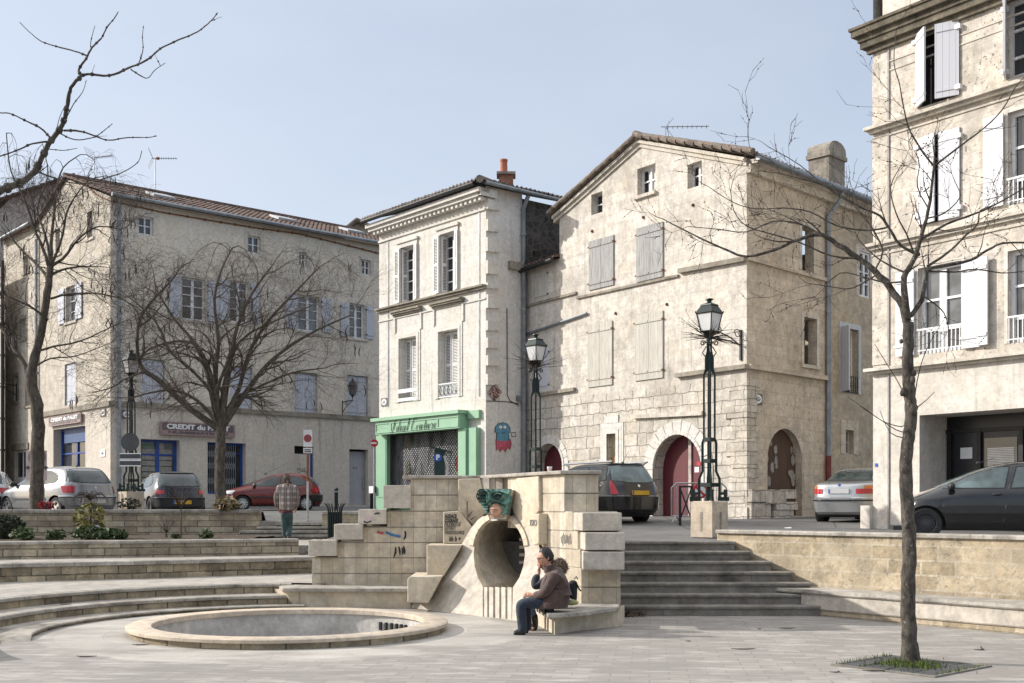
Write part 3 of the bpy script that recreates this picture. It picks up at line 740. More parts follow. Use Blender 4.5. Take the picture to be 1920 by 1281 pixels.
def lettering(w, text, u, z, size, off, mat, parent, width=None, shear=0, bold=0, spacing=1.0, name='lettering'):
 cu = bpy.data.curves.new('t', 'FONT'); cu.body = text; cu.size = size; cu.shear = shear; cu.offset = bold; cu.space_character = spacing
 cu.extrude = .002; cu.align_x = 'CENTER'; cu.align_y = 'CENTER'
 o = bpy.data.objects.new('t', cu); COL.objects.link(o)
 n = mesh_from(o, name, M[mat], parent)
 xs = [v.co.x for v in n.data.vertices]
 k = 1.0
 if width and xs: k = width / (max(xs) - min(xs))
 d = w.d3(); d = d if d.cross(V((0, 0, 1))).dot(w.n3()) > 0 else -d
 base = rootloc(parent) if parent is not None else V((0, 0, 0))
 for v in n.data.vertices:
  v.co = w.pt(u, z, off) + d * v.co.x * k + V((0, 0, v.co.y)) + w.n3() * v.co.z - base
 return n
def plaque(w, xl, yt, xr, yb, kind, label, off=.0):
 r = w.rect(xl, yt, xr, yb); c = w.pt((r[0] + r[1]) / 2, r[2], off)
 t = thing('street_sign', label, 'street sign', c)
 b = MB(); bx(b, w, r, off + .004, off + .03); b.build('plate', M['sign_dark' if kind != 'white' else 'sign_white'], t)
 uc, zc = (r[0] + r[1]) / 2, (r[2] + r[3]) / 2; hu, hz = (r[1] - r[0]) / 2, (r[3] - r[2]) / 2
 if kind != 'white':
  e = MB(); e.prism([w.pt(uc + hu * .84 * math.cos(2 * PI * k / 20), zc + hz * .8 * math.sin(2 * PI * k / 20), off + .031) for k in range(20)], w.n3() * .006)
  e.build('oval', M['sign_white'], t)
 l = MB()
 for k, ww in ((1, .25), (0, .55), (-1, .4)):
  wbox(l, w, uc - hu * ww, uc + hu * ww, zc + hz * (.28 * k) - hz * .07, zc + hz * (.28 * k) + hz * .07, off + .037, off + .041)
 l.build('lettering', M['ink'], t)
 return t
# =====================================================  left corner building
KL = V(((207 - CX) / F * 46.0, 46.0)); dM = V((.753, .658)).normalized(); dL = V((-.658, .753)).normalized()
WM = Wall(KL, dM); WL = Wall(KL, dL)
zb = street(46) - .2
root = thing('corner_building', 'long grey-beige corner building with tiled roof, attic windows and blue shopfronts', 'building', (KL.x, KL.y, street(46)))
LB = root
zE = WM.uz(222, 371)[1]; UM = WM.uz(716, 440)[0] + 1.5
UL = WL.uz(69, 480)[0]; uA, zA = WL.uz(126, 336); zB_ = WL.uz(70, 426)[1]
zBand = WM.uz(222, 757)[1]
holesU, holesG, wins = [], [], []
mw = MB()
att = [WM.rect(260, 404, 287, 438), WM.rect(465, 441, 488, 473), WM.rect(561, 472, 575, 498), WM.rect(679, 486, 695, 514)]
sec = [WM.rect(341, 519, 385, 598), WM.rect(431, 525, 466, 603), WM.rect(559, 552, 599, 619), WM.rect(655, 568, 683, 633)]
fst = [WM.rect(264, 672, 309, 754), WM.rect(432, 686, 473, 765), WM.rect(553, 697, 595, 774), WM.rect(651, 703, 690, 781)]
grd = [WM.rect(264, 823, 337, 952), WM.rect(389, 829, 461, 926), WM.rect(552, 836, 588, 947.5), WM.rect(655, 842, 690, 947.5)]
wall_panel(mw, WM, [(0, zBand), (UM, zBand), (UM, zE), (0, zE)], [rpoly(r) for r in att + sec + fst], .22)
wall_panel(mw, WM, [(0, zb), (UM, zb), (UM, zBand - .002), (0, zBand - .002)], [rpoly((r[0], r[1], max(r[2], zb + .02), r[3])) for r in grd], .45, 1)
mw.build('wall', [M['left_render'], M['left_base']], root)
for k, r in enumerate(att):
 window(WM, root, r, .22, 'frame_white', 2, 2, 'glass', .06, .04)
 surround(WM, root, r, .17, .012, 'trim', bottom=False)
for k, r in enumerate(sec):
 window(WM, root, r, .22, 'frame_white', 2, [.33, .6, .8], 'glass_mid', .07, .035, mull=.12)
 surround(WM, root, r, .16, .012, 'trim', bottom=True)
 wd = (r[1] - r[0]) * .5
 for (a, c) in ((r[0] - wd - .08, r[0] - .08), (r[1] + .08, r[1] + wd + .08)):
  shutter(WM, root, (a, c, r[2] + .03, r[3] - .03), .03, 'shutter_grey')
for r in fst:
 shutter(WM, root, (r[0] + .02, r[1] - .02, r[2] + .02, r[3] - .02), -.12, 'shutter_grey', leaves=2)
 b = MB(); bx(b, WM, r, -.26, -.2); b.build('window', M['dark'], root)
 surround(WM, root, r, .16, .01, 'trim')
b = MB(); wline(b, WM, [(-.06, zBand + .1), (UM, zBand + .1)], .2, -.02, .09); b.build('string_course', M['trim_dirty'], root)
b = MB(); wline(b, WM, [(0, zb + .55), (grd[0][0], zb + .55)], .6, -.01, .03); b.build('plinth', M['left_base'], root)
sw = grd[0]; f = window(WM, root, (sw[0], sw[1], sw[2], sw[3]), .4, 'frame_blue', 2, [.78], 'glass_mid', .12, .08, mull=.16, name='shop_window')
b = MB()
for k in range(9):
 z = sw[2] + .3 + k * .24; wbox(b, WM, sw[0] + .16, sw[0] + (sw[1] - sw[0]) * .36, z, z + .2, -.33, -.315); wbox(b, WM, sw[0] + .2, sw[1] - .2, z, z + .2, -.345, -.338)
b.build('blind', M['paper'], f)
sw = grd[1]; f = window(WM, root, sw, .4, 'frame_blue', 2, [.8], 'glass', .1, .06, name='shop_window')
g = MB()
nL = 14
for k in range(nL):
 u = sw[0] + .1 + (sw[1] - sw[0] - .5) * k / (nL - 1); wbox(g, WM, u - .008, u + .008, sw[2] + .05, sw[3] - .1, -.2, -.185)
zz = sw[2] + .35
for band in (.25, .55, .78):
 z = sw[2] + (sw[3] - sw[2]) * band
 for k in range(nL - 1):
  u = sw[0] + .1 + (sw[1] - sw[0] - .5) * k / (nL - 1); du = (sw[1] - sw[0] - .5) / (nL - 1)
  for s in (1, -1):
   g.tube([WM.pt(u, z - s * .16, -.18), WM.pt(u + du, z + s * .16, -.18)], .009, 4)
g.build('folding_grille', M['steel'], f)
dr = grd[2]; b = MB(); wbox(b, WM, dr[0] + .02, dr[1] - .12, dr[2], dr[3] - .35, -.14, -.1); d = b.build('door', M['left_base'], root)
b = MB(); wbox(b, WM, dr[1] - .12, dr[1] - .02, dr[2], dr[3] - .05, -.14, -.07); b.build('door_frame', M['frame_blue'], d)
b = MB(); wbox(b, WM, dr[0], dr[1], dr[3] - .35, dr[3], -.4, -.3); b.build('door_recess', M['dark'], d)
b = MB()
for k in range(18):
 a0, a1 = 2 * PI * k / 18, 2 * PI * (k + 1) / 18; c = ((dr[0] + dr[1]) / 2 - .02, dr[2] + 1.25)
 b.tube([WM.pt(c[0] + .3 * math.cos(a0), c[1] + .3 * math.sin(a0), -.098), WM.pt(c[0] + .3 * math.cos(a1), c[1] + .3 * math.sin(a1), -.098)], .012, 4)
b.build('graffiti', M['ink_soft'], d)
lettering(WM, 'PNKS', (dr[0] + dr[1]) / 2, dr[2] + 1.6, .26, -.096, 'ink_soft', d, name='graffiti')
dr = grd[3]; b = MB(); wbox(b, WM, dr[0] + .02, dr[1] - .02, dr[2], dr[3] - .1, -.3, -.24); d = b.build('door', M['grey_door'], root)
b = MB(); wbox(b, WM, dr[1] - .16, dr[1] - .12, dr[2] + .8, dr[2] + 1.3, -.24, -.19); b.build('handle', M['steel'], d)
lettering(WM, 'N 5', (dr[0] + dr[1]) / 2 - .05, dr[2] + 1.75, .16, -.236, 'ink', d)
hl = [WL.rect(164, 399, 174, 449), WL.rect(104.5, 431, 113, 478), WL.rect(124, 540, 142, 606), WL.rect(122, 684, 142, 761)]
gl = [WL.rect(100, 806, 160, 925)]
mw = MB(); zBl = zBand
wall_panel(mw, WL, [(0, zBl), (UL, zBl), (UL, zB_), (uA, zA), (0, zE)], [rpoly(r) for r in hl], .25)
wall_panel(mw, WL, [(0, zb), (UL, zb), (UL, zBl - .002), (0, zBl - .002)], [rpoly((gl[0][0], gl[0][1], zb + .1, gl[0][3]))], .5, 1)
ba, bb = WM.pt(UM, zb), WL.pt(UL, zb); bc = ba + (bb - WL.pt(0, zb))
for p, q in ((ba, bc), (bc, bb)): mw.face([p, q, V((q.x, q.y, zE)), V((p.x, p.y, zE))])
mw.build('wall', [M['left_stone'], M['left_base']], root)
for r in hl[:2]: window(WL, root, r, .25, 'frame_grey', 1, 2, 'glass', .05); surround(WL, root, r, .14, .015, 'trim', bottom=True)
window(WL, root, hl[2], .25, 'frame_white', 1, [.3, .6], 'glass_mid', .08); surround(WL, root, hl[2], .14, .015, 'trim', bottom=True)
r = hl[2]; wd = (r[1] - r[0]) * .62
for (a, c) in ((r[0] - wd - .1, r[0] - .1), (r[1] + .1, r[1] + wd + .1)): shutter(WL, root, (a, c, r[2], r[3]), .03, 'shutter_grey')
shutter(WL, root, hl[3], -.1, 'shutter_grey', leaves=2)
b = MB(); bx(b, WL, hl[3], -.26, -.2); b.build('window', M['dark'], root); surround(WL, root, hl[3], .14, .015, 'trim')
r = gl[0]; f = window(WL, root, (r[0], r[1], zb + .1, r[3]), .45, 'frame_blue', 2, [.7], 'glass', .1, .07, name='shop_window')
b = MB(); wbox(b, WL, r[0] + .02, r[1] - .5, r[3] - .62, r[3] - .02, -.42, -.3); b.build('fascia', plain('blue_fascia', (.03, .075, .2), .5), f)
b = MB(); wline(b, WL, [(-.06, zBl + .1), (UL, zBl + .1)], .22, -.02, .09); b.build('string_course', M['trim_dirty'], root)
k0 = WM.pt(-.12, zE + .06, .3); k1 = WM.pt(UM, zE + .06, .3)
rid0 = WL.pt(uA, zA + .12, .15); rid1 = rid0 + (k1 - k0)
bk0 = WL.pt(UL + .25, zB_ + .02, .15); bk1 = bk0 + (k1 - k0)
tile_roof(k0, k1, rid1, rid0, root, 'tiles', .23, .36)
tile_roof(bk1, bk0, rid0, rid1, root, 'tiles', .23, .36)
verge(root, rid0 + V((0, 0, .03)), rid1 + V((0, 0, .03)), .12, 'tiles')
for (px, py) in ((302, 361), (532, 407), (660, 430)):
 c = P(px, py, 49.5 if px < 400 else (53.5 if px < 600 else 56.5)); sd = (k1 - k0).normalized(); up = (rid0 - k0).normalized(); nn = sd.cross(up).normalized()
 if nn.z < 0: nn = -nn
 c = c + nn * ((k0 - c).dot(nn) + .05)
 b = MB(); q = [c + sd * x + up * y for x, y in ((-.5, -.45), (.5, -.45), (.5, .45), (-.5, .45))]; b.prism(q, nn * .1); b.build('skylight', M['frame_grey'], root)
b = MB(); b.tube([WM.pt(-.1, zE, .4), WM.pt(UM, zE, .4)], .085, 8); b.build('gutter', M['zinc'], root, smooth=40)
pu = WM.uz(222, 500)[0]
pipe(root, [WM.pt(pu, zE - .02, .38), WM.pt(pu, zE - .3, .1), WM.pt(pu, zBand + .3, .09), WM.pt(pu, zBand + .1, .16), WM.pt(pu, zb + .3, .1)], .065)
pl = WL.uz(72, 600)[0]; pipe(root, [WL.pt(pl, zB_ - .6, .1), WL.pt(pl, zb + .3, .1)], .07)
b = MB(); pts = [(207, 377), (300, 398), (400, 415), (480, 428), (560, 439), (640, 458), (716, 477)]; pp = [WM.px(x, y, .05) for x, y in pts]; b.tube(pp, .028, 5)
for p, q in zip(pp[:-1], pp[1:]):
 for k in range(3): b.blob(p.lerp(q, (k + .5) / 3), .06, 0, 5, 4)
pp = [WL.px(x, y, .05) for x, y in ((207, 377), (185, 367), (160, 345), (135, 332))]; b.tube(pp, .028, 5)
b.build('cable', M['rust'], root)
def shop_sign(w, xl, yt, xr, yb, label, top, sub, sz):
 r = w.rect(xl, yt, xr, yb); t = thing('shop_sign', label, 'shop sign', w.pt((r[0] + r[1]) / 2, r[2]))
 b = MB(); bx(b, w, r, .06, .14); b.build('board', M['sign_mauve'], t)
 h = r[3] - r[2]; b = MB(); wbox(b, w, r[0] + .08, r[1] - .08, r[2] + h * .38, r[3] - h * .1, .139, .15); b.build('panel', M['sign_dark'], t)
 wd = r[1] - r[0]
 lettering(w, top, (r[0] + r[1]) / 2, r[2] + h * .63, h * .5, .153, 'sign_white', t, wd * .84, 0, .012)
 lettering(w, sub, (r[0] + r[1]) / 2, r[2] + h * .2, h * .24, .142, 'sign_dark', t, wd * .8, 0, .008)
 return t
shop_sign(WM, 298, 790, 438, 815, 'mauve shop sign reading CREDIT du PALET, partly hidden by the big tree trunk', 'CREDIT du PALET', 'NUMISMATIQUE', .3)
shop_sign(WL, 157, 774, 97, 792, 'mauve shop sign reading CREDIT du PALET above the blue shopfront, left face of corner building', 'CREDIT du PALET', 'NUMISMATIQUE', .3)
plaque(WM, 228, 769, 247, 784, 'oval', 'dark street plaque with white oval behind the left street lamp')
plaque(WL, 199, 766, 189, 780, 'oval', 'small blue street plaque by the corner, beside the shop sign')
plaque(WL, 198, 843, 189, 856, 'white', 'small white notice on the corner pier above the silver hatchback')
# =====================================================  neighbours on the far left
zn0 = zb
nb = thing('neighbour_house', 'narrow old stone house with orange tiled roof at the far left', 'house', WL.pt(UL + 2, zb))
nu0, nu1 = UL + .02, WL.uz(7, 600)[0]; zEn = WL.uz(40, 434)[1]
nh = [WL.rect(45, 481, 53.5, 513), WL.rect(39, 600, 48, 638), WL.rect(26, 706, 34, 755), WL.rect(49, 708, 66, 762), WL.rect(27, 845, 50, 936)]
mw = MB(); wall_panel(mw, WL, [(nu0, zb), (nu1, zb), (nu1, zEn), (nu0, zEn)], [rpoly(r) for r in nh], .3)
o = -WL.n3() * 7
mw.face([WL.pt(nu1, zb), WL.pt(nu1, zb) + o, WL.pt(nu1, zEn) + o + V((0, 0, 1.6)), WL.pt(nu1, zEn)])
mw.build('wall', M['left_stone'], nb)
for r in nh[:4]: window(WL, nb, r, .28, 'frame_grey', 1, 3, 'glass', .06); surround(WL, nb, r, .12, .02, 'trim_dirty', bottom=True)
r = nh[4]; b = MB(); bx(b, WL, r, -.2, -.14); d = b.build('door', M['frame_white'], nb)
for s in (0, 1):
 u = r[0] + (r[1] - r[0]) * (.08 + .48 * s); b = MB(); wbox(b, WL, u, u + (r[1] - r[0]) * .36, r[2] + 1.05, r[3] - .12, -.145, -.13); b.build('pane', M['glass'], d)
b = MB(); wbox(b, WL, r[0] - .3, r[1] + .3, r[3], r[3] + .3, -.02, .06); b.build('lintel', M['trim_dirty'], nb)
e0, e1 = WL.pt(nu0, zEn, .25), WL.pt(nu1 + .2, zEn, .25)
tile_roof(e0, e1, e1 + o * .5 + V((0, 0, 1.3)), e0 + o * .5 + V((0, 0, 1.3)), nb, 'tiles_red', .22, .34)
b = MB(); b.tube([WL.pt(nu0, zEn - .05, .33), WL.pt(nu1, zEn - .05, .33)], .08, 8); b.build('gutter', M['zinc'], nb)
gb = thing('gabled_house', 'plain grey rendered gable rising behind the neighbour house at the far left', 'house', P(60, 700, 58))
b = MB(); pts = [P(-60, 452, 58), P(-60, 900, 58), P(140, 900, 58), P(140, 330, 58), P(122, 335, 58), P(20, 372, 58)]
b.prism(pts, V((0, 6, 0))); b.build('wall', M['far_render'], gb)
a0, a1 = P(-70, 395, 57.7), P(140, 326, 57.7)
tile_roof(a0, a0 + V((0, 6.4, 0)), a1 + V((0, 6.4, 0)), a1, gb, 'tiles', .23, .36)
ed = thing('grey_house', 'sliver of a pale house with dark downpipe at the extreme left edge', 'house', P(-30, 900, 53))
b = MB(); w3 = Wall(P(10, 0, 53.6), dL); wall_panel(b, w3, [(0, zb), (7, zb), (7, 13), (0, 13)], [], .2); b.build('wall', M['left_render'], ed)
pipe(ed, [w3.pt(.1, 13.2, .1), w3.pt(.1, zb, .1)], .09, 'iron_black')
sg = thing('small_house', 'small tiled gable peeping over the right end of the long roof', 'house', P(680, 470, 70))
b = MB(); b.prism([P(648, 480, 70), P(648, 428, 70), P(668, 416, 70), P(730, 445, 70), P(730, 480, 70)], V((0, 8, 0))); b.build('wall', M['rubble'], sg)
g0, g1, g2 = P(645, 431, 69.7), P(669, 412, 69.7), P(735, 445, 69.7); yy = V((0, 8.4, 0))
tile_roof(g0, g0 + yy, g1 + yy, g1, sg, 'tiles_old', .24, .4); tile_roof(g2 + yy, g2, g1, g1 + yy, sg, 'tiles_old', .24, .4)
verge(sg, g0, g1, .13); verge(sg, g1, g2, .13)
# =====================================================  white townhouse with the green shop
KW = V(((911 - CX) / F * 38.5, 38.5)); dWf = V((-.644, .765)).normalized(); dWs = V((.765, .644)).normalized()
WF = Wall(KW, dWf); WS = Wall(KW, dWs)
wh = thing('townhouse', 'white stone townhouse with dentil cornice and corner quoins above the mint green shop', 'house', (KW.x, KW.y, street(38.5)))
zb = street(38.5) - .2
UF = WF.uz(711, 600)[0]; zC = WF.uz(906, 372)[1]; zT = WF.uz(920, 340)[1]
zS1 = WF.uz(906, 536)[1]; US = WS.uz(979, 500)[0]
up = [WF.rect(852, 441, 826, 551), WF.rect(778, 463, 752, 569)]
up = [WF.rect(826, 441, 855, 551), WF.rect(752, 466, 779, 569)]
lo = [WF.rect(823, 623, 860, 748), WF.rect(749, 636, 782, 755)]
sh = WF.rect(726, 810, 870, 965)
sh = (sh[0], sh[1], street(39) + .0, WF.uz(726, 812)[1])
mw = MB(); wall_panel(mw, WF, [(0, zb), (UF, zb), (UF, zT - .15), (0, zT - .15)], [rpoly(r) for r in up + lo] + [rpoly(sh)], .36)
mw.build('wall', M['white_stone'], wh)
mw = MB(); wall_panel(mw, WS, [(0, zb), (US, zb), (US, zT - .1), (0, zT - .1)], [], .2)
mw.build('wall', M['white_side'], wh)
mw = MB(); US2 = US + 4.6; wall_panel(mw, WS, [(US, zb), (US2, zb), (US2, zT - .25), (US, zT - .25)], [rpoly(WS.rect(1000, 470, 1004, 480))], .2)
f0, f1 = WF.pt(UF, zb), WF.pt(UF, zb) + WS.d3() * US2; f2 = WS.pt(US2, zb)
for p, q in ((f0, f1), (f1, f2)): mw.face([p, q, V((q.x, q.y, zT - .2)), V((p.x, p.y, zT - .2))])
mw.build('wall', M['rubble_dark'], wh)
for k, r in enumerate(up):
 f = window(WF, wh, r, .34, 'frame_white', 2, [.2, .4, .6, .78], 'glass', .06, .035, mull=.1)
 s = surround(WF, wh, r, .16, .05, 'white_stone'); b = MB(); u0, u1, z0, z1 = r
 wbox(b, WF, u0 - .21, u1 + .21, z1 + .16, z1 + .26, -.02, .1); b.build('cornice', M['white_stone'], wh)
 louvre(WF, f, u1 + .015, u1 + .33, z0 + .02, z1 - .02, .055)
 for (uu, sgn) in ((u1 - .02, 1), (u0 + .02, -1)):
  ww = Wall(WF.pt(uu, 0, -.02), WF.n * -1, n=-WF.d * sgn); louvre(ww, f, .0, .26, z0 + .04, z1 - .04, 0)
 louvre(WF, f, u0 - .16, u0 - .015, z0 + .02, z1 - .02, .055)
for k, r in enumerate(lo):
 f = MB(); wbox(f, WF, r[0], r[1], r[2], r[3], -.5, -.36); f = f.build('window', M['dark'], wh)
 u0, u1, z0, z1 = r; n = 3
 for j in range(n):
  a = u0 + (u1 - u0) * j / n + .01; c = u0 + (u1 - u0) * (j + 1) / n - .01
  louvre(WF, f, a, c, z0 + .04, z1 - .02, -.3 - .03 * (j % 2))
 surround(WF, wh, r, .12, .05, 'white_stone'); surround(WF, wh, (r[0] - .12, r[1] + .12, r[2], r[3] + .12), .1, .03, 'white_stone')
 b = MB(); hz_ = z1 + .85
 for (dz, o) in ((0, .1), (.06, .17), (.12, .22)): wbox(b, WF, u0 - .28 - o * .3, u1 + .28 + o * .3, hz_ + dz, hz_ + dz + .06, -.02, o)
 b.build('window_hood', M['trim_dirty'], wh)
 b = MB()
 for uu in (u0 - .27, u1 + .27): wbox(b, WF, uu - .05, uu + .05, z1 + .22, hz_, -.01, .05)
 b.build('hood_jamb', M['white_stone'], wh)
 if k == 0:
  b = MB()
  for (ua, ub, za, zc) in ((u0, u1, z0 + .02, z0 + .06), (u0, u1, z0 + .48, z0 + .52)): wbox(b, WF, ua, ub, za, zc, .0, .03)
  m = 5
  for j in range(m):
   c = u0 + (u1 - u0) * (j + .5) / m; rr = (u1 - u0) / m / 2
   for q in range(10):
    a0, a1 = 2 * PI * q / 10, 2 * PI * (q + 1) / 10
    b.tube([WF.pt(c + rr * math.cos(a0), z0 + .27 + .2 * math.sin(a0), .015), WF.pt(c + rr * math.cos(a1), z0 + .27 + .2 * math.sin(a1), .015)], .014, 4)
   b.tube([WF.pt(c - rr, z0 + .06, .015), WF.pt(c + rr, z0 + .5, .015)], .012, 4); b.tube([WF.pt(c + rr, z0 + .06, .015), WF.pt(c - rr, z0 + .5, .015)], .012, 4)
  b.build('railing', M['iron_white'], f)
 else:
  b = MB(); wbox(b, WF, u0 - .05, u1 + .05, z0 + .33, z0 + .47, .02, .06); wbox(b, WF, u0 - .05, u1 + .05, z0 + .02, z0 + .14, .02, .06); b.build('rail', M['frame_white'], f)
b = MB()
for (dz, h, o) in ((0, .12, .12), (.02, .06, .2)): wline(b, WF, [(-.03, zS1 + dz), (UF + .04, zS1 + dz)], h, -.02, o)
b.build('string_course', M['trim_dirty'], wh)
b = MB()
for u in (WF.uz(899, 600)[0], WF.uz(728.5, 600)[0]): wbox(b, WF, u - .03, u + .03, WF.uz(780, 757)[1], zC - .35, -.0, .022)
b.build('drain_strip', M['zinc'], wh)
b = MB(); wline(b, WF, [(0, zC - .35), (UF, zC - .35)], .07, -.01, .06); wline(b, WF, [(0, zS1 - .42), (UF, zS1 - .42)], .05, -.01, .04); b.build('moulding', M['white_stone'], wh)
b = MB(); wline(b, WF, [(-.12, zC + .12), (UF + .25, zC + .12)], .12, -.02, .34); wline(b, WF, [(-.16, zC + .26), (UF + .3, zC + .26)], .14, -.02, .44)
wline(b, WF, [(-.02, zC - .0), (UF + .05, zC - .0)], .1, -.02, .12)
nd = 26
for k in range(nd):
 u = -.05 + (UF + .2) * k / nd; wbox(b, WF, u, u + .12, zC - .13, zC + .0, .12, .27)
wline(b, WS, [(-.34, zC + .26), (.35, zC + .26)], .26, -.02, .16)
b.build('cornice', M['white_stone'], wh)
b = MB(); rg = random.Random(2)
for (ya, yb) in ((375, 393), (412, 434), (446, 472), (489, 514), (531, 541), (553, 578), (602, 620), (634, 653), (667, 686), (702, 722)):
 z1, z0 = WS.uz(914, ya)[1], WS.uz(914, yb)[1]; wd = .50 + .06 * rg.random()
 b = MB(); wbox(b, WS, .0, wd * .53, z0, z1, -.01, .09 + .03 * rg.random()); wbox(b, WS, wd * .53, wd, z0 + .03, z1 - .015, -.012, .06 + .03 * rg.random()); b.build('quoin', M['white_stone'], wh)
ey = zT
c0 = WF.pt(UF + .35, ey - .02, .55); c1 = V(((920 - CX) / F * 38.1, 38.1, ey)); c1 = WF.pt(-.25, ey - .02, .55)
s1 = WS.pt(US2, ey - .02, .3); s0 = WS.pt(-.45, ey - .02, .3)
cor = (KW + WF.n * .55 + WS.n * .35); cor = V((cor.x, cor.y, ey - .02))
mid = (V((KW.x, KW.y, 0)) + WF.d3() * UF * .5 + WS.d3() * US2 * .6)
top = V((mid.x, mid.y, ey + 1.1))
fe = WF.pt(UF + .35, ey - .02, .55)
tile_roof(cor, fe, top + WF.d3() * .6, top, wh, 'tiles_old', .2, .33)
tile_roof(s1, cor, top, top + WS.d3() * 1.0, wh, 'tiles_old', .2, .33)
verge(wh, cor, top, .12)
b = MB(); b.tube([cor + V((0, 0, -.1)) + WF.d3() * .3, fe + V((0, 0, -.1))], .075, 8); b.build('gutter', M['iron_black'], wh, smooth=40)
b = MB(); b.tube([cor + V((0, 0, -.08)) + WS.d3() * .25, s1 + V((0, 0, -.12))], .075, 8); b.build('gutter', M['zinc'], wh, smooth=40)
pu = WS.uz(978, 500)[0]
pipe(wh, [WS.pt(pu + .08, ey - .2, .26), WS.pt(pu, ey - .6, .1), WS.pt(pu, WS.uz(978, 490)[1], .1), WS.pt(pu - .08, WS.uz(978, 497)[1], .12), WS.pt(pu, WS.uz(978, 505)[1], .12), WS.pt(pu, zb + .2, .12)], .075)
b = MB(); q = [WS.px(x, y, .02) for x, y in ((950, 578), (950.5, 742), (956, 752), (972, 761))]; b.tube(q, .014, 4)
q = [WS.px(x, y, .02) for x, y in ((911, 752), (945, 753), (972, 757))]; b.tube(q, .012, 4); b.build('cable', M['ink'], wh)
b = MB(); r = WS.rect(967, 742, 977, 752); bx(b, WS, r, 0, .12); b.build('junction_box', M['zinc'], wh)
b = MB(); wbox(b, WS, WS.uz(952, 490)[0], US, WS.uz(952, 505)[1], WS.uz(952, 490)[1], -.02, .14); b.build('bracket', M['trim_dirty'], wh)
ch = MB(); cc = P(949, 330, 40.2); ch.box((cc.x - .25, cc.y - .25, cc.z - .9), (cc.x + .25, cc.y + .25, cc.z - .02)); cb = ch.build('chimney', M['brick_red'], wh)
k = MB(); k.box((cc.x - .33, cc.y - .33, cc.z - .02), (cc.x + .33, cc.y + .33, cc.z + .07)); k.build('chimney_cap', M['trim_dirty'], cb)
k = MB(); k.lathe([(.14, 0), (.13, .1), (.12, .42), (.135, .43), (.135, .5), (.1, .5)], (cc.x - .08, cc.y, cc.z + .07)); k.build('chimney_pot', M['terracotta'], cb, smooth=40)
uz = WS.uz
t = thing('diamond_panel', 'dark red speckled diamond panel hung point-down on the white side wall', 'wall panel', WS.px(926, 752))
b = MB(); b.prism([WS.px(x, y, .03) for x, y in ((913, 737), (926, 720), (939, 736), (926, 752))], WS.n3() * .03)
def speck_mat():
 m, nt, bs = _mat('speckled_red'); pos = N(nt, 'ShaderNodeNewGeometry').outputs['Position']
 n = nz(nt, pos, 16, 3); nt.links.new(mixc(nt, ramp(nt, n.outputs[0], .5, .56), (.1, .03, .03), (.42, .32, .3)), bs.inputs['Base Color']); return m
b.build('panel', speck_mat(), t)
ga = thing('wall_painting', 'painted blue-topped and pink-skirted round creature on the white side wall', 'graffiti', WS.px(942, 848))
def blob_poly(pts, off, mat, name):
 b = MB(); b.prism([WS.px(x, y, off) for x, y in pts], WS.n3() * .003); return b.build(name, mat, ga)
dk = M['ink']; blue = plain('mural_blue', (.10, .26, .36), .8, 0, .2, 9); pink = plain('mural_pink', (.5, .1, .14), .8, 0, .3, 9)
def grow(pts, k):
 cx = sum(p[0] for p in pts) / len(pts); cy = sum(p[1] for p in pts) / len(pts)
 return [(cx + (x - cx) * k, cy + (y - cy) * k) for x, y in pts]
dome = [(928, 810), (929, 801), (934, 795), (942, 793), (950, 795), (955, 802), (956, 811), (950, 812), (942, 811), (935, 813)]
body = [(931, 813), (953, 812), (954, 824), (949, 827), (936, 827), (931, 825)]
skirt = [(930, 825), (937, 827), (948, 827), (956, 824), (958, 833), (955, 844), (951, 840), (947, 848), (943, 842), (938, 847), (934, 841), (931, 845)]
for nme, pl, mt in (('skirt', skirt, pink), ('body', body, blue), ('dome', dome, blue)):
 blob_poly(grow(pl, 1.09), .002 + .003 * ('skirt', 'body', 'dome').index(nme), dk, 'outline'); blob_poly(pl, .0065 + .003 * ('skirt', 'body', 'dome').index(nme), mt, nme)
for cx in (938, 946):
 b = MB(); b.prism([WS.px(cx + 3 * math.cos(2 * PI * k / 12), 801 + 3 * math.sin(2 * PI * k / 12), .018) for k in range(12)], WS.n3() * .003); b.build('eye', M['sign_white'], ga)
b = MB(); q = [(958, 812), (966, 811), (967, 818), (959, 819), (958, 812)]; b.tube([WS.px(x, y, .006) for x, y in q], .012, 4); b.build('tag_mark', M['ink'], ga)
def shop_mat():
 m, nt, b = _mat('shop_display'); pos = N(nt, 'ShaderNodeNewGeometry').outputs['Position']; a = nz(nt, scalev(nt, pos, (1, 1, .45)), 2.6, 5, .65); c = nz(nt, pos, 6, 4)
 col = mixc(nt, ramp(nt, a.outputs[0], .36, .56), (.10, .10, .11), (.62, .62, .63)); col = mixc(nt, ramp(nt, c.outputs[0], .5, .65, 0, .5), col, (.30, .31, .34)); nt.links.new(col, b.inputs['Base Color']); setin(b, Roughness=.5); return m
sf = wh
WFf = Wall(WF.o + WF.n * .42, WF.d, n=WF.n); WFp = Wall(WF.o + WF.n * .16, WF.d, n=WF.n)
zf1 = WFf.uz(704, 785)[1]; zf0 = WFf.uz(704, 816)[1]
uL, uR = WFf.uz(704, 800)[0], WFf.uz(861, 800)[0]; uRR = WF.uz(902, 800)[0]
b = MB(); wbox(b, WF, uR, uL, zf0, zf1 - .12, .0, .42); wbox(b, WF, uR - .06, uL + .2, zf1 - .12, zf1, .0, .52)
wbox(b, WF, uRR - .02, uR - .07, zf1 - .30, zf1 - .02, .0, .12)
fas = b.build('shop_fascia', M['green_shop'], sf)
b = MB()
ua, ub = WFf.uz(733, 800)[0], WFf.uz(821, 800)[0]
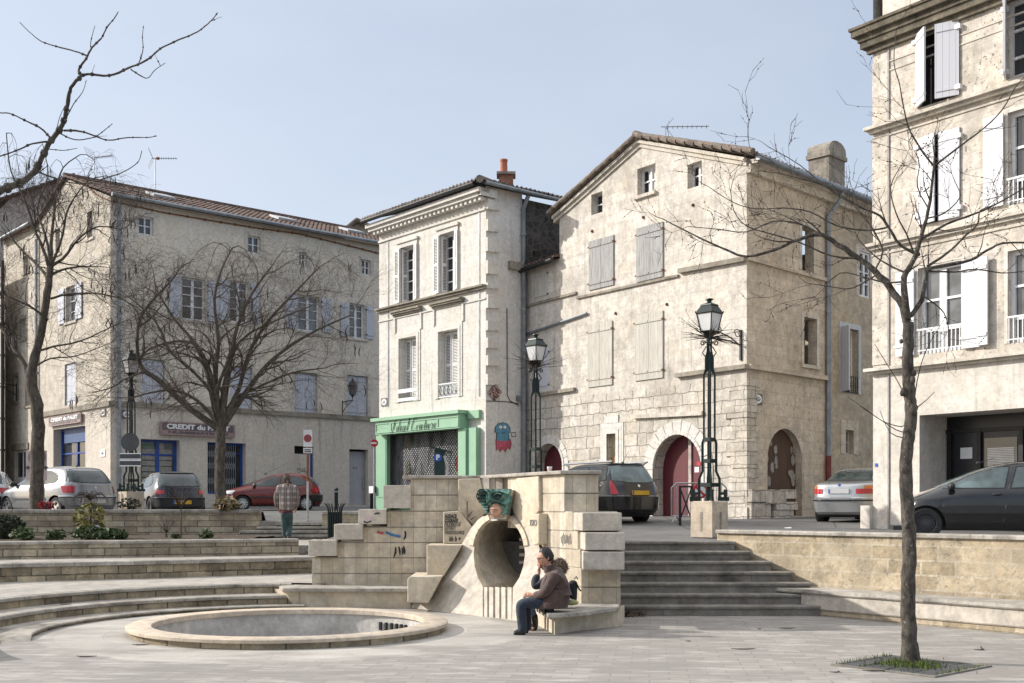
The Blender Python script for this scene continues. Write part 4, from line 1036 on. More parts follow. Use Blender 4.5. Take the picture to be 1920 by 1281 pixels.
for (a, c) in ((uL - .05, ua + .02), (ua - .02, ub + .03), (ub - .02, uR + .05)):
 for (p, q, r_, s_) in ((a, c, zf0 + .05, zf0 + .09), (a, c, zf1 - .24, zf1 - .2)): wbox(b, WF, min(p, q), max(p, q), r_, s_, .42, .445)
 for uu in (a, c): wbox(b, WF, uu - .02, uu + .02, zf0 + .05, zf1 - .2, .42, .443)
b.build('moulding', M['green_shop'], fas)
uP1, uP2 = WFp.uz(725, 880)[0], WFp.uz(705, 880)[0]; b = MB(); wbox(b, WF, uP1, uP2, zb, zf0 - .002, .0, .16); wbox(b, WF, uP1 + .05, uP2 - .05, zb + .8, zf0 - .2, .16, .18); b.build('pilaster', M['green_shop'], sf)
b = MB(); wbox(b, WF, WF.uz(901, 880)[0], WF.uz(871, 880)[0], zb, zf0 + .0, .0, .2); wbox(b, WF, WF.uz(885, 880)[0], WF.uz(871, 880)[0], zb, zf0 - .003, .2, .28); b.build('pilaster', M['green_shop'], sf)
b = MB(); bx(b, WF, (sh[0] + .01, sh[1] - .01, sh[2] + .3, sh[3] - .1), -.3, -.26); f = b.build('window', shop_mat(), sf)
b = MB(); wbox(b, WF, sh[0], sh[1], sh[2], sh[2] + .3, -.34, -.2); b.build('stall_riser', M['green_shop'], sf)
rg = random.Random(11)
b = MB(); disp = [('sign_white', (.08, .26)), ('paper', (.3, .5)), ('sign_white', (.55, .74)), ('paper', (.78, .95))]
for mt, (a, c) in disp:
 for k in range(2):
  b = MB(); ww = sh[1] - sh[0]; u = sh[0] + ww * (a + (c - a) * rg.random()); z = sh[2] + .5 + 1.5 * rg.random(); q = .08 + .12 * rg.random()
  wbox(b, WF, u - q, min(u + q, sh[1] - .05), z - q * 1.4, z + q * 1.4, -.255 + .002 * k, -.25 + .002 * k); b.build('display_goods', M[mt], f)
for (x, y, c) in ((856, 838, (.5, .12, .03)), (851, 850, (.55, .4, .03)), (848, 868, (.5, .03, .03)), (853, 880, (.45, .03, .04)), (866, 872, (.03, .16, .4)), (757, 830, (.5, .45, .08)), (757, 880, (.45, .42, .06))):
 b = MB(); u, z = WF.uz(x, y); w_ = .05 if c[1] > .4 and c[0] < .52 else .12
 b.prism([WF.pt(u + w_ * math.cos(q) * (1.0), z + .3 * math.sin(q), -.24) for q in [k * PI / 5 for k in range(10)]], WF.n3() * .004); b.build('display_goods', plain('display_colour', c, .6, 0, .3, 8), f)
b = MB(); d_ = .145; nn = int((sh[1] - sh[0] + sh[3] - sh[2]) / d_)
W_, Hh = sh[1] - sh[0], sh[3] - sh[2]
for k in range(nn + 1):
 s = k * d_
 for m_ in (0, 1):
  a = (max(0, s - Hh), min(s, Hh)); c = (min(s, W_), max(0, s - W_))
  if abs(a[0] - c[0]) < .02: continue
  pa = (sh[0] + a[0], sh[2] + a[1]); pc = (sh[0] + c[0], sh[2] + c[1])
  if m_: pa = (sh[1] - a[0], pa[1]); pc = (sh[1] - c[0], pc[1])
  b.tube([WF.pt(*pa, -.1), WF.pt(*pc, -.1)], .016, 4)
b.build('roller_grille', M['iron_black'], sf)
plaque(WF, 727, 746, 716, 761, 'oval', 'small dark street plaque with white oval at the left edge of the white townhouse')
def script(w, parent, x0, x1, ymid0, ymid1, off, mat):
 """copperplate 'Ideal Couture' as tapered tubes; glyph coordinates in x-heights"""
 gl = {'I': [[(.1, .3), (.0, .55), (.25, .75), (.9, 1.9), (1.25, 2.05), (1.0, 1.9), (.55, .6), (.2, -.05), (-.25, -.1), (-.3, .2)]],
   'd': [[(.75, .85), (.4, 1.0), (.1, .5), (.25, .02), (.55, .3), (.85, 1.0), (1.25, 2.0), (.95, 1.1), (.75, .15), (.95, .02), (1.2, .3)]],
   'e': [[(.0, .3), (.45, .6), (.6, .9), (.35, 1.0), (.12, .5), (.3, .02), (.75, .35)]],
   'a': [[(.7, .85), (.4, 1.0), (.1, .5), (.2, .02), (.5, .3), (.8, .98), (.68, .2), (.85, .02), (1.1, .3)]],
   'l': [[(.0, .3), (.5, 1.1), (.85, 2.0), (.7, 2.05), (.3, .6), (.3, .05), (.6, .2)]],
   'C': [[(1.55, 1.6), (1.6, 2.0), (1.2, 2.05), (.5, 1.4), (.25, .5), (.55, .0), (1.1, .25), (1.3, .6)], [(.9, 1.5), (.6, 1.9), (.95, 2.25), (1.7, 2.2)]],
   'o': [[(.55, .95), (.2, .8), (.1, .3), (.35, .0), (.65, .3), (.62, .85), (.5, .95), (.9, .8)]],
   'u': [[(.0, .5), (.3, 1.0), (.15, .25), (.35, .02), (.7, .4), (.9, 1.0), (.78, .2), (.95, .02), (1.15, .3)]],
   't': [[(.0, .3), (.4, 1.0), (.6, 1.6), (.35, .4), (.45, .02), (.8, .3)], [(.2, 1.05), (.75, 1.1)]],
   'r': [[(.0, .3), (.3, 1.05), (.35, .85), (.65, .9), (.5, .3), (.6, .02), (.9, .3)]]}
 adv = {'I': 1.25, 'd': 1.15, 'e': .72, 'a': 1.05, 'l': .6, 'C': 1.45, 'o': .85, 'u': 1.12, 't': .75, 'r': .85, ' ': .55}
 tx = 'Ideal Couture'; tot = sum(adv[c] for c in tx); b = MB(); x = 0
 u0, za = w.uz(x0, ymid0); u1, zc = w.uz(x1, ymid1); sc = abs(u1 - u0) / tot; sg = 1 if u1 > u0 else -1
 for c in tx:
  for s in gl.get(c, []):
   pts = []
   for i in range(len(s) - 1):
    p0, p1, p2, p3 = s[max(i - 1, 0)], s[i], s[i + 1], s[min(i + 2, len(s) - 1)]
    for k in range(4):
     t = k / 4
     pts.append(tuple(.5 * (2 * p1[j] + (p2[j] - p0[j]) * t + (2 * p0[j] - 5 * p1[j] + 4 * p2[j] - p3[j]) * t * t + (3 * p1[j] - p0[j] - 3 * p2[j] + p3[j]) * t ** 3) for j in (0, 1)))
   pts.append(s[-1]); q = []; rr = []
   for i, (a, d) in enumerate(pts):
    e = pts[min(i + 1, len(pts) - 1)]; dn = (d - e[1]) / (math.hypot(a - e[0], d - e[1]) + 1e-6)
    q.append(w.pt(u0 + sg * (x + a * .85 + .12 * d) * sc, za + (d - .9) * sc * .9, off)); rr.append(sc * (.018 + .042 * max(0, dn)))
   b.tube(q, rr, 5)
  x += adv[c]
 return b.build('lettering', M[mat], parent)
script(WFf, fas, 735, 819, 802, 797, .027, 'ink')
# =====================================================  old stone house with the red gates
KS = V((6.45, 31.5)); dSf = V((-5.99, 8.2)).normalized(); dSs = V((.705, .709)).normalized()
SF = Wall(KS, dSf); SS = Wall(KS, dSs)
zb = street(31) - .25
so = thing('stone_house', 'big weathered limestone house with asymmetric gable, worn shutters and arched red gates', 'house', (KS.x, KS.y, street(31.5)))
uG, zG = SF.uz(1201, 268); uE, zE2 = SF.uz(1049, 401); zR = SF.uz(1399, 303)[1]; uN = SF.uz(984, 600)[0]; zN = SF.uz(1052, 484)[1]
zLow = SF.uz(1290, 720)[1]
a3 = [SF.rect(1108.5, 365.5, 1129.5, 404), SF.rect(1195, 317.5, 1229, 369), SF.rect(1289, 309.5, 1316, 355)]
s2 = [SF.rect(1106, 455, 1151.5, 545), SF.rect(1195, 431, 1244, 530)]
s1_ = [SF.rect(1104, 611, 1149, 727), SF.rect(1192, 594, 1244, 715)]
nw = [SF.rect(1002, 512, 1027, 563), SF.rect(1010, 653, 1029, 733)]
gw = SF.rect(1139, 814, 1156, 886)
gu0, gu1 = SF.uz(1317, 930)[0], SF.uz(1226, 930)[0]; gz1 = SF.uz(1269, 815)[1]
gz0 = street(33) + .02; gzs = gz1 - (gu1 - gu0) / 2
au0, au1 = SF.uz(1056, 900)[0], SF.uz(1004, 900)[0]; az1 = SF.uz(1029, 832)[1]; azs = az1 - (au1 - au0) / 2
gate = arch_poly(gu0, gu1, gz0, gzs, gz1, 18); arch2 = arch_poly(au0, au1, gz0 + .1, azs, az1, 18)
zj = zLow
mw = MB()
wall_panel(mw, SF, [(0, zj), (uN, zj), (uN, zN), (uE, zN), (uE, zE2), (uG, zG), (0, zR)], [rpoly(r) for r in a3 + s2 + s1_ + nw], .3)
wall_panel(mw, SF, [(0, zb), (uN, zb), (uN, zj - .001), (0, zj - .001)], [gate, arch2, rpoly(gw)], .42, 1)
mw.build('wall', [M['stone_front'], M['stone_rough']], so)
for k, r in enumerate(a3):
 if k == 0: window(SF, so, r, .3, 'frame_grey', 1, [.5], 'glass', .05, .04)
 else:
  f = window(SF, so, r, .3, 'frame_white', 2, [.52], 'white_pane', .06, .04)
  b = MB(); u0, u1, z0, z1 = r; m_ = (u0 + u1) / 2
  b.prism([SF.pt(u0 + .07, z0 + .07, -.255), SF.pt(u0 + .3, z0 + .07, -.255), SF.pt(u0 + .24, z0 + .35, -.255), SF.pt(u0 + .08, z0 + .56, -.255)], SF.n3() * .004); b.build('broken_pane', M['dark'], f)
  b = MB(); wbox(b, SF, u1 - .22, u1 - .07, z0 + .08, z1 - .08, -.256, -.25); b.build('broken_pane', M['dark'], f)
 if k == 1:
  b = MB(); wbox(b, SF, r[0] - .05, r[1] + .1, r[2] - .1, r[2] - .002, -.05, .1); b.build('sill', M['trim'], so)
for r, mt in zip(s2 + s1_, ('shutter_worn', 'shutter_worn', 'shutter_cream', 'shutter_cream')):
 b = MB(); bx(b, SF, r, -.34, -.28); f = b.build('window', M['dark'], so)
 shutter(SF, f, (r[0] - .01, r[1] + .01, r[2] - .0, r[3] + .02), .005, mt, leaves=2, hinge='rust')
shutter(SF, so, nw[0], -.05, 'shutter_cream'); shutter(SF, so, nw[1], -.05, 'shutter_shade')
def course(pts, h, o, mat='trim_dirty', off0=-.02):
 b = MB(); wline(b, SF, [SF.uz(*p) for p in pts], h, off0, o); return b.build('string_course', M[mat], so)
course([(1400, 481.5), (1276, 505)], .13, .13); course([(1273, 515), (1083, 557)], .07, .07); course([(1082, 547), (985, 573)], .08, .07)
course([(1403, 683), (1271, 701)], .12, .14); course([(1080, 727), (1011, 738)], .11, .12)
b = MB(); b.tube([SF.px(982, 630, .06), SF.px(1103, 588, .06)], .045, 7); b.build('pipe', M['zinc'], so)
course([(1320, 771), (1190, 778)], .12, .1, 'trim')
b = MB()
def gline(p, q, h, o): wline(b, SF, [p, q], h, -.25, o)
for (h, o, dz) in ((.14, .06, 0), (.10, .14, .08)):
 gline((-.03, zR + dz), (uG, zG + dz), h, o); gline((uG, zG + dz), (uE + .25, zE2 + dz - .13), h, o)
b.build('gable_cornice', M['trim'], so)
b = MB(); wbox(b, SF, gu0 - .02, gu1 + .02, gz0, gz1 + .02, -.46, -.38); d = b.build('gate', M['red_door'], so)
b = MB(); u = SF.uz(1278, 900)[0]; wbox(b, SF, u - .055, u + .055, gz0, gz1 - .1, -.379, -.33); b.build('gate_post', plain('pale_post', (.42, .36, .33), .8, 0, .3, 4), d)
b = MB(); wbox(b, SF, au0 - .02, au1 + .02, gz0, az1 + .02, -.46, -.38); b.build('gate', M['red_door'], so)
def ring(u0, u1, zs, zt, t, proud, nm, z0=None, n=20, name='arch_stones'):
 c = (u0 + u1) / 2; a = (u1 - u0) / 2; h = zt - zs; b = MB()
 for k in range(n):
  q = []
  for (kk, rr) in ((k, 0), (k + 1, 0), (k + 1, t), (k, t)):
   g_ = PI * (kk + (.04 if kk == k else -.04)) / n; q.append(SF.pt(c + (a + rr) * math.cos(g_), zs + (h + rr) * math.sin(g_), -.015))
  b.prism(q, SF.n3() * (proud + .015))
 if z0 is not None:
  m_ = max(1, int((zs - z0) / .42))
  for s in (u0 - t, u1):
   for k in range(m_): wbox(b, SF, s, s + t, z0 + (zs - z0) * k / m_ + .006, z0 + (zs - z0) * (k + 1) / m_ - .006, -.015, proud)
 return b.build(name, M[nm], so)
ring(gu0, gu1, gzs, gz1, .42, .03, 'white_stone', gz0, 11); ring(gu0, gu1, gzs, gz1, .1, .06, 'white_stone', gz0, 20, 'arch_moulding')
ring(au0, au1, azs, az1, .3, .03, 'white_stone', gz0, 11); ring(au0, au1, azs, az1, .08, .055, 'white_stone', gz0, 20, 'arch_moulding')
rg = random.Random(4)
for row in range(7):
 z = gz0 + .05 + row * .36; u = SF.uz(1197, 900)[0] + .05
 while u < SF.uz(1072, 900)[0]:
  l = .45 + .3 * rg.random()
  if not (gw[0] - .42 < u + l and u < gw[1] + .42 and z < gw[3] + .3): b = MB(); wbox(b, SF, u, u + l - .012, z, z + .348, -.02, .012 + .012 * rg.random()); b.build('ashlar_block', M['trim'], so)
  u += l
f = MB(); bx(f, SF, gw, -.3, -.2); f = f.build('window', M['beige_panel'], so)
b = MB(); wbox(b, SF, gw[0] - .01, gw[1], gw[2], gw[2] + .5, -.2, -.13); b.build('panel', plain('ochre_panel', (.36, .22, .12), .7), f)
for (t, p) in ((.13, .05), (.24, .03), (.33, .02)): surround(SF, so, (gw[0], gw[1], gz0 + .3, gw[3]), t, p, 'white_stone', name='window_moulding')
b = MB(); wbox(b, SF, gw[0] - .1, gw[1] + .12, gw[3] + .33, gw[3] + .58, -.02, .03); b.build('keystone', M['white_stone'], so)
b = MB()
for (x, y) in ((1207, 408), (1300, 385), (1111, 434), (1155, 588), (1251, 571)):
 c = SF.px(x, y, .02); b.lathe([(.0, -.03), (.045, -.03), (.045, .02), (.02, .03), (0, .03)], c, 'y', 8)
b.build('wall_tie', M['rust'], so)
sA = SS.rect(1503, 424, 1525, 506); sB = SS.rect(1507, 594, 1531, 683)
uP = SS.uz(1548, 600)[0]; uQ = SS.uz(1665, 600)[0] + 2.5
d0, d1 = SS.uz(1439, 900)[0], SS.uz(1504, 900)[0]; dz1 = SS.uz(1474, 804)[1]; dz0 = street(32.5) + .1
door = arch_poly(d0, d1, dz0, dz1 - (d1 - d0) / 2, dz1, 16)
mw = MB(); wall_panel(mw, SS, [(0, zb), (uP, zb), (uP, zR), (0, zR)], [rpoly(sA), rpoly(sB), door], .28)
sC = SS.rect(1611, 470, 1631, 555); sD = SS.rect(1578, 613, 1609, 735); sE = SS.rect(1585, 806, 1600, 851)
wall_panel(mw, SS, [(uP, zb), (uQ, zb), (uQ, zR), (uP, zR)], [rpoly(sC), rpoly(sD), rpoly(sE)], .3, 1)
p0, p1 = SS.pt(uQ, zb), SF.pt(uN, zb) + SS.d3() * uQ; p2 = SF.pt(uN, zb)
for a, c in ((p0, p1),): mw.face([a, c, V((c.x, c.y, zR)), V((a.x, a.y, zR))])
pe = SF.pt(uE, zN); mw.face([pe, pe + SS.d3() * 9, pe + SS.d3() * 9 + V((0, 0, zE2 - zN)), V((pe.x, pe.y, zE2))])
mw.build('wall', [M['stone_side'], M['rubble']], so)
for r in (sA, sB):
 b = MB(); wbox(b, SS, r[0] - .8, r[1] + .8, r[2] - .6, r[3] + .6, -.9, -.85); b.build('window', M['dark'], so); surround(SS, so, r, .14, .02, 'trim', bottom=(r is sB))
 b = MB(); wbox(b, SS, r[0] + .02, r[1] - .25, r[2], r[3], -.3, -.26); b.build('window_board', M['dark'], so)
window(SS, so, sC, .12, 'frame_white', 2, [.3, .55, .78], 'glass', .06, .035, mull=.1); surround(SS, so, sC, .2, .015, 'trim')
f = window(SS, so, sD, .3, 'frame_white', 2, [.22, .45, .7], 'glass', .07, .035, mull=.1); surround(SS, so, sD, .16, .02, 'frame_grey')
b = MB()
for k in range(8):
 u = sD[0] + .06 + (sD[1] - sD[0] - .12) * k / 7; wbox(b, SS, u - .01, u + .01, sD[2], sD[2] + .5, .0, .02)
for z in (.0, .22, .5): wbox(b, SS, sD[0], sD[1], sD[2] + z, sD[2] + z + .025, -.005, .025)
b.build('railing', M['iron_black'], f)
ww = Wall(SS.pt(sD[0] - .02, 0, .0), SS.n * .9 - SS.d * .45); b = MB(); wbox(b, ww, 0, .42, sD[2] + .02, sD[3], -.02, .02); b.build('shutter', M['shutter_shade'], f)
f = window(SS, so, sE, .25, 'frame_grey', 2, [.5], 'glass', .05); surround(SS, so, sE, .3, .02, 'stone_side')
b = MB(); wline(b, SS, [SS.uz(1401, 482), (uP, SS.uz(1401, 482)[1])], .1, -.02, .09); b.build('string_course', M['stone_side'], so); b = MB(); wline(b, SS, [SS.uz(1401, 683), (uP, SS.uz(1401, 683)[1])], .13, -.02, .13); b.build('string_course', M['stone_side'], so)
b = MB(); wbox(b, SS, -.02, uQ, zR - .32, zR, -.02, .14); wbox(b, SS, -.02, uQ, zR - .1, zR + .02, .0, .35); b.build('eave_soffit', M['trim'], so)
b = MB(); wbox(b, SS, d0 - .02, d1 + .02, dz0, dz1 + .02, -.3, -.22); d = b.build('door', M['brown_door'], so)
rg = random.Random(8)
for k in range(16):
 u = d0 + (d1 - d0) * (.1 + .82 * rg.random()); z = dz0 + .9 + 1.2 * rg.random(); q = .05 + .07 * rg.random()
 if k > 7: u = d0 + (d1 - d0) * (.7 + .28 * rg.random())
 b = MB(); n_ = 7; b.prism([SS.pt(min(u + q * (.7 + .5 * rg.random()) * math.cos(2 * PI * j / n_), d1 - .02), z + q * 1.4 * (.7 + .5 * rg.random()) * math.sin(2 * PI * j / n_), -.218 + .002 * k) for j in range(n_)], SS.n3() * .003); b.build('torn_poster', M['paper'], d)
b = MB()
for (xl, yt, xr, yb) in ((1424, 918, 1463, 945), (1465, 918, 1486, 935), (1444, 941, 1484, 956), (1441, 957, 1478, 973), (1383, 918, 1432, 941), (1382, 943, 1436, 973)):
 r = SS.rect(xl, yt, xr, yb); u0 = max(r[0], -.02); wbox(b, SS, u0, r[1], max(r[2], zb), r[3], -.05, .12 + .1 * rg.random())
b.build('buttress_stones', M['stone_rough'], so)
b = MB(); zq = street(31.5) + .02; rg = random.Random(9); z = zq
while z < zLow - .15:
 h = .3 + .14 * rg.random(); l1, l2 = .5 + .35 * rg.random(), .35 + .3 * rg.random(); o = .02 + .04 * rg.random()
 b.prism([SF.pt(l1, z, -.02), SF.pt(l1, z, o), SF.pt(-o, z, o), SS.pt(-o, z, o), SS.pt(l2, z, o), SS.pt(l2, z, -.02)], V((0, 0, h - .012))); z += h
b.build('quoins', M['stone_rough'], so)
off = SF.n3() * .22; L = SS.d3() * (uQ + .3)
eR = SS.pt(-.1, zR + .1, .42) ;
gR0 = SF.pt(-.42, zR - .02, .22) + V((0, 0, .12)); gA = SF.pt(uG, zG + .16, .22); gL = SF.pt(uE + .35, zE2 + .05, .22)
tile_roof(gR0 + L, gR0, gA, gA + L, so, 'tiles_old', .21, .36)
tile_roof(gL, gL + L, gA + L, gA, so, 'tiles_old', .21, .36)
verge(so, gR0 + V((0, 0, .04)), gA + V((0, 0, .04)), .09); verge(so, gL + V((0, 0, .02)), gA + V((0, 0, .02)), .075); verge(so, gA + V((0, 0, .05)), gA + L + V((0, 0, .05)), .13)
g0 = SS.pt(-.15, zR - .0, .46); b = MB(); b.tube([g0, SS.pt(uQ, zR - .0, .46)], .095, 10); b.build('gutter', M['zinc'], so, smooth=40)
pipe(so, [SS.pt(uP + .22, zR - .06, .42), SS.pt(uP + .2, zR - .3, .38), SS.pt(uP, zR - .75, .1), SS.pt(uP, SS.uz(1548, 856)[1], .1)], .075)
pipe(so, [SS.pt(uP, SS.uz(1548, 855)[1], .1), SS.pt(uP, zb + .3, .1)], .085, 'pipe_red', rings=False)
e0, e1 = SF.pt(uE - .02, zN + .02, .25), SF.pt(uN + .3, zN - .06, .25)
tile_roof(e1, e0, e0 - SF.n3() * 3 + V((0, 0, .9)), e1 - SF.n3() * 3 + V((0, 0, .9)), so, 'tiles', .2, .33)
b = MB(); b.tube([SF.pt(uE + .02, zN - .08, .3), SF.pt(uN + .1, zN - .16, .3)], .08, 8); b.build('gutter', M['iron_black'], so)
cc = P(1550, 350, 36.6); hw = .47; zt = P(1550, 270, 36.6).z
b = MB(); dd = SS.d3(); ee = SS.n3()
def cbox(mb, hu, hv, z0, z1, m=0): mb.hexa([cc.xy.to_3d() + dd * a * hu + ee * c * hv + V((0, 0, z)) for z in (z0, z1) for a, c in ((-1, -1), (1, -1), (1, 1), (-1, 1))], m)
cbox(b, .5, .36, cc.z - 1.2, zt - .55); ch = b.build('chimney', M['chimney'], so)
b = MB(); cbox(b, .56, .42, zt - .55, zt - .42); cbox(b, .53, .39, zt - .42, zt - .3)
q = [cc.xy.to_3d() + dd * .53 * math.cos(PI * k / 8) + V((0, 0, zt - .3 + .3 * math.sin(PI * k / 8))) - ee * .39 for k in range(9)]; b.prism(q, ee * .78); b.build('chimney_cap', M['chimney'], ch)
plaque(SS, 1411, 737, 1428, 758, 'oval', 'dark street plaque with white oval on the shaded corner of the stone house')
lb = thing('wall_bracket', 'bare scrolled iron lamp bracket projecting from the corner of the stone house', 'iron bracket', SF.px(1389, 675))
b = MB(); wbox(b, SF, SF.uz(1390, 640)[0] - .03, SF.uz(1390, 640)[0] + .03, SF.uz(1390, 676)[1], SF.uz(1390, 619)[1], .0, .05); b.build('wall_bar', M['iron_black'], lb)
b = MB(); u_ = SF.uz(1389, 640)[0]; za_ = SF.uz(1389, 647)[1]
for s, (z0_, z1_) in enumerate((( -.0, .32), (.0, .12))): b.tube([SF.pt(u_, za_ + z0_, .05), SF.pt(u_, za_ + (z0_ + z1_) / 2 + .02, .45), SF.pt(u_, za_ + z1_, .95)], .018, 5)
def scroll(c, r0, turns=1.6, d1=None, d2=V((0, 0, 1)), n=22): return [c + (d1 * math.cos(2 * PI * turns * k / n) + d2 * math.sin(2 * PI * turns * k / n)) * r0 * (1 - .75 * k / n) for k in range(n + 1)]
b.tube(scroll(SF.pt(u_, za_ + .3, .14), .13, d1=SF.n3()), .014, 5); b.tube(scroll(SF.pt(u_, za_ + .32, .88), .12, d1=-SF.n3()), .014, 5)
b.build('scroll_arm', M['iron_black'], lb)
# =====================================================  right apartment building
KR = V(((1637 - CX) / F * 25.5, 25.5)); dR = V((.587, -.809)).normalized()
WR = Wall(KR, dR)
rb = thing('apartment_building', 'tall pale stone building with white shutters and dark recessed shop at the right edge', 'building', (KR.x, KR.y, street(25.5)))
zb = street(25) - .25; UR = 9.0
zCo = WR.uz(1637, 62)[1]; zLd = WR.uz(1637, 694)[1]; zLi = WR.uz(1724, 779)[1]
r1 = WR.rect(1722, 504, 1803, 665); r2 = WR.rect(1722, 262, 1801, 424); r3 = WR.rect(1719, 68, 1800, 204)
sp = WR.rect(1890, 470, 1972, 650)[0] - r1[0]
def sh_(r, k): return (r[0] + sp * k, r[1] + sp * k, r[2], r[3])
H_ = [sh_(r1, k) for k in range(4)] + [sh_(r2, k) for k in range(4)] + [sh_(r3, k) for k in range(4)]
H_ = [h for h in H_ if h[1] < UR - .1]
g0, g1 = WR.uz(1724, 850)[0], 8.2
mw = MB(); wall_panel(mw, WR, [(0, zLd), (UR, zLd), (UR, zCo), (0, zCo)], [rpoly(r) for r in H_], .25)
wall_panel(mw, WR, [(0, zb), (g0, zb), (g0, zLi), (g1, zLi), (g1, zb), (UR, zb), (UR, zLd - .002), (0, zLd - .002)], [], .8, 1)
zat = zCo + 2.2; wall_panel(mw, WR, [(.25, zCo), (UR, zCo), (UR, zat), (.25, zat)], [], .2, 1)
back = V((-dR.y, dR.x)) * 1.0; back = V((.809, .587, 0)) * 9
q = [WR.pt(0, zb), WR.pt(0, zb) + back, WR.pt(UR, zb) + back, WR.pt(UR, zb)]
for a, c in ((q[0], q[1]), (q[1], q[2]), (q[2], q[3])): mw.face([a, c, V((c.x, c.y, zat)), V((a.x, a.y, zat))])
mw.face([V((p.x, p.y, zat)) for p in q])
mw.build('wall', [M['right_stone'], M['right_smooth']], rb)
b = MB()
for (dz, h, o) in ((.0, .12, .1), (.14, .14, .2), (.26, .12, .24), (.40, .14, .34), (.46, .06, .38)): wline(b, WR, [(-o, zCo - .35 + dz), (UR, zCo - .35 + dz)], h, -.02, o)
b.build('cornice', M['cornice_moss'], rb)
b = MB()
for z, k in ((zCo - .75, .5), (zCo - .95, .6)): wline(b, WR, [(0, z), (UR, z)], .03, -.02, .02)
for (py_, oo) in ((246, .2), (463, .16)):
 z = WR.uz(1632, py_)[1]
 wline(b, WR, [(-oo * .6, z + .04), (UR, z + .04)], .07, -.02, oo); wline(b, WR, [(-.05, z - .03), (UR, z - .03)], .07, -.02, oo * .55); wline(b, WR, [(-.02, z - .2), (UR, z - .2)], .03, -.02, .03)
z = zLd; wline(b, WR, [(-.12, z + .02), (UR, z + .02)], .07, -.02, .2); wline(b, WR, [(-.06, z - .05), (UR, z - .05)], .06, -.02, .1)
b.build('string_course', M['trim'], rb)
b = MB(); u = WR.uz(1667, 500)[0]
wbox(b, WR, u - .018, u + .018, zb, zCo - .4, -.0, .03); b.build('drain_strip', plain('drain_grey', (.3, .27, .25), .7), rb)
b = MB(); wbox(b, WR, .0, u - .02, zLd + .1, WR.uz(1632, 470)[1] - .2, -.0, .03); wbox(b, WR, .0, u - .02, WR.uz(1632, 440)[1], WR.uz(1632, 262)[1], 0, .03); wbox(b, WR, .0, u - .02, WR.uz(1632, 240)[1], zCo - .7, 0, .03); b.build('pilaster', M['right_stone'], rb)
b = MB(); wbox(b, WR, -.25, .0, zb, WR.uz(1640, 948)[1], -.1, .12); b.build('corner_guard', M['right_smooth'], rb)
def fr_win(r, pane, rail):
 f = window(WR, rb, r, .22, 'frame_white', 2, [.27, .62], pane, .08, .05, mull=.16)
 u0, u1, z0, z1 = r
 if pane == 'glass_mid':
  b = MB(); h = (z1 - z0)
  for s in (0, 1):
   a = u0 + .1 + (u1 - u0) / 2 * s; c = a + (u1 - u0) / 2 - .17
   n_ = 12
   for k in range(n_):
    z = z0 + .1 + h * .60 * k / n_; st_ = []
    m_ = 10
    for j in range(m_ + 1): st_.append(WR.pt(a + (c - a) * j / m_, z + .05 + (.022 if j % 2 else 0), -.186))
    lo_ = [WR.pt(a + (c - a) * j / m_, z + (.018 if j % 2 else 0), -.186) for j in range(m_ + 1)]
    b.grid([lo_, st_])
  b.build('lace_curtain', M['curtain'], f)
 if rail:
  b = MB(); wbox(b, WR, u0 - .02, u1 + .02, z0 + .5, z0 + .54, .0, .03); wbox(b, WR, u0, u1, z0 + .06, z0 + .085, .002, .025)
  for k in range(11):
   u_ = u0 + .03 + (u1 - u0 - .06) * k / 10; wbox(b, WR, u_ - .009, u_ + .009, z0, z0 + .5, .005, .022)
  b.build('railing', M['iron_white'], f)
 surround(WR, rb, r, .07, .015, 'right_smooth')
 return f
for k in range(3):
 a1 = sh_(r1, k); a2 = sh_(r2, k); a3_ = sh_(r3, k)
 if a1[1] > UR - .1: continue
 f = fr_win(a1, 'glass_mid', True); wd = .42
 shutter(WR, f, (a1[1] + .04, a1[1] + .46, a1[2] + .0, a1[3] - .02), .04, 'shutter_white', hinge='iron_white')
 if k == 0: shutter(WR, f, (a1[0] - .52, a1[0] - .06, a1[2] - .0, a1[3] - .02), .04, 'shutter_white', hinge='iron_white')
 shutter(WR, f, (a1[1] + .42, a1[1] + .66, a1[2] + .02, a1[3] - .03), .09, 'shutter_white', hinge='iron_white')
 if k == 0:
  b = MB(); bx(b, WR, a2, -.26, -.2); f = b.build('window', M['dark'], rb); m_ = (a2[1] - a2[0]) / 2
  shutter_swung(WR, f, a2[0], a2[2], a2[3], m_ - .02, 12, 1, 'shutter_white'); shutter_swung(WR, f, a2[1], a2[2], a2[3], m_ - .02, 3, -1, 'shutter_shade')
 else:
  f = fr_win(a2, 'glass', True); shutter(WR, f, (a2[0] - .50, a2[0] - .06, a2[2] + .02, a2[3]), .04, 'shutter_white', hinge='iron_white')
  shutter(WR, f, (a2[1] + .06, a2[1] + .5, a2[2] + .02, a2[3]), .04, 'shutter_white', hinge='iron_white')
 m_ = (a3_[1] - a3_[0]) / 2
 if k == 0:
  b = MB(); bx(b, WR, a3_, -.26, -.2); f = b.build('window', M['dark'], rb)
  shutter_swung(WR, f, a3_[0], a3_[2], a3_[3], m_ - .02, 35, 1, 'shutter_white'); shutter_swung(WR, f, a3_[1], a3_[2], a3_[3], m_ - .03, 22, -1, 'shutter_shade')
 else:
  f = fr_win(a3_, 'glass', False); shutter_swung(WR, f, a3_[0], a3_[2], a3_[3], m_ - .02, 62, 1, 'shutter_white'); shutter_swung(WR, f, a3_[1], a3_[2], a3_[3], m_ - .02, 70, -1, 'shutter_shade')
dp = 1.0
b = MB(); b.face([WR.pt(g0, zb), WR.pt(g0, zLi), WR.pt(g0, zLi, -dp), WR.pt(g0, zb, -dp)]); b.face([WR.pt(g1, zb), WR.pt(g1, zLi), WR.pt(g1, zLi, -dp), WR.pt(g1, zb, -dp)])
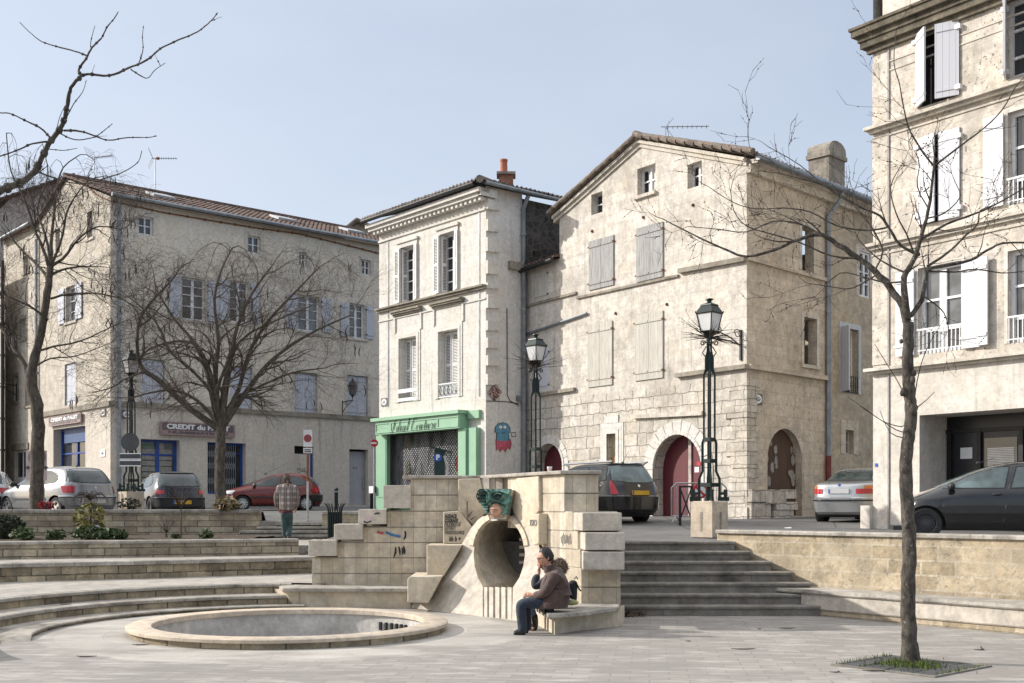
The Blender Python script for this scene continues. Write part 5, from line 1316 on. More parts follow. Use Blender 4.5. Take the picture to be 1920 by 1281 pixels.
b.face([WR.pt(g0, zLi), WR.pt(g1, zLi), WR.pt(g1, zLi, -dp), WR.pt(g0, zLi, -dp)]); b.build('recess', M['right_smooth'], rb)
b = MB(); wbox(b, WR, g0, g1, zb, zLi, -dp - .1, -dp); sfp = b.build('dark_shop_front', plain('anthracite', (.022, .022, .026), .35, .2, .2, 2), rb)
b = MB()
for u in (g0 + .05, g0 + .75, g0 + 1.7, g0 + 2.0, g0 + 3.0, g0 + 4.2): wbox(b, WR, u, u + .09, zb, zLi - .3, -dp, -dp + .06)
wbox(b, WR, g0, g1, zLi - .36, zLi - .28, -dp, -dp + .05); b.build('mullion', M['iron_black'], sfp)
for a, c in ((g0 + .84, g0 + 1.7), (g0 + 2.09, g0 + 3.0), (g0 + 3.09, g0 + 4.2)):
 b = MB(); wbox(b, WR, a + .06, c - .06, zb + .3, zLi - .5, -dp + .002, -dp + .015); b.build('pane', M['glass'], sfp)
 b = MB(); n_ = 34
 for k in range(n_):
  z = zb + .8 + (zLi - zb - 1.5) * k / n_; wbox(b, WR, a + .12, c - .12, z, z + .022, -dp + .016, -dp + .022)
 b.build('blind', plain('blind_grey', (.16, .16, .165), .5), sfp)
b = MB(); r = WR.rect(1776, 810, 1800, 828); ku = WR.uz(1745, 810)[0]; wbox(b, WR, g0 + .34, g0 + .62, zLi - .92, zLi - .68, -dp, -dp + .02); b.build('notice', M['sign_white'], sfp)
b = MB(); r = WR.rect(1641, 869, 1646, 875); bx(b, WR, r, 0, .015); b.build('house_number', M['sign_blue'], rb)
def bevel(o, w=.012, seg=2):
 bm = bmesh.new(); bm.from_mesh(o.data); bmesh.ops.remove_doubles(bm, verts=bm.verts, dist=1e-5)
 bmesh.ops.bevel(bm, geom=list(bm.edges), offset=w, segments=seg, affect='EDGES', profile=.6)
 bm.to_mesh(o.data); bm.free(); return o
FT = thing('wall_fountain', 'big stepped pale stone wall fountain with round tunnel mouth and green bronze mask', 'fountain', (-.6, 18.6, 0))
LWY = 20.3
def YW(y): return Wall((0, y), (1, 0))
R0, R1 = V((.342, 18.4)), V((1.02, 16.9)); RW = Wall(R0, (R1 - R0).normalized())
ZL = [.335, .551, .83, 1.10, 1.372, 1.656, 1.94, 2.23]
lw = YW(LWY)
starts = [585, 585, 633, 682, 726, 770, 770]; ends_ = [800, 820, 834, 868, 868, 862, 862]
for k in range(7):
 x0 = lw.uz(starts[k], 1000)[0]; x1 = lw.uz(ends_[k], 1000)[0]
 b = MB(); b.box((x0, LWY, ZL[k] + .004), (x1, LWY + .5, ZL[k + 1] - .016)); b.build('stone_course', M['fountain'], FT)
 b = MB(); b.box((x0 + .015, LWY + .022, ZL[k + 1] - .016), (x1, LWY + .48, ZL[k + 1] + .004)); b.build('joint', M['concrete_dark'], FT)
x0 = lw.uz(587, 1000)[0]; b = MB(); b.box((x0, LWY + .5, .3), (-.1, LWY + .8, 1.10)); b.box((lw.uz(690, 1000)[0], LWY + .5, 1.1), (-.1, LWY + .8, 1.6)); b.build('core', M['concrete'], FT)
def block(w, xl, yt, xr, yb, depth, mat='concrete', nm='corner_block', bv=.015):
 r = w.rect(xl, yt, xr, yb); b = MB(); wbox(b, w, r[0], r[1], r[2], r[3], -depth, 0); return bevel(b.build(nm, M[mat], FT), bv)
bw = YW(LWY - .14)
for (a, c, d, e) in ((578, 1013, 631, 1043), (626, 983, 680, 1012), (672, 955, 724, 983), (718, 910, 770, 953)): block(bw, a, c, d, e, .62)
b = MB(); rg = random.Random(3)
for (xa, xb, zz) in ((585, 626, 1.105), (640, 672, 1.38)):
 for k in range(30):
  x = lw.uz(xa + (xb - xa) * rg.random(), 1000)[0]; b.blob((x, LWY + .1 + .3 * rg.random(), zz + .01), (.05 * rg.random() + .02, .05, .03), 0, 5, 4, .5, rg)
b.build('moss', plain('moss', (.07, .08, .03), .95, 0, .5, 20), FT)
def panel(y, pts, depth, mat='fountain_panel', nm='stone_panel', bv=.01):
 w = YW(y); b = MB(); b.prism([w.px(px, py) for px, py in pts], V((0, depth, 0))); return bevel(b.build(nm, M[mat], FT), bv, 1)
panel(20.12, [(859, 898), (900, 897), (911, 945), (912, 960), (904, 968), (888, 987), (860, 957)], .5)
pB = panel(19.75, [(831, 960), (860, 958), (886, 990), (868, 1020), (831, 1019)], .8)
panel(19.25, [(800, 1022), (867, 1022), (832, 1081), (800, 1080)], 1.2)
panel(18.8, [(769, 1081), (829, 1081), (803, 1131), (764, 1130), (764, 1086)], 1.2)
A0, B0, T0 = G(800, 1144), G(962, 1163), P(935, 975, 19.2)
CN = (B0 - A0).cross(T0 - A0).normalized()
if CN.y > 0: CN = -CN
def onp(px, py, P0=A0, NN=CN, off=0.0):
 d = V(((px - CX) / F, 1, (HZ - py) / F)); c = V((0, 0, H)); q = P0 + NN * off
 return c + d * ((q - c).dot(NN) / d.dot(NN))
mouth = [(905, 1157), (960, 1162.5), (962, 1101), (974, 1083), (981, 1062), (984.5, 1040), (982, 1014), (975, 995), (965, 983), (952, 977), (936, 976), (920, 977), (907, 984), (896, 999), (890, 1018), (888, 1040), (890, 1062), (896, 1083), (905, 1100)]
outl = [(772, 1140), (905, 1158), (962, 1164.5), (1035, 1172), (1028, 1100), (1012, 1030), (1001, 990), (986, 970), (966, 965), (950, 972), (921, 972), (905, 968), (896, 975), (882, 992), (866, 1020), (830, 1080), (795, 1131), (760, 1131)]
b = MB(); polys = [[onp(*p) for p in outl], [onp(*p) for p in mouth]]
flat = polys[0] + polys[1]
ax = (B0 - A0).normalized(); ay = CN.cross(ax)
uvp = [[V(((p - A0).dot(ax), (p - A0).dot(ay), 0)) for p in q] for q in polys]
for t in tessellate_polygon(uvp): b.face([flat[k] for k in t])
tun = V((.42, .9, .02)).normalized() * 1.7
b.grid([polys[0] + polys[0][:1], [p + V((.1, .5, 0)) for p in polys[0] + polys[0][:1]]])
b.build('apron', M['concrete'], FT)
b = MB(); lip = [onp(*p) for p in mouth]
b.grid([lip + lip[:1], [p + tun * .1 for p in lip + lip[:1]]]); b.build('mouth_lip', M['fountain_panel'], FT)
b = MB(); rows = [[p + tun * (.1 + .9 * k / 8) for p in lip] for k in range(9)]; b.grid(rows, closed=True); b.face(rows[-1])
cen = sum((p for p in lip), V()) / len(lip)
for k in range(7):
 z = .75 + k * .13
 q = cen + tun * .55; b.box((q.x - .05, q.y + .15, z), (q.x + .75, q.y + .3, z + .05))
b.build('tunnel', M['concrete_dark'], FT)
for k in (0, 1, 2, 3, 4, 5, 10, 11, 12, 13, 14, 15):
 g = math.radians(8 + 164 * k / 16); g2 = math.radians(8 + 164 * (k + .96) / 16)
 b = MB(); q = []
 for gg, s in ((g, 1.0), (g2, 1.0), (g2, 1.16), (g, 1.16)): q.append(onp(936.5 + 48 * s * math.cos(gg), 1034 - 62 * s * math.sin(gg)))
 b.prism([p + CN * .03 for p in q], -CN * .06); b.build('arch_stone', M['fountain_panel'], FT)
for (xa, xb) in ((906.5, 913.5), (917, 924.5), (928.5, 936), (940, 947.5), (951.5, 959)):
 f = lambda x: 1157 + (x - 905) * .1
 b = MB(); q = [onp(xa, f(xa), off=-.02), onp(xb, f(xb), off=-.02), onp(xb, 1101.5, off=-.02), onp(xa, 1100.5, off=-.02)]; b.prism(q, -CN * .14 + V((.03, .05, 0))); b.build('spout_bar', M['concrete'], FT)
rend = [1090, 1090, 1087.5, 1083, 1074, 1058, 1058]
for k in range(7):
 e = RW.px(rend[k], 1000); s = R0 - (R1 - R0).normalized() * (1.0 if k > 3 else .1)
 xr = 1.31 if k > 4 else 1.60
 pts = [V((s.x, s.y, 0)), V((e.x, e.y, 0)), V((xr, e.y, 0)), V((xr, e.y + .8, 0)), V((s.x + .5, s.y + .3, 0))]
 b = MB(); b.prism([p + V((0, 0, ZL[k] + .004 if k else .30)) for p in pts], V((0, 0, ZL[k + 1] - ZL[k] - .02 + (0 if k else ZL[0] - .296)))); b.build('stone_course', M['fountain'], FT)
 c = sum(pts, V()) / 5; b = MB(); b.prism([c + (p - c) * .965 + V((0, 0, ZL[k + 1] - .017)) for p in pts], V((0, 0, .022))); b.build('joint', M['concrete_dark'], FT)
for (bl, fl_, rr, yf, yb, k) in ((1075, 1092, 1166, 16.55, 17.1, 4), (1088, 1097, 1172, 16.38, 16.8, 3), (1091, 1093, 1171, 16.36, 16.75, 2)):
 q = lambda px, y: V(((px - CX) / F * y, y, 0))
 z0, z1 = ZL[k] + (.012 if k != 2 else 0), ZL[k + 1] - .01
 pts = [q(bl, yb), q(fl_, yf), q(rr, yf), q(rr, yf) + V((0, .7, 0)), q(bl, yb) + V((.05, .4, 0))]
 b = MB(); b.prism([p + V((0, 0, z0)) for p in pts], V((0, 0, z1 - z0))); bevel(b.build('corner_block', M['concrete'], FT), .014)
def rpanel(off, pts, depth, mat='fountain_panel'):
 w = Wall(RW.o + RW.n * off, RW.d); b = MB(); b.prism([w.px(*p) for p in pts], -w.n3() * depth); return bevel(b.build('stone_panel', M[mat], FT), .01, 1)
rpanel(.06, [(968, 897), (1009.5, 893), (1010.5, 957), (983, 990), (964, 963), (958, 948)], .45)
pF = rpanel(.16, [(983, 990), (996, 965), (1010, 963), (1010, 1020), (1001, 1022), (993, 1005)], .16)
b = MB(); z = 2.225
q = [(-1.93, 20.2), (-.52, 20.2), (R0.x - .05, R0.y - .1)]
e = RW.px(1058, 900); s5 = V((-.5, 20.24))
pts = [V((-1.93, LWY - .1, z)), V((-.56, LWY - .1, z)), V((e.x - .06, e.y - .07, z)), V((1.36, e.y - .07, z)), V((1.36, e.y + 1.0, z)), V((.6, LWY + .2, z)), V((-.3, LWY + .6, z)), V((-1.93, LWY + .6, z))]
b.prism(pts, V((0, 0, .055))); bevel(b.build('coping', M['coping'], FT), .01, 1)
kn = V((-.42, -.9)).normalized(); KO = V(((930 - CX) / F * 19.75, 19.75)); KW_ = Wall(KO, (-kn.y, kn.x), n=kn); KM = V(((932 - CX) / F * 18.95, 18.95))
for k, (xa, xb) in enumerate(((905, 917), (918, 929), (930, 942), (943, 960))):
 w = Wall(KO - kn * (.04 + .04 * (k % 2)), KW_.d, n=kn); b = MB(); b.prism([w.px(xa, 896), w.px(xb, 896), w.px(xb - (2 if k == 3 else 0), 925), w.px(xa + (3 if k == 0 else 0), 925)], V((.1, .2, 0))); b.build('niche_fluting', M['concrete'], FT)
b = MB(); w = Wall(KM + kn * .05, KW_.d, n=kn); b.prism([w.px(*p) for p in ((907, 919), (961, 919), (948, 974), (921, 974))], V((.2, .85, 0))); b.build('keystone', M['concrete'], FT)
def mask():
 w = Wall(KM + kn * .09, KW_.d, n=kn)
 nu, nv = 60, 54; x0, x1, y0, y1 = 898.0, 957.0, 917.0, 968.5
 rows = []; keep = []
 for a in range(nv + 1):
  row = []
  for c in range(nu + 1):
   px = x0 + (x1 - x0) * c / nu; py = y0 + (y1 - y0) * a / nv
   h = .02
   ex, ey = (px - 938) / 8.0, (py - 931) / 5.2; er = math.hypot(ex, ey)
   h += .09 * math.exp(-((er - 1.0) / .22) ** 2) + .08 * math.exp(-(er / .38) ** 2)
   h += .05 * math.exp(-((py - (924 + .02 * (px - 938) ** 2 * .3)) / 2.2) ** 2) * (px > 922)
   h += .07 * math.exp(-((px - 922) / 4.0) ** 2) * math.exp(-((py - 938) / 12) ** 2)
   h += .04 * math.exp(-((px - 946) / 8) ** 2 - ((py - 944) / 4) ** 2)
   dx, dy = px - 911, py - 930; rr = math.hypot(dx, dy)
   if px < 926: h += .05 + .045 * math.sin(rr * 1.15 - 2.0 * math.atan2(dy, dx)) * (1 if rr < 18 else .3)
   h += .008 * noise.noise((px * .35, py * .35, 3.1))
   p = w.px(px, py); row.append(p + V((kn.x, kn.y, 0)) * h)
   md = ((px - 929.5) / 13.0) ** 2 + ((py - 958) / 10.5) ** 2
   inside = (py < 947 + 2.5 * math.sin(px * .9)) or (px < 918.5 and py < 962 + 2 * math.sin(px)) or (px > 941 and py < 965)
   lft = 899 + 1.8 * math.sin(py * .9) + max(0, (py - 936)) * .62; rgt = 955.5 - max(0, py - 940) * .28
   keep.append(inside and md > 1.0 and lft < px < rgt)
  rows.append(row)
 b = MB(); K = lambda a, c: 0 <= a < nv and 0 <= c < nu and keep[a * (nu + 1) + c]
 bk = -V((kn.x, kn.y, 0)) * .1
 for a in range(nv):
  for c in range(nu):
   if not K(a, c): continue
   q = [rows[a][c], rows[a][c + 1], rows[a + 1][c + 1], rows[a + 1][c]]; b.face(q)
   for (p0, p1, na, nc) in ((q[0], q[1], a - 1, c), (q[1], q[2], a, c + 1), (q[2], q[3], a + 1, c), (q[3], q[0], a, c - 1)):
    if not K(na, nc): b.face([p0, p1, p1 + bk, p0 + bk])
 m, nt, bs = _mat('bronze_patina'); pos = N(nt, 'ShaderNodeNewGeometry'); n1 = nz(nt, pos.outputs['Position'], 16, 6)
 col = mixc(nt, ramp(nt, n1.outputs[0], .35, .6), (.065, .145, .125), (.13, .265, .225)); col = mixc(nt, ramp(nt, pos.outputs['Pointiness'], .40, .49, .9, 0), col, (.008, .02, .018))  # green patina; colour also darkens in the creases of the relief
 nt.links.new(col, bs.inputs['Base Color']); setin(bs, Roughness=.7)
 o = b.build('bronze_mask', m, FT)
 e = MB()
 def T(x, y, h=.05): return w.px(x, y) + V((kn.x, kn.y, 0)) * h
 for r in (1.0, .45): e.tube([T(938 + 8 * r * math.cos(2 * PI * k / 16), 931 + 5.2 * r * math.sin(2 * PI * k / 16), .10) for k in range(17)], .010, 4)
 e.tube([T(925, 929, .07), T(931, 924, .08), T(940, 922.5, .08), T(951, 926, .06)], [.006, .016, .016, .006], 5)
 for r in (4, 7.5, 11): e.tube([T(911 + r * math.cos(a), 930 + r * .95 * math.sin(a), .13) for a in [1.2 + k * .45 for k in range(11)]], .009, 4)
 e.tube([T(924, 946, .07), T(932, 942, .08), T(942, 945, .07), T(950, 950, .05)], .010, 4); e.build('chased_lines', plain('patina_dark', (.006, .018, .016), .8), o)
 rows = []
 for a in range(17):
  row = []
  for c in range(21):
   px = 917 + 25.5 * c / 20; py = 943 + 26.5 * a / 16
   u = (px - 929.7) / 12.8; v = (py - 955) / 14.0; q = max(0, 1 - u * u - v * v)
   h = -.02 + .10 * math.sqrt(q)
   h += .03 * math.exp(-((py - 954.5) / 1.3) ** 2 - ((px - 930) / 5) ** 2) + .035 * math.exp(-((py - 958.2) / 1.5) ** 2 - ((px - 930) / 4.6) ** 2) - .04 * math.exp(-((py - 956.4) / .7) ** 2 - ((px - 930) / 5.5) ** 2)
   h += .05 * math.exp(-((py - 947) / 3) ** 2 - ((px - 930) / 2.5) ** 2)
   row.append(w.px(px, py) + V((kn.x, kn.y, 0)) * h)
  rows.append(row)
 b = MB(); b.grid(rows); b.build('stone_chin', plain('pink_stone', (.50, .31, .23), .8, 0, .15, 14), o, smooth=True)
mask()
sc = YW(19.746)
def words(w, txt, xl, yt, size, mat='ink_soft', wd=None, off=.002, par=FT, shear=.1):
 u, z = w.uz(xl, yt); return lettering(w, txt, u, z, size, off, mat, par, wd, shear, .004, 1.05, 'scratched_words')
words(sc, 'AUDACE', 845, 968.5, .09, 'ink', .21); words(sc, 'COURAGE', 846, 976.5, .085, 'ink', .23); words(sc, 'PATIENCE', 848, 983.5, .085, 'ink_soft', .28)
words(sc, 'LOYAUT', 844, 990.5, .085, 'ink_soft', .2); words(sc, 'PERSEVERANCE', 852, 999, .08, 'ink_soft', .34); words(sc, 'kh b +', 853, 1011, .12, 'ink', .2)
wF = Wall(RW.o + RW.n * .163, RW.d); words(wF, 'ISIO', 1000, 981, .13, 'ink_soft', .26)
b = MB(); w = YW(LWY - .003)
rg = random.Random(6)
for (x, y, dx, dy) in ((742, 1026, -4, 20), (748, 1025, 2, 16), (757, 1024, 2, 16), (754, 1027, 1, 13), (760, 1002, -3, 10), (759, 996, 2, 8)):
 b.tube([w.px(x, y), w.px(x + dx * .3 + 1, y + dy * .5), w.px(x + dx, y + dy)], [.012, .02, .008], 5)
b.build('graffiti', M['ink'], FT)
for (pts, c) in (([(707, 998), (714, 999), (719, 1000)], (.42, .08, .1)), ([(724, 998), (730, 1001), (735, 1003), (740, 1004), (751, 1006)], (.04, .16, .35))):
 b = MB(); b.tube([w.px(*p) for p in pts], .022, 5); b.build('graffiti', plain('spray_paint', c, .7, 0, .3, 20), FT)
b = MB(); w = YW(LWY - .142 - .004); b.prism([w.px(*p) for p in ((683, 968), (692, 966), (697, 970), (695, 978), (686, 979))], V((0, -.002, 0))); b.build('sticker', M['sign_pink'], FT)
b = MB(); b.tube([w.px(*p) for p in ((702, 964), (708, 962), (712, 963))], .012, 4); b.tube([w.px(*p) for p in ((682, 978), (688, 980), (696, 977))], .012, 4); b.build('graffiti', M['ink'], FT)
w = Wall(RW.o + RW.n * .004, RW.d); b = MB()
for k in range(9):
 x = 1052 + 2.2 * k; b.tube([w.px(x, 1000 + 8 * rg.random()), w.px(x + 1.5, 1026 - 9 * rg.random())], .005, 4)
b.build('graffiti', M['sign_back'], FT)
w = YW(20.115); b = MB()
for (x, y, x2, y2) in ((876, 940, 876, 972), (879, 968, 886, 958), (878, 970, 880, 962), (883, 974, 892, 968), (876, 990, 880, 984)): b.tube([w.px(x, y), w.px(x2, y2)], [.012, .004], 4)
b.build('graffiti', M['ink_soft'], FT)
lb_ = thing('fountain_bench', 'low stone bench with cracked slab under the left wing of the fountain, behind the basin', 'bench', (-2.9, 19.8, 0))
b = MB(); q0, q1 = G(556, 1139.5), G(770, 1140.5); pts = [q0, q1, V((q1.x, 20.5, 0)), V((q0.x - .12, 20.5, 0))]; b.prism(pts, V((0, 0, .275))); b.build('bench_base', M['fountain_panel'], lb_)
q0, q1 = P(524, 1100, 19.55), P(775, 1100, 19.5); b = MB(); pts = [V((q0.x + .05, q0.y - .02, .275)), V((q1.x, q1.y - .02, .275)), V((q1.x, 20.6, .275)), V((q0.x - .1, 20.6, .275)), V((q0.x - .1, 20.0, .275))]; b.prism(pts, V((0, 0, .07))); bevel(b.build('bench_slab', M['coping'], lb_), .012, 1)
b = MB(); z0 = .0; b.hexa([G(553, 1139.5), G(560, 1139.5), V((-4.0, 20.3, 0)), V((-4.15, 20.3, 0)), P(533, 1106, 19.6), P(560, 1106, 19.6), V((-4.0, 20.4, .27)), V((-4.3, 20.4, .27))]); b.build('bench_end', M['fountain_panel'], lb_)
rbn = thing('fountain_bench', 'low stone bench at the right wing of the fountain on which two people sit', 'bench', (.95, 16.2, 0))
q = [G(1008, 1172), G(1040, 1190), G(1078, 1184), G(1166, 1174), G(1171, 1163)]
b = MB(); b.prism(q + [V((1.6, 17.2, 0)), V((.4, 17.6, 0))], V((0, 0, .235))); b.build('bench_base', M['fountain_panel'], rbn)
b = MB(); s_ = [P(1004, 1141, 16.4), P(1026, 1151, 15.36), P(1060, 1152, 15.42), P(1100, 1153, 15.7), P(1160, 1148, 16.4), P(1163, 1143, 16.8)]
pts = [V((p.x, p.y, .235)) for p in s_] + [V((1.5, 17.3, .235)), V((.4, 17.6, .235))]
b.prism(pts, V((0, 0, .07))); bevel(b.build('bench_slab', M['coping'], rbn), .014, 1)
BS = thing('round_basin', 'empty round stone basin with broad pale rim in the middle of the plaza', 'basin', tuple(PC))
def ringprof(prof, mat, name, n=96, jit=0, smooth=35):
 b = MB(); rows = []; uvs = []; vv = 0
 for k, (r, z) in enumerate(prof):
  if k: vv += math.hypot(r - prof[k - 1][0], z - prof[k - 1][1])
  rows.append([V((PC.x + r * math.cos(2 * PI * j / n), PC.y + r * math.sin(2 * PI * j / n), z)) for j in range(n + 1)]); uvs.append([(2 * PI * j / n * 2.0, vv) for j in range(n + 1)])
 b.grid(rows, 0, uvs); return b.build(name, mat, BS, smooth=smooth)
ringprof([(2.15, -.01), (2.15, .075)], M['wall_tier'], 'basin_wall')
ringprof([(2.13, .075), (2.195, .076), (2.2, .082), (2.2, .118), (2.185, .128), (1.87, .128), (1.86, .12), (1.86, .06), (1.9, .06)], M['basin_rim'], 'rim')
ringprof([(1.9, .06), (1.9, -.8), (0.01, -.82)], M['basin_in'], 'inner_wall')
b = MB()
for k in range(6):
 a = math.radians(55 - 3.6 * k); d = V((math.cos(a), math.sin(a), 0)); t = V((-d.y, d.x, 0)); c = PC + d * 1.885 + V((0, 0, -.1))
 b.hexa([c + t * s * .02 + d * o + V((0, 0, z)) for z in (-.06, .06) for s, o in ((-1, -.02), (1, -.02), (1, .03), (-1, .03))])
b.build('overflow_slots', M['dark'], BS)
def bark(name, c1, c2, lichen):
 m, nt, b = _mat(name); pos = N(nt, 'ShaderNodeNewGeometry').outputs['Position']
 n1 = nz(nt, scalev(nt, pos, (1, 1, .35)), 16, 7, .7); n2 = nz(nt, pos, 5, 6, .7)
 col = mixc(nt, ramp(nt, n1.outputs[0], .35, .65), c1, c2); col = mixc(nt, ramp(nt, n2.outputs[0], .54, .66, 0, .55), col, lichen)
 sp = nz(nt, pos, 30, 2); col = mixc(nt, ramp(nt, sp.outputs[0], .66, .72, 0, .6), col, (.4, .4, .36))
 nt.links.new(col, b.inputs['Base Color']); setin(b, Roughness=.95); bump(nt, b, n1.outputs[0], .9, .03); return m
M['bark_grey'] = bark('bark_grey', (.028, .023, .019), (.115, .098, .08), (.13, .125, .10))
M['bark_dark'] = bark('bark_dark', (.045, .036, .029), (.13, .108, .085), (.13, .13, .07))
M['twig'] = plain('twig', (.052, .037, .03), .9, 0, .35, 5)
M['twig_brown'] = plain('twig_brown', (.10, .078, .06), .9, 0, .4, 5)
M['pod'] = plain('pod', (.028, .018, .014), .7, 0, .4, 8)
def smooth_path(pts, n=4):
 out = []
 for i in range(len(pts) - 1):
  p0, p1, p2, p3 = pts[max(i - 1, 0)], pts[i], pts[i + 1], pts[min(i + 2, len(pts) - 1)]
  for k in range(n):
   t = k / n
   out.append((p1 * 2 + (p2 - p0) * t + (p0 * 2 - p1 * 5 + p2 * 4 - p3) * t * t + (p1 * 3 - p0 - p2 * 3 + p3) * t ** 3) * .5)
 out.append(pts[-1]); return out
class BareTree:
 def __init__(s, seed, px_per_m, knob=0.0, droop=0.0, kink=.25):
  s.rg = random.Random(seed); s.big = MB(); s.tw = MB(); s.pods = MB(); s.tips = []; s.knob = knob; s.kink = kink; s.droop = droop; s.minr = .0035; s.zmax = 99
 def guide(s, pts, r0, r1, n=3, rough=.0, mb=None, sides=8):
  q = smooth_path(pts, n); m = len(q) - 1
  rr = [(r0 + (r1 - r0) * (k / m) ** .8) * (1 + rough * (s.rg.random() - .5)) for k in range(m + 1)]
  q = [p + V([(s.rg.random() - .5) * rr[k] * (.2 if r0 > .06 else .5) * (0 < k) for _ in range(3)]) for k, p in enumerate(q)]
  (mb or s.big).tube(q, rr, sides); return q, rr
 def twig(s, p, d, L, r, lvl, kids, up=.15):
  rg = s.rg; n = max(3, int(L / .16)) if lvl < 3 else 3; step = L / n; q = [p]; d = d.normalized(); rr = [r]
  for k in range(n):
   j = V((rg.gauss(0, 1), rg.gauss(0, 1), rg.gauss(0, .8))) * s.kink
   d = (d + j + V((0, 0, up - s.droop * (k / n) - .5 * max(0, p.z - s.zmax + .6)))).normalized(); p = p + d * step; q.append(p); rr.append(max(s.minr * .6, r * (1 - .75 * (k + 1) / n)))
  (s.big if r > .03 else s.tw).tube(q, rr, 6 if r > .03 else (4 if r > .008 else 3), cap=False)
  if s.knob and lvl >= 1:
   for k in range(1, n):
    if rg.random() < s.knob: s.tw.blob(q[k], rr[k] * 1.9 + .004, 0, 5, 3)
  s.tips.append(q[-1])
  if lvl >= len(kids): return
  cnt = kids[lvl][0] + (rg.random() < .5)
  for c in range(cnt):
   k = rg.randint(max(1, int(n * .2)), n); dd = (q[k] - q[k - 1]).normalized()
   a = dd.orthogonal().normalized(); a = Quaternion(dd, rg.random() * 2 * PI) @ a
   nd = dd * (.75 + .5 * rg.random()) + a * (.55 + .6 * rg.random())
   s.twig(q[k], nd, kids[lvl][1] * (.55 + .8 * rg.random()), max(s.minr, rr[k] * .62), lvl + 1, kids, up)
 def limb(s, pts, r0, r1, kids, cnt, L, start=.25, up=.15, ret=False):
  q, rr = s.guide(pts, r0, r1, rough=.15)
  for c in range(cnt):
   k = min(len(q) - 2, int(len(q) * (start + (1 - start) * (c + s.rg.random()) / cnt))); k = max(1, k)
   dd = (q[k + 1] - q[k]).normalized(); a = Quaternion(dd, s.rg.random() * 2 * PI) @ dd.orthogonal().normalized()
   s.twig(q[k], dd * .8 + a * (.5 + .6 * s.rg.random()), L * (.6 + .7 * s.rg.random()), max(s.minr, rr[k] * .55), 0, kids, up)
  s.twig(q[-1], q[-1] - q[-2], L * .7, rr[-1], 0, kids, up)
  return q
 def hang_pods(s, n, pick=None):
  tips = [t for t in s.tips if pick is None or pick(t)]
  for _ in range(n):
   c = s.rg.choice(tips); k = s.rg.randint(1, 3)
   for _ in range(k):
    p = c + V([s.rg.gauss(0, .06) for _ in range(3)]); L = .22 + .14 * s.rg.random(); b = V((s.rg.gauss(0, 1), s.rg.gauss(0, 1), 0)) * .05
    s.pods.tube([p, p + b * .8 + V((0, 0, -L * .35)), p + b * 1.1 + V((0, 0, -L * .7)), p + b * .4 + V((0, 0, -L))], [.006, .016, .017, .005], 5)
 def finish(s, name, label, base, barkm, twigm, group=None):
  t = thing(name, label, 'tree', base, 0, group)
  s.big.build('trunk', M[barkm], t, smooth=60); s.tw.build('crown', M[twigm], t)
  if s.pods.v: tag(s.pods.build('seed_pods', M['pod'], t), kind='stuff')
  return t
def drift(px, Y0, rg, amt=.25, sgn=0):
 """photo polyline -> points in space; depth wanders so that the limb has real spread"""
 out = []; y = Y0; v = sgn * amt
 for k, (x, yy) in enumerate(px):
  out.append(P(x, yy, y)); v = .6 * v + .4 * sgn * amt + rg.gauss(0, amt * .35); y += v
 return out
# ---- bushy tree in the middle of the left half
rg = random.Random(21); YB = 30.4
T = BareTree(5, 70, 0, .06, .2); T.zmax = 8.3; T.minr = .0028
tr = [(415, 975), (414, 930), (412, 880), (413, 830), (414, 800)]
T.guide([P(x, y, YB) for x, y in tr], .155, .125, rough=.08, sides=10)
T.big.tube([P(415, 975, YB), P(415, 940, YB)], [.23, .155], 10)
kB = [(4, 1.0), (4, .62), (2, .36)]
LB_ = [([(413, 806), (385, 787), (345, 757), (300, 715), (266, 690), (257, 645), (262, 600), (285, 565), (318, 530)], .085, .02, 0), ([(412, 800), (398, 745), (386, 690), (362, 640), (328, 600), (300, 555)], .07, .018, 1), ([(414, 800), (424, 735), (432, 675), (445, 612), (472, 552), (505, 505)], .07, .016, -1),
  ([(416, 803), (455, 745), (492, 694), (535, 655), (592, 620), (655, 592)], .075, .014, .3), ([(416, 798), (448, 728), (470, 655), (505, 600), (556, 545), (600, 500)], .065, .014, -.8), ([(413, 798), (404, 705), (410, 640), (402, 560), (418, 500), (436, 465)], .065, .014, .7),
  ([(414, 800), (436, 752), (480, 728), (545, 700), (610, 690)], .05, .012, 1.2), ([(412, 802), (380, 760), (340, 735), (300, 733), (250, 745)], .05, .012, -1.2), ([(414, 796), (420, 720), (450, 640), (520, 600), (580, 575)], .05, .012, 1.6), ([(413, 796), (400, 715), (370, 650), (330, 640), (280, 655), (240, 690)], .05, .012, 1.8),
  ([(413, 797), (408, 730), (430, 670), (450, 590), (440, 530)], .05, .012, -2), ([(413, 797), (395, 735), (355, 690), (320, 660), (290, 600), (245, 560)], .05, .012, -1.5)]
for pts, r0, r1, sg in LB_: T.limb(drift(pts, YB, rg, .16, sg), r0 * 1.25, r1 * 1.3, kB, 9, 1.35, .22, .03)
T.hang_pods(34)
T.finish('bare_tree', 'bushy bare tree with a dense twiggy crown, beside the red hatchback', P(413, 950, YB), 'bark_dark', 'twig_brown')
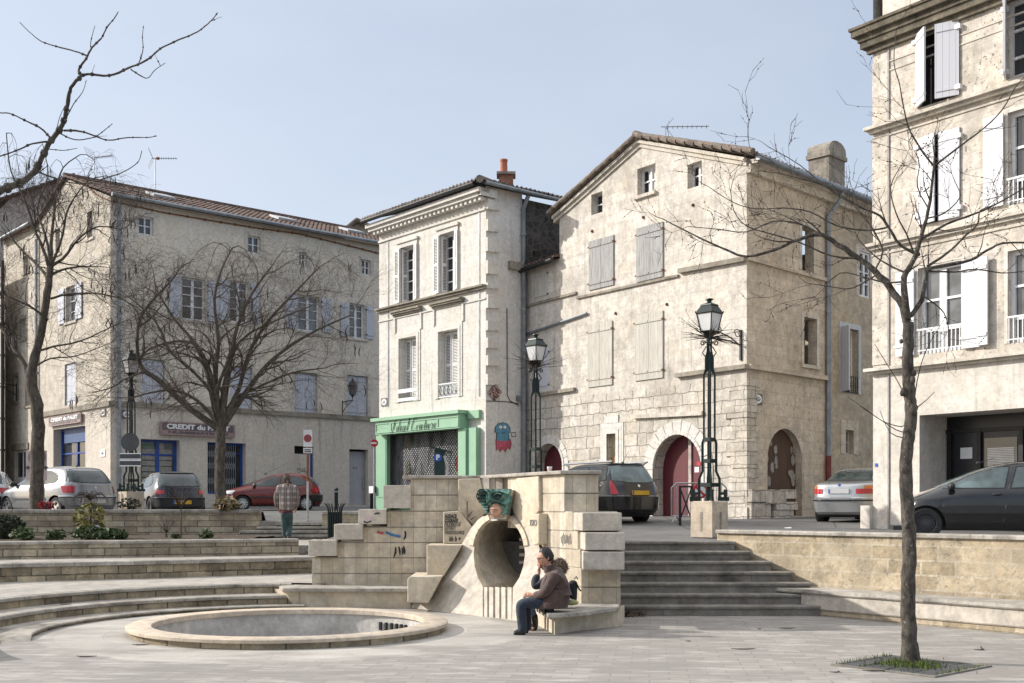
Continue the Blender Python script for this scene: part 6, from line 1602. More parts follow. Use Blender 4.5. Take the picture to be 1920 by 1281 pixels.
# ---- pod-hung tree at the far left
rg = random.Random(8); YA = 30.2
T = BareTree(9, 70, 0, .06, .22); T.zmax = 10.2
T.guide([P(x, y, YA) for x, y in ((68, 965), (69, 920), (71, 850), (72, 800), (69, 760), (62, 735), (57, 705))], .185, .15, rough=.1, sides=10)
kA = [(4, .85), (3, .55), (2, .32)]
T.guide([P(x, y, YA) for x, y in ((57, 715), (62, 680), (74, 640), (83, 585), (91, 535), (95, 500))], .13, .085, rough=.1, sides=9)
LA = [([(56, 712), (48, 690), (25, 650), (0, 612), (-40, 570), (-85, 540)], .10, .02, .5), ([(95, 505), (96, 460), (100, 410), (106, 360), (118, 315), (150, 290)], .06, .012, .6), ([(94, 505), (80, 465), (63, 425), (45, 370), (20, 320), (12, 250)], .055, .012, -.8),
  ([(95, 500), (118, 485), (150, 445), (185, 425), (225, 430)], .05, .012, .3), ([(92, 525), (72, 500), (42, 470), (12, 440), (-20, 425)], .05, .012, .9), ([(96, 560), (128, 552), (175, 550), (225, 560), (262, 580)], .035, .01, -.6), ([(90, 600), (62, 578), (25, 560), (-10, 545)], .04, .01, -1),
  ([(96, 515), (120, 505), (155, 500), (190, 500)], .045, .01, 1.3), ([(70, 660), (100, 650), (150, 640), (205, 615), (240, 600)], .035, .01, -.7), ([(96, 495), (85, 440), (70, 390), (90, 330), (80, 270)], .045, .01, 1.4), ([(95, 500), (118, 440), (128, 390), (165, 340), (200, 330)], .04, .01, -1.4), ([(30, 655), (20, 600), (-5, 540), (-30, 480)], .05, .01, -1), ([(62, 690), (95, 672), (140, 668), (190, 650)], .03, .01, .5)]
for pts, r0, r1, sg in LA: T.limb(drift(pts, YA, rg, .16, sg), r0, r1, kA, 7, 1.05, .2, .05)
T.hang_pods(60)
T.finish('bare_tree', 'dark bare tree hung with long black seed pods at the far left', P(68, 950, YA), 'bark_dark', 'twig')
# ---- slender young tree in the right foreground
rg = random.Random(3); YC = 12.6; base = G(1706, 1243)
YC = base.y
T = BareTree(12, 170, .45, .04, .2); T.minr = .0032
q, rr = T.guide([P(x, y, YC) for x, y in ((1707, 1248), (1706, 1215), (1703, 1150), (1703, 1080), (1705, 1020), (1701, 950), (1698, 890), (1702, 830), (1709, 785), (1706, 745), (1702, 700), (1703, 650), (1703, 605))], .088, .058, n=5, rough=.06, sides=14)
T.big.tube([P(1707, 1252, YC), P(1707, 1235, YC), P(1706, 1205, YC)], [.118, .108, .087], 14)
for (x, y, r) in ((1712, 768, .055), (1694, 735, .04), (1711, 712, .035), (1696, 880, .04), (1710, 1040, .04), (1690, 640, .02), (1713, 700, .03), (1700, 985, .03)): T.big.blob(P(x, y, YC - .05), (r, r, r * 1.3), 0, 7, 5, .4, T.rg)
kC = [(2, .34), (1, .18)]
LC = [([(1703, 612), (1692, 575), (1668, 540), (1640, 508), (1610, 485), (1570, 458), (1540, 441), (1500, 448), (1455, 468), (1400, 481), (1352, 464), (1300, 440), (1243, 411)], .050, .006, 5, .5),
  ([(1701, 600), (1698, 560), (1695, 520), (1704, 505), (1716, 480), (1726, 450), (1737, 410), (1746, 360), (1751, 312)], .045, .013, 5, 0), ([(1751, 312), (1720, 270), (1702, 235), (1692, 190), (1686, 155), (1676, 118), (1680, 60)], .013, .004, 3, -.4), ([(1751, 312), (1792, 280), (1845, 240), (1880, 205), (1903, 165), (1925, 140)], .013, .004, 4, .5),
  ([(1708, 592), (1728, 562), (1736, 525), (1740, 505), (1775, 498), (1820, 488), (1850, 470), (1880, 456), (1925, 455)], .030, .010, 5, .4), ([(1738, 500), (1780, 472), (1812, 440), (1833, 420), (1838, 395), (1865, 385)], .016, .005, 5, -.5), ([(1728, 448), (1775, 420), (1830, 400), (1870, 382), (1925, 350)], .018, .006, 4, .7),
  ([(1724, 478), (1690, 462), (1668, 430), (1650, 405), (1620, 392), (1585, 372), (1545, 348), (1500, 335), (1462, 325)], .020, .005, 5, -.6), ([(1462, 325), (1445, 300), (1410, 285), (1402, 255)], .006, .003, 1, 0), ([(1665, 426), (1625, 432), (1570, 424), (1520, 398), (1470, 390), (1420, 392), (1375, 380), (1328, 350)], .012, .004, 5, .6),
  ([(1610, 485), (1560, 480), (1500, 455), (1450, 440), (1400, 424), (1376, 395), (1370, 355)], .012, .004, 4, -.5), ([(1565, 455), (1520, 430), (1485, 412), (1460, 400)], .010, .004, 3, .7), ([(1695, 528), (1660, 530), (1620, 520), (1575, 512), (1540, 545)], .012, .004, 3, .9), ([(1648, 512), (1600, 540), (1560, 538), (1510, 530)], .010, .004, 3, -.8),
  ([(1540, 441), (1500, 420), (1450, 415), (1400, 435), (1345, 430), (1290, 425)], .012, .004, 5, .5), ([(1640, 508), (1655, 470), (1630, 420), (1600, 385), (1560, 360), (1500, 310), (1440, 275)], .012, .004, 5, .9), ([(1737, 410), (1770, 400), (1800, 370), (1790, 340)], .010, .004, 2, -.5), ([(1700, 512), (1672, 500), (1640, 480), (1610, 450)], .014, .005, 3, .8),
  ([(1740, 508), (1790, 510), (1830, 505), (1880, 512), (1925, 508)], .012, .005, 3, -.5), ([(1731, 555), (1765, 580), (1775, 600), (1780, 622)], .010, .004, 2, -.3), ([(1716, 480), (1700, 440), (1680, 400), (1670, 350), (1690, 310)], .012, .004, 3, -.8), ([(1740, 390), (1720, 350), (1724, 310), (1718, 290)], .009, .004, 2, .4)]
for pts, r0, r1, cnt, sg in LC: T.limb(drift(pts, YC, rg, .07, sg), r0, r1, kC, cnt, .40, .2, .06)
for pts in ([(1704, 790), (1690, 800), (1655, 790), (1620, 765), (1590, 745)], [(1706, 812), (1680, 806), (1640, 780), (1612, 762)], [(1712, 762), (1725, 690), (1745, 640), (1770, 600)], [(1713, 770), (1735, 752), (1752, 735)], [(1700, 748), (1680, 710), (1655, 670), (1640, 645)], [(1702, 822), (1670, 812), (1650, 770)]): T.guide(drift(pts, YC, rg, .06, 0), .007, .003, mb=T.tw, sides=4)
T.finish('bare_tree', 'slender bare young tree standing in a mossy iron grate in the right foreground', (base.x, base.y, 0), 'bark_grey', 'twig')
# ---- big branch of a tree that stands just outside the left edge
rg = random.Random(14); YD = 13.0
T = BareTree(17, 165, .5, .0, .2); T.minr = .004
T.guide([V((-6.9, 11.0, 0)), V((-6.9, 11.05, 1.6)), V((-6.85, 11.2, 3.2)), V((-6.7, 11.5, 4.4)), P(-120, 445, 12.2), P(-40, 385, 12.8), P(0, 358, YD)], .19, .043, n=5, rough=.1, sides=10)
main = [(0, 358), (30, 346), (58, 330), (75, 305), (92, 270), (110, 245), (122, 220), (127, 190), (133, 165), (152, 143)]
LD = [(main, .043, .018, 0, 0), ([(152, 143), (165, 139), (205, 142), (240, 128), (275, 113), (300, 92), (335, 75), (370, 60), (395, 40), (408, 24)], .016, .005, 0, .2), ([(152, 143), (148, 130), (162, 110), (172, 90), (190, 72), (200, 52), (214, 35), (222, 22)], .015, .005, 0, -.2),
  ([(165, 106), (140, 96), (105, 87), (78, 78), (55, 60), (37, 42)], .010, .004, 0, .2), ([(119, 245), (150, 246), (180, 256), (205, 263), (240, 258), (275, 258), (294, 255)], .012, .004, 0, -.2), ([(98, 262), (75, 240), (45, 225), (18, 213), (-5, 212)], .013, .006, 0, .3), ([(112, 250), (140, 262), (175, 258), (195, 245), (211, 232)], .008, .004, 0, .1),
  ([(98, 265), (60, 270), (30, 283), (0, 293), (-25, 300)], .012, .006, 0, -.3), ([(245, 130), (265, 143), (278, 146), (290, 132), (310, 118)], .008, .003, 0, .2), ([(260, 120), (268, 95), (267, 70), (269, 48)], .007, .003, 0, .1), ([(126, 218), (138, 195), (155, 172), (162, 150)], .007, .003, 0, -.1), ([(172, 92), (170, 80), (178, 48)], .006, .003, 0, 0), ([(93, 280), (120, 282), (145, 278)], .006, .003, 0, 0), ([(107, 248), (110, 225), (122, 198)], .006, .003, 0, 0), ([(65, 318), (90, 330), (150, 345), (207, 331), (230, 323), (258, 305), (266, 283)], .010, .004, 0, .3), ([(40, 345), (75, 322), (90, 310)], .008, .004, 0, .2)]
for pts, r0, r1, c, sg in LD:
 q, rr = T.guide(drift(pts, YD, rg, .08, sg), r0, r1, rough=.2, n=4, sides=8 if r0 > .02 else 6)
 for k in range(2, len(q) - 1, 3):
  if rg.random() < .75: T.big.blob(q[k], rr[k] * 1.5 + .003, 0, 6, 4)
  if rg.random() < .12 and r0 < .03: T.twig(q[k], V((rg.gauss(0, .5), rg.gauss(0, .5), rg.random() - .2)), .16, .005, 2, [])
T.finish('bare_tree', 'knobbly grey tree branch reaching in from the upper left against the sky', (-6.9, 11.0, 0), 'bark_grey', 'twig')
M['tyre'] = plain('tyre', (.018, .018, .019), .85, 0, .3, 9)
M['plastic'] = plain('black_plastic', (.025, .025, .027), .55, 0, .2, 6)
M['rim_alloy'] = plain('alloy', (.48, .49, .5), .3, .8, .1, 8)
M['rim_steel'] = plain('steel_rim', (.06, .06, .065), .5, .5, .2, 8)
M['car_glass'] = glass_dark('car_glass', (.035, .05, .05), .03)
M['car_glass_pale'] = glass_dark('car_glass_pale', (.10, .14, .14), .03)
M['tail_red'] = paint('tail_red', (.42, .012, .02), .12, .6, dust=.05)
M['tail_amber'] = paint('tail_amber', (.6, .16, .01), .12, .6, dust=.05)
M['lamp_clear'] = paint('lamp_clear', (.62, .63, .64), .08, 1, dust=.05)
M['plate_yellow'] = plain('plate_yellow', (.62, .36, .02), .4, 0, .1, 3)
M['plate_white'] = plain('plate_white', (.5, .51, .51), .4, 0, .06, 3)
M['chrome'] = plain('chrome', (.7, .7, .71), .15, 1, .05, 4)
class CarBody:
 def __init__(s, levels, n=4.6):
  s.n = n; zs = [l[0] for l in levels]; m = 72
  s.z = [zs[0] + (zs[-1] - zs[0]) * k / m for k in range(m + 1)]
  cols = []
  for c in (1, 2, 3):
   a = []
   for z in s.z:
    i = max(j for j in range(len(zs) - 1) if zs[j] <= z + 1e-9); t = (z - zs[i]) / (zs[i + 1] - zs[i]); a.append(levels[i][c] + (levels[i + 1][c] - levels[i][c]) * t)
   for _ in range(3): a = [a[0]] + [(a[k - 1] + 2 * a[k] + a[k + 1]) / 4 for k in range(1, m)] + [a[-1]]
   cols.append(a)
  s.xr, s.xf, s.w = cols
 def at(s, z):
  t = (z - s.z[0]) / (s.z[-1] - s.z[0]) * (len(s.z) - 1); t = min(max(t, 0), len(s.z) - 1.001); i = int(t); f = t - i
  g = lambda a: a[i] + (a[i + 1] - a[i]) * f
  return g(s.xr), g(s.xf), g(s.w)
 def side(s, x, z, off=.006):
  r, f, w = s.at(z); a = (f - r) / 2; u = min(.995, abs((x - (r + f) / 2) / a)); return w * (1 - u ** s.n) ** (1 / s.n) + off
 def rear(s, y, z, off=.006, front=False):
  r, f, w = s.at(z); a = (f - r) / 2; u = min(.995, abs(y / w)); d = a * (1 - u ** s.n) ** (1 / s.n)
  return (r + f) / 2 + (d + off if front else -d - off)
 def shell(s):
  b = MB(); rows = []; K = 64
  for z, r, f, w in zip(s.z, s.xr, s.xf, s.w):
   row = []
   for k in range(K):
    t = 2 * PI * (k + .5) / K; c, q = math.cos(t), math.sin(t); e = 2 / s.n
    row.append(V(((r + f) / 2 + (f - r) / 2 * math.copysign(abs(c) ** e, c), w * math.copysign(abs(q) ** e, q), z)))
   rows.append(row)
  b.grid(rows, closed=True); b.face(list(reversed(rows[0]))); b.face(rows[-1]); return b
def ribs_side(cb, ribs, sgn=1, off=.006, rows=5):
 b = MB(); g = []
 rb = []
 for (p, q) in zip(ribs[:-1], ribs[1:]):
  for k in range(4): t = k / 4; rb.append(tuple(a + (c - a) * t for a, c in zip(p, q)))
 rb.append(ribs[-1])
 for j in range(rows + 1):
  t = j / rows; row = []
  for xb, zb, xt, zt in rb:
   x, z = xb + (xt - xb) * t, zb + (zt - zb) * t; row.append(V((x, sgn * cb.side(x, z, off), z)))
  g.append(row)
 b.grid(g); return b
def ribs_rear(cb, ribs, off=.006, rows=5, front=False):
 b = MB(); g = []; rb = []
 for (p, q) in zip(ribs[:-1], ribs[1:]):
  for k in range(5): t = k / 5; rb.append(tuple(a + (c - a) * t for a, c in zip(p, q)))
 rb.append(ribs[-1])
 for j in range(rows + 1):
  t = j / rows; row = []
  for yb, zb, yt, zt in rb:
   y, z = yb + (yt - yb) * t, zb + (zt - zb) * t; row.append(V((cb.rear(y, z, off, front), y, z)))
  g.append(row)
 b.grid(g); return b
def corner_patch(cb, y1, x1, z0, z1, sgn, off=.008, front=False, skew=0, n=12, rows=6, taper=0):
 """lamp wrapping the corner from y1 on the end to x1 on the flank"""
 b = MB(); g = []
 for j in range(rows + 1):
  t = j / rows; z = z0 + (z1 - z0) * t; r, f, w = cb.at(z); a = (f - r) / 2; xm = (r + f) / 2
  yy = y1 + skew * t; xx = x1 + taper * t
  th0 = math.asin(min(1, (yy / w) ** (cb.n / 2))); u = (xm - xx) / a if not front else (xx - xm) / a
  th1 = math.acos(min(1, max(0, u) ** (cb.n / 2))); row = []
  for k in range(n + 1):
   th = th0 + (th1 - th0) * k / n; c, q = math.cos(th), math.sin(th); e = 2 / cb.n
   x = xm + (-1 if not front else 1) * (a + off) * c ** e; row.append(V((x, sgn * (w + off) * q ** e, z)))
  g.append(row)
 b.grid(g); return b
def wheel(parent, x, y, r, sgn, style):
 w = MB(); wd = .19
 w.lathe([(r * .6, y - sgn * wd), (r * .93, y - sgn * wd), (r, y - sgn * wd * .85), (r, y - sgn * .02), (r * .95, y), (r * .66, y), (r * .64, y - sgn * .02)], (x, 0, r), 'y', 28)
 o = w.build('wheel', M['tyre'], parent, smooth=40, local=True)
 d = MB(); rm = r * .66
 d.lathe([(0.001, y - sgn * .03), (rm * .3, y - sgn * .03), (rm * .98, y - sgn * .045), (rm, y - sgn * .005), (rm * .93, y - sgn * .008), (rm * .9, y - sgn * .05)], (x, 0, r), 'y', 28)
 d.build('rim', M[{'alloy': 'plastic', 'steel': 'rim_steel', 'cap': 'plastic'}[style]], o, local=True)
 s = MB(); n = {'alloy': 5, 'steel': 12, 'cap': 11}[style]
 for k in range(n):
  a = 2 * PI * k / n; c, q = math.cos(a), math.sin(a)
  if style == 'steel':
   s.lathe([(.001, y - sgn * .001), (.018, y - sgn * .001), (.018, y - sgn * .02)], (x + rm * .72 * c, 0, r + rm * .72 * q), 'y', 8)
  else:
   h = rm * (.17 if style == 'alloy' else .10); r0, r1 = (.1, .97) if style == 'alloy' else (.0, .93)
   t = V((-q, 0, c)); p0 = V((x + rm * r0 * c, y - sgn * .002, r + rm * r0 * q)); p1 = V((x + rm * r1 * c, y - sgn * .004, r + rm * r1 * q))
   s.prism([p0 - t * h, p1 - t * h * 1.2, p1 + t * h * 1.2, p0 + t * h], V((0, -sgn * .03, 0)))
 if style != 'steel':
  s.lathe([(0.001, y + sgn * .004), (rm * .26, y), (rm * .28, y - sgn * .03)], (x, 0, r), 'y', 16); s.lathe([(rm * .9, y - sgn * .03), (rm * .92, y + sgn * .002), (rm * 1.0, y + sgn * .002), (rm * 1.02, y - sgn * .02)], (x, 0, r), 'y', 28)
 s.build('spokes', M['plastic' if style == 'steel' else 'rim_alloy'], o, local=True)
def car(label, cat, spec, body_mat, loc, head, wheel_style='alloy', plate='plate_white', zdark=.0, name='parked_car'):
 ang = math.atan2(head[1], head[0]); t = thing(name, label, cat, loc, ang)
 cb = CarBody(spec['levels']); r = spec['r']; axs = spec['axles']
 sh = cb.shell(); me = sh.build('body', [M[body_mat], M['plastic']], t, local=True)
 ct = MB()
 for x in axs:
  for s in (1, -1):
   yo = cb.at(.5)[2] + .2; yi = cb.at(.5)[2] - .26
   c = MB(); c.lathe([(0.0005, s * yi), (r + .055, s * yi), (r + .055, s * yo), (0.0005, s * yo)], (x, 0, r - .0), 'y', 32, 1); i = len(ct.v)
   ct.v += c.v; ct.f += [[k + i for k in f] for f in c.f]; ct.m += c.m; ct.uv += c.uv
 co_ = ct.build('cutter', [M[body_mat], M['plastic']], t, local=True)
 bm = bmesh.new(); bm.from_mesh(co_.data); bmesh.ops.remove_doubles(bm, verts=bm.verts, dist=1e-3); bmesh.ops.recalc_face_normals(bm, faces=bm.faces); bm.to_mesh(co_.data); bm.free()
 md = me.modifiers.new('b', 'BOOLEAN'); md.operation = 'DIFFERENCE'; md.object = co_; md.solver = 'EXACT'
 dg = bpy.context.evaluated_depsgraph_get(); dg.update(); nm = bpy.data.meshes.new_from_object(me.evaluated_get(dg)); me.modifiers.clear(); me.data = nm
 bpy.data.objects.remove(co_)
 for p in nm.polygons:
  p.use_smooth = True
  if p.material_index == 0 and p.center.z < max(.24, zdark): p.material_index = 1
 nm.set_sharp_from_angle(angle=math.radians(38))
 B = lambda b, n, m, par=t: b.build(n, M[m], par, local=True, smooth=40)
 for x in axs:
  for s in (1, -1): wheel(t, x, s * (cb.at(r)[2] - .005), r, s, wheel_style)
 gl = spec.get('glass', 'car_glass')
 for s in (1, -1):
  for rb in spec['side']:
   sx = sum(q[0] + q[2] for q in rb) / (2 * len(rb)); ex = []
   cz = sum(q[1] + q[3] for q in rb) / (2 * len(rb))
   for q in rb: ex.append((sx + (q[0] - sx) * 1.05, cz + (q[1] - cz) * 1.10, sx + (q[2] - sx) * 1.05, cz + (q[3] - cz) * 1.10))
   o = B(ribs_side(cb, rb, s, .009), 'side_window', gl); B(ribs_side(cb, ex, s, .004), 'window_seal', 'plastic', o)
  for xl in spec.get('seams', ()):
   q = MB(); q.tube([V((x, s * cb.side(x, z, .001), z)) for x, z in xl], .005, 4); B(q, 'door_seam', 'plastic')
  if 'strip' in spec:
   x0, x1, z = spec['strip']; B(ribs_side(cb, [(x0, z - .03, x0 + .02, z + .03), (x1, z - .03, x1, z + .03)], s, .014, 2), 'rubbing_strip', spec.get('strip_mat', 'plastic'))
  for x, z in spec.get('handles', ()):
   q = MB(); y = cb.side(x, z, 0); q.blob((x, s * (y + .008), z), (.085, .022, .025), 0, 10, 6); B(q, 'door_handle', spec.get('handle_mat', body_mat))
  x, z = spec['mirror']; y = cb.side(x, z, 0); q = MB(); q.blob((x, s * (y + .12), z + .03), (.07, .11, .075), 0, 10, 7); q.tube([V((x + .02, s * (y - .03), z - .03)), V((x, s * (y + .07), z))], .03, 6); B(q, 'wing_mirror', spec.get('mirror_mat', 'plastic'))
  for (y1, x1, z0, z1, sk, tp, mt) in spec['tails']: B(corner_patch(cb, y1, x1, z0, z1, s, .010, False, sk, taper=tp), 'tail_light', mt)
  for (y1, x1, z0, z1, sk, tp, mt) in spec.get('heads', ()): B(corner_patch(cb, y1, x1, z0, z1, s, .010, True, sk, taper=tp), 'headlight', mt)
 ro = B(ribs_rear(cb, spec['rear'], .010), 'rear_window', spec.get('rear_glass', gl))
 ex = [(a * 1.06, b_ - .02, c * 1.06, d_ + .025) for a, b_, c, d_ in spec['rear']]; B(ribs_rear(cb, ex, .005), 'window_seal', 'plastic', ro)
 B(ribs_rear(cb, spec['screen'], .010, 6, True), 'windscreen', gl)
 x, z0, z1, hw = spec['bump']; B(corner_both(cb, x, z0, z1), 'rear_bumper', spec.get('bump_mat', body_mat))
 if spec.get('bump_strip'):
  z = spec['bump_strip']; B(corner_both(cb, x - .03, z - .03, z + .03, .055), 'bumper_strip', 'plastic')
 pz = spec['plate_z']; q = MB(); xx = cb.rear(0, pz, .02); q.box((xx - .015, -.26, pz - .055), (xx + .02, .26, pz + .055)); po = B(q, 'number_plate', plate)
 q = MB(); q.box((xx - .017, .215, pz - .05), (xx + .0, .255, pz + .05)); B(q, 'plate_band', 'sign_blue', po)
 if 'badge_z' in spec:
  q = MB(); z = spec['badge_z']; xx = cb.rear(0, z, .012); q.lathe([(.0005, xx - .006), (.032, xx - .006), (.038, xx + .012)], (0, 0, z), 'x', 14); B(q, 'badge', spec.get('badge_mat', 'chrome'))
 if 'antenna' in spec:
  x, z, dx, dz = spec['antenna']; q = MB(); q.tube([V((x, 0, z)), V((x + dx, .02, z + dz))], [.007, .003], 5); q.blob((x, 0, z), (.05, .025, .03), 0, 8, 5); B(q, 'antenna', 'plastic')
 if spec.get('rails'):
  x0, x1, z, y = spec['rails']
  for s in (1, -1):
   q = MB(); q.tube([V((x0, s * (y - .04), z - .07)), V((x0 + .12, s * y, z)), V((x1 - .12, s * y, z + .01)), V((x1, s * (y - .03), z - .06))], .024, 8); B(q, 'roof_rail', 'chrome')
 if 'spoiler' in spec:
  z, d = spec['spoiler']; q = MB(); r_, f_, w_ = cb.at(z); pts = []
  for k in range(13):
   y = -w_ * .9 + 1.8 * w_ * k / 12; x = cb.rear(y, z, 0); pts.append((x, y))
  q.grid([[V((x + .12, y, z + .03)) for x, y in pts], [V((x - d, y, z + .015)) for x, y in pts], [V((x - d, y, z - .02)) for x, y in pts], [V((x + .05, y, z - .06)) for x, y in pts]]); B(q, 'spoiler', 'plastic')
 q = MB(); q.box((-1.7, -.62, .16), (1.75, .62, .24)); B(q, 'underbody', 'plastic')
 return t
def corner_both(cb, x1, z0, z1, off=.03):
 b = MB(); g = []
 for zz, o in ((z0, 0), (z0 + .03, off), (z1 - .03, off), (z1, 0)):
  r, f, w = cb.at(zz); a = (f - r) / 2; xm = (r + f) / 2; row = []
  u = (xm - x1) / a; th1 = math.acos(min(1, max(0, u) ** (cb.n / 2)))
  for k in range(33):
   th = -th1 + 2 * th1 * k / 32; c, q = math.cos(th), math.sin(th); e = 2 / cb.n
   row.append(V((xm - (a + o) * c ** e, (w + o * .6) * math.copysign(abs(q) ** e, q), zz)))
  g.append(row)
 b.grid(g); return b
def scale_spec(sp, sx, sy, sz):
 o = dict(sp); o['levels'] = [(z * sz, r * sx, f * sx, w * sy) for z, r, f, w in sp['levels']]; o['axles'] = [x * sx for x in sp['axles']]
 o['side'] = [[(a * sx, b * sz, c * sx, d * sz) for a, b, c, d in q] for q in sp['side']]; o['rear'] = [(a * sy, b * sz, c * sy, d * sz) for a, b, c, d in sp['rear']]; o['screen'] = [(a * sy, b * sz, c * sy, d * sz) for a, b, c, d in sp['screen']]
 o['seams'] = [[(x * sx, z * sz) for x, z in q] for q in sp.get('seams', ())]; o['tails'] = [(a * sy, b * sx, c * sz, d * sz, e, f, g) for a, b, c, d, e, f, g in sp['tails']]
 o['heads'] = [(a * sy, b * sx, c * sz, d * sz, e, f, g) for a, b, c, d, e, f, g in sp.get('heads', ())]
 o['mirror'] = (sp['mirror'][0] * sx, sp['mirror'][1] * sz); o['handles'] = [(x * sx, z * sz) for x, z in sp.get('handles', ())]
 b = sp['bump']; o['bump'] = (b[0] * sx, b[1] * sz, b[2] * sz, b[3]); o['plate_z'] = sp['plate_z'] * sz
 for k in ('badge_z', 'bump_strip'):
  if k in sp: o[k] = sp[k] * sz
 if 'strip' in sp: o['strip'] = (sp['strip'][0] * sx, sp['strip'][1] * sx, sp['strip'][2] * sz)
 if 'antenna' in sp: a = sp['antenna']; o['antenna'] = (a[0] * sx, a[1] * sz, a[2], a[3])
 if 'spoiler' in sp: o['spoiler'] = (sp['spoiler'][0] * sz, sp['spoiler'][1])
 return o
hatch = dict(r=.31, axles=(1.33, -1.28), levels=[(.19, -1.92, 2.0, .76), (.30, -2.03, 2.12, .83), (.50, -2.06, 2.15, .865), (.66, -2.04, 2.12, .868), (.78, -2.0, 2.0, .86), (.86, -1.97, 1.72, .845), (.93, -1.95, 1.42, .82), (.99, -1.93, 1.18, .795), (1.12, -1.84, .86, .745), (1.28, -1.70, .46, .68), (1.40, -1.55, .10, .615), (1.47, -1.36, -.2, .55), (1.505, -1.05, -.5, .42), (1.515, -.8, -.62, .2)],
 side=[[(.98, .985, .97, .99), (.55, .98, .40, 1.24), (-.02, .98, -.02, 1.37), (-.10, .98, -.12, 1.38)], [(-.22, .985, -.24, 1.38), (-.8, 1.0, -.78, 1.36), (-1.18, 1.03, -1.08, 1.30), (-1.30, 1.12, -1.22, 1.22)]],
 rear=[(-.70, 1.06, -.56, 1.40), (-.3, 1.03, -.3, 1.43), (.3, 1.03, .3, 1.43), (.70, 1.06, .56, 1.40)], screen=[(-.74, 1.0, -.55, 1.40), (0, 1.0, 0, 1.44), (.74, 1.0, .55, 1.40)],
 seams=[[(.98, .34), (.98, .7), (.94, .95)], [(-.12, .33), (-.17, .7), (-.16, .97)], [(.95, .33), (-.1, .33)]], strip=(.9, -.85, .56), handles=[(-.02, .86)], mirror=(.86, .98), mirror_mat='plastic',
 tails=[(.62, -1.60, .74, .93, -.05, .12, 'tail_red')], heads=[(.45, 1.75, .66, .80, .0, -.12, 'lamp_clear')], bump=(-1.45, .36, .66, .8), bump_strip=.62, plate_z=.50, badge_z=.88, antenna=(-1.0, 1.515, -.22, .26))
old_hatch = scale_spec(hatch, .955, .965, .915); old_hatch.update(tails=[(.50, -1.72, .68, .80, .0, .06, 'tail_red')], strip_mat='plastic', bump=(-1.4, .28, .58, .8), bump_mat='plastic', plate_z=.44, spoiler=(1.31, .05), r=.29)
old_hatch.pop('badge_z'); old_hatch.pop('antenna')
old_hatch['rear'] = [(-.66, .95, -.52, 1.28), (-.3, .92, -.3, 1.31), (.3, .92, .3, 1.31), (.66, .95, .52, 1.28)]
small = scale_spec(hatch, .90, .945, .945); small.update(r=.28, strip=(.9, -.8, .5), antenna=(.25, 1.40, -.85, .42), bump_mat='plastic')
small5 = dict(small); small5.update(side=[[(.88, .925, .87, .94), (.5, .93, .36, 1.18), (.10, .93, .06, 1.29), (-.12, .93, -.22, 1.30)], [(-.24, .93, -.36, 1.30), (-.6, .94, -.64, 1.30), (-.86, .95, -.88, 1.28), (-.92, .97, -.93, 1.24)], [(-.98, .98, -.98, 1.22), (-1.14, 1.04, -1.12, 1.16)]], seams=[[(.86, .33), (.9, .62), (.87, .9)], [(-.10, .32), (-.14, .6), (-.2, .93), (-.3, 1.3)], [(-.86, .5), (-.9, .93)], [(.8, .33), (-.1, .32)]],
 handles=[(.0, .81), (-.78, .82)], handle_mat='plastic', antenna=(.2, 1.40, -.3, .1), glass='car_glass_pale')
small5['levels'] = [(z, r, f if f < 1 else 1 + (f - 1) * .58, w) for z, r, f, w in small['levels']]; small5['heads'] = [(.45, 1.52, .63, .72, .0, -.05, 'lamp_clear')]
estate = scale_spec(hatch, 1.0, 1.01, 1.0); estate.update(levels=[(.2, -2.12, 2.0, .77), (.30, -2.22, 2.12, .84), (.50, -2.27, 2.15, .875), (.66, -2.25, 2.12, .88), (.78, -2.2, 2.0, .87), (.86, -2.17, 1.72, .855), (.93, -2.15, 1.42, .83), (.99, -2.13, 1.18, .805), (1.12, -2.05, .86, .755), (1.28, -1.93, .46, .69), (1.42, -1.83, .10, .63), (1.49, -1.72, -.2, .57), (1.525, -1.5, -.5, .45), (1.535, -1.2, -.62, .2)],
 side=[[(.98, .985, .97, .99), (.55, .98, .40, 1.24), (.05, .98, .05, 1.38), (-.05, .98, -.07, 1.39)], [(-.17, .985, -.19, 1.39), (-.6, 1.0, -.6, 1.40), (-.92, 1.0, -.95, 1.40)], [(-1.04, 1.0, -1.06, 1.40), (-1.5, 1.03, -1.48, 1.36), (-1.74, 1.08, -1.68, 1.32)]],
 rear=[(-.72, 1.08, -.56, 1.42), (-.3, 1.02, -.3, 1.45), (.3, 1.02, .3, 1.45), (.72, 1.08, .56, 1.42)], tails=[(.60, -1.98, .72, 1.06, .06, .12, 'tail_red')], bump=(-1.6, .32, .70, .8), plate_z=.76, badge_z=.93, rails=(.15, -1.68, 1.525, .54), antenna=(-1.5, 1.52, -.26, .28), spoiler=(1.475, .08), rear_glass='car_glass_pale'); estate.pop('bump_strip')
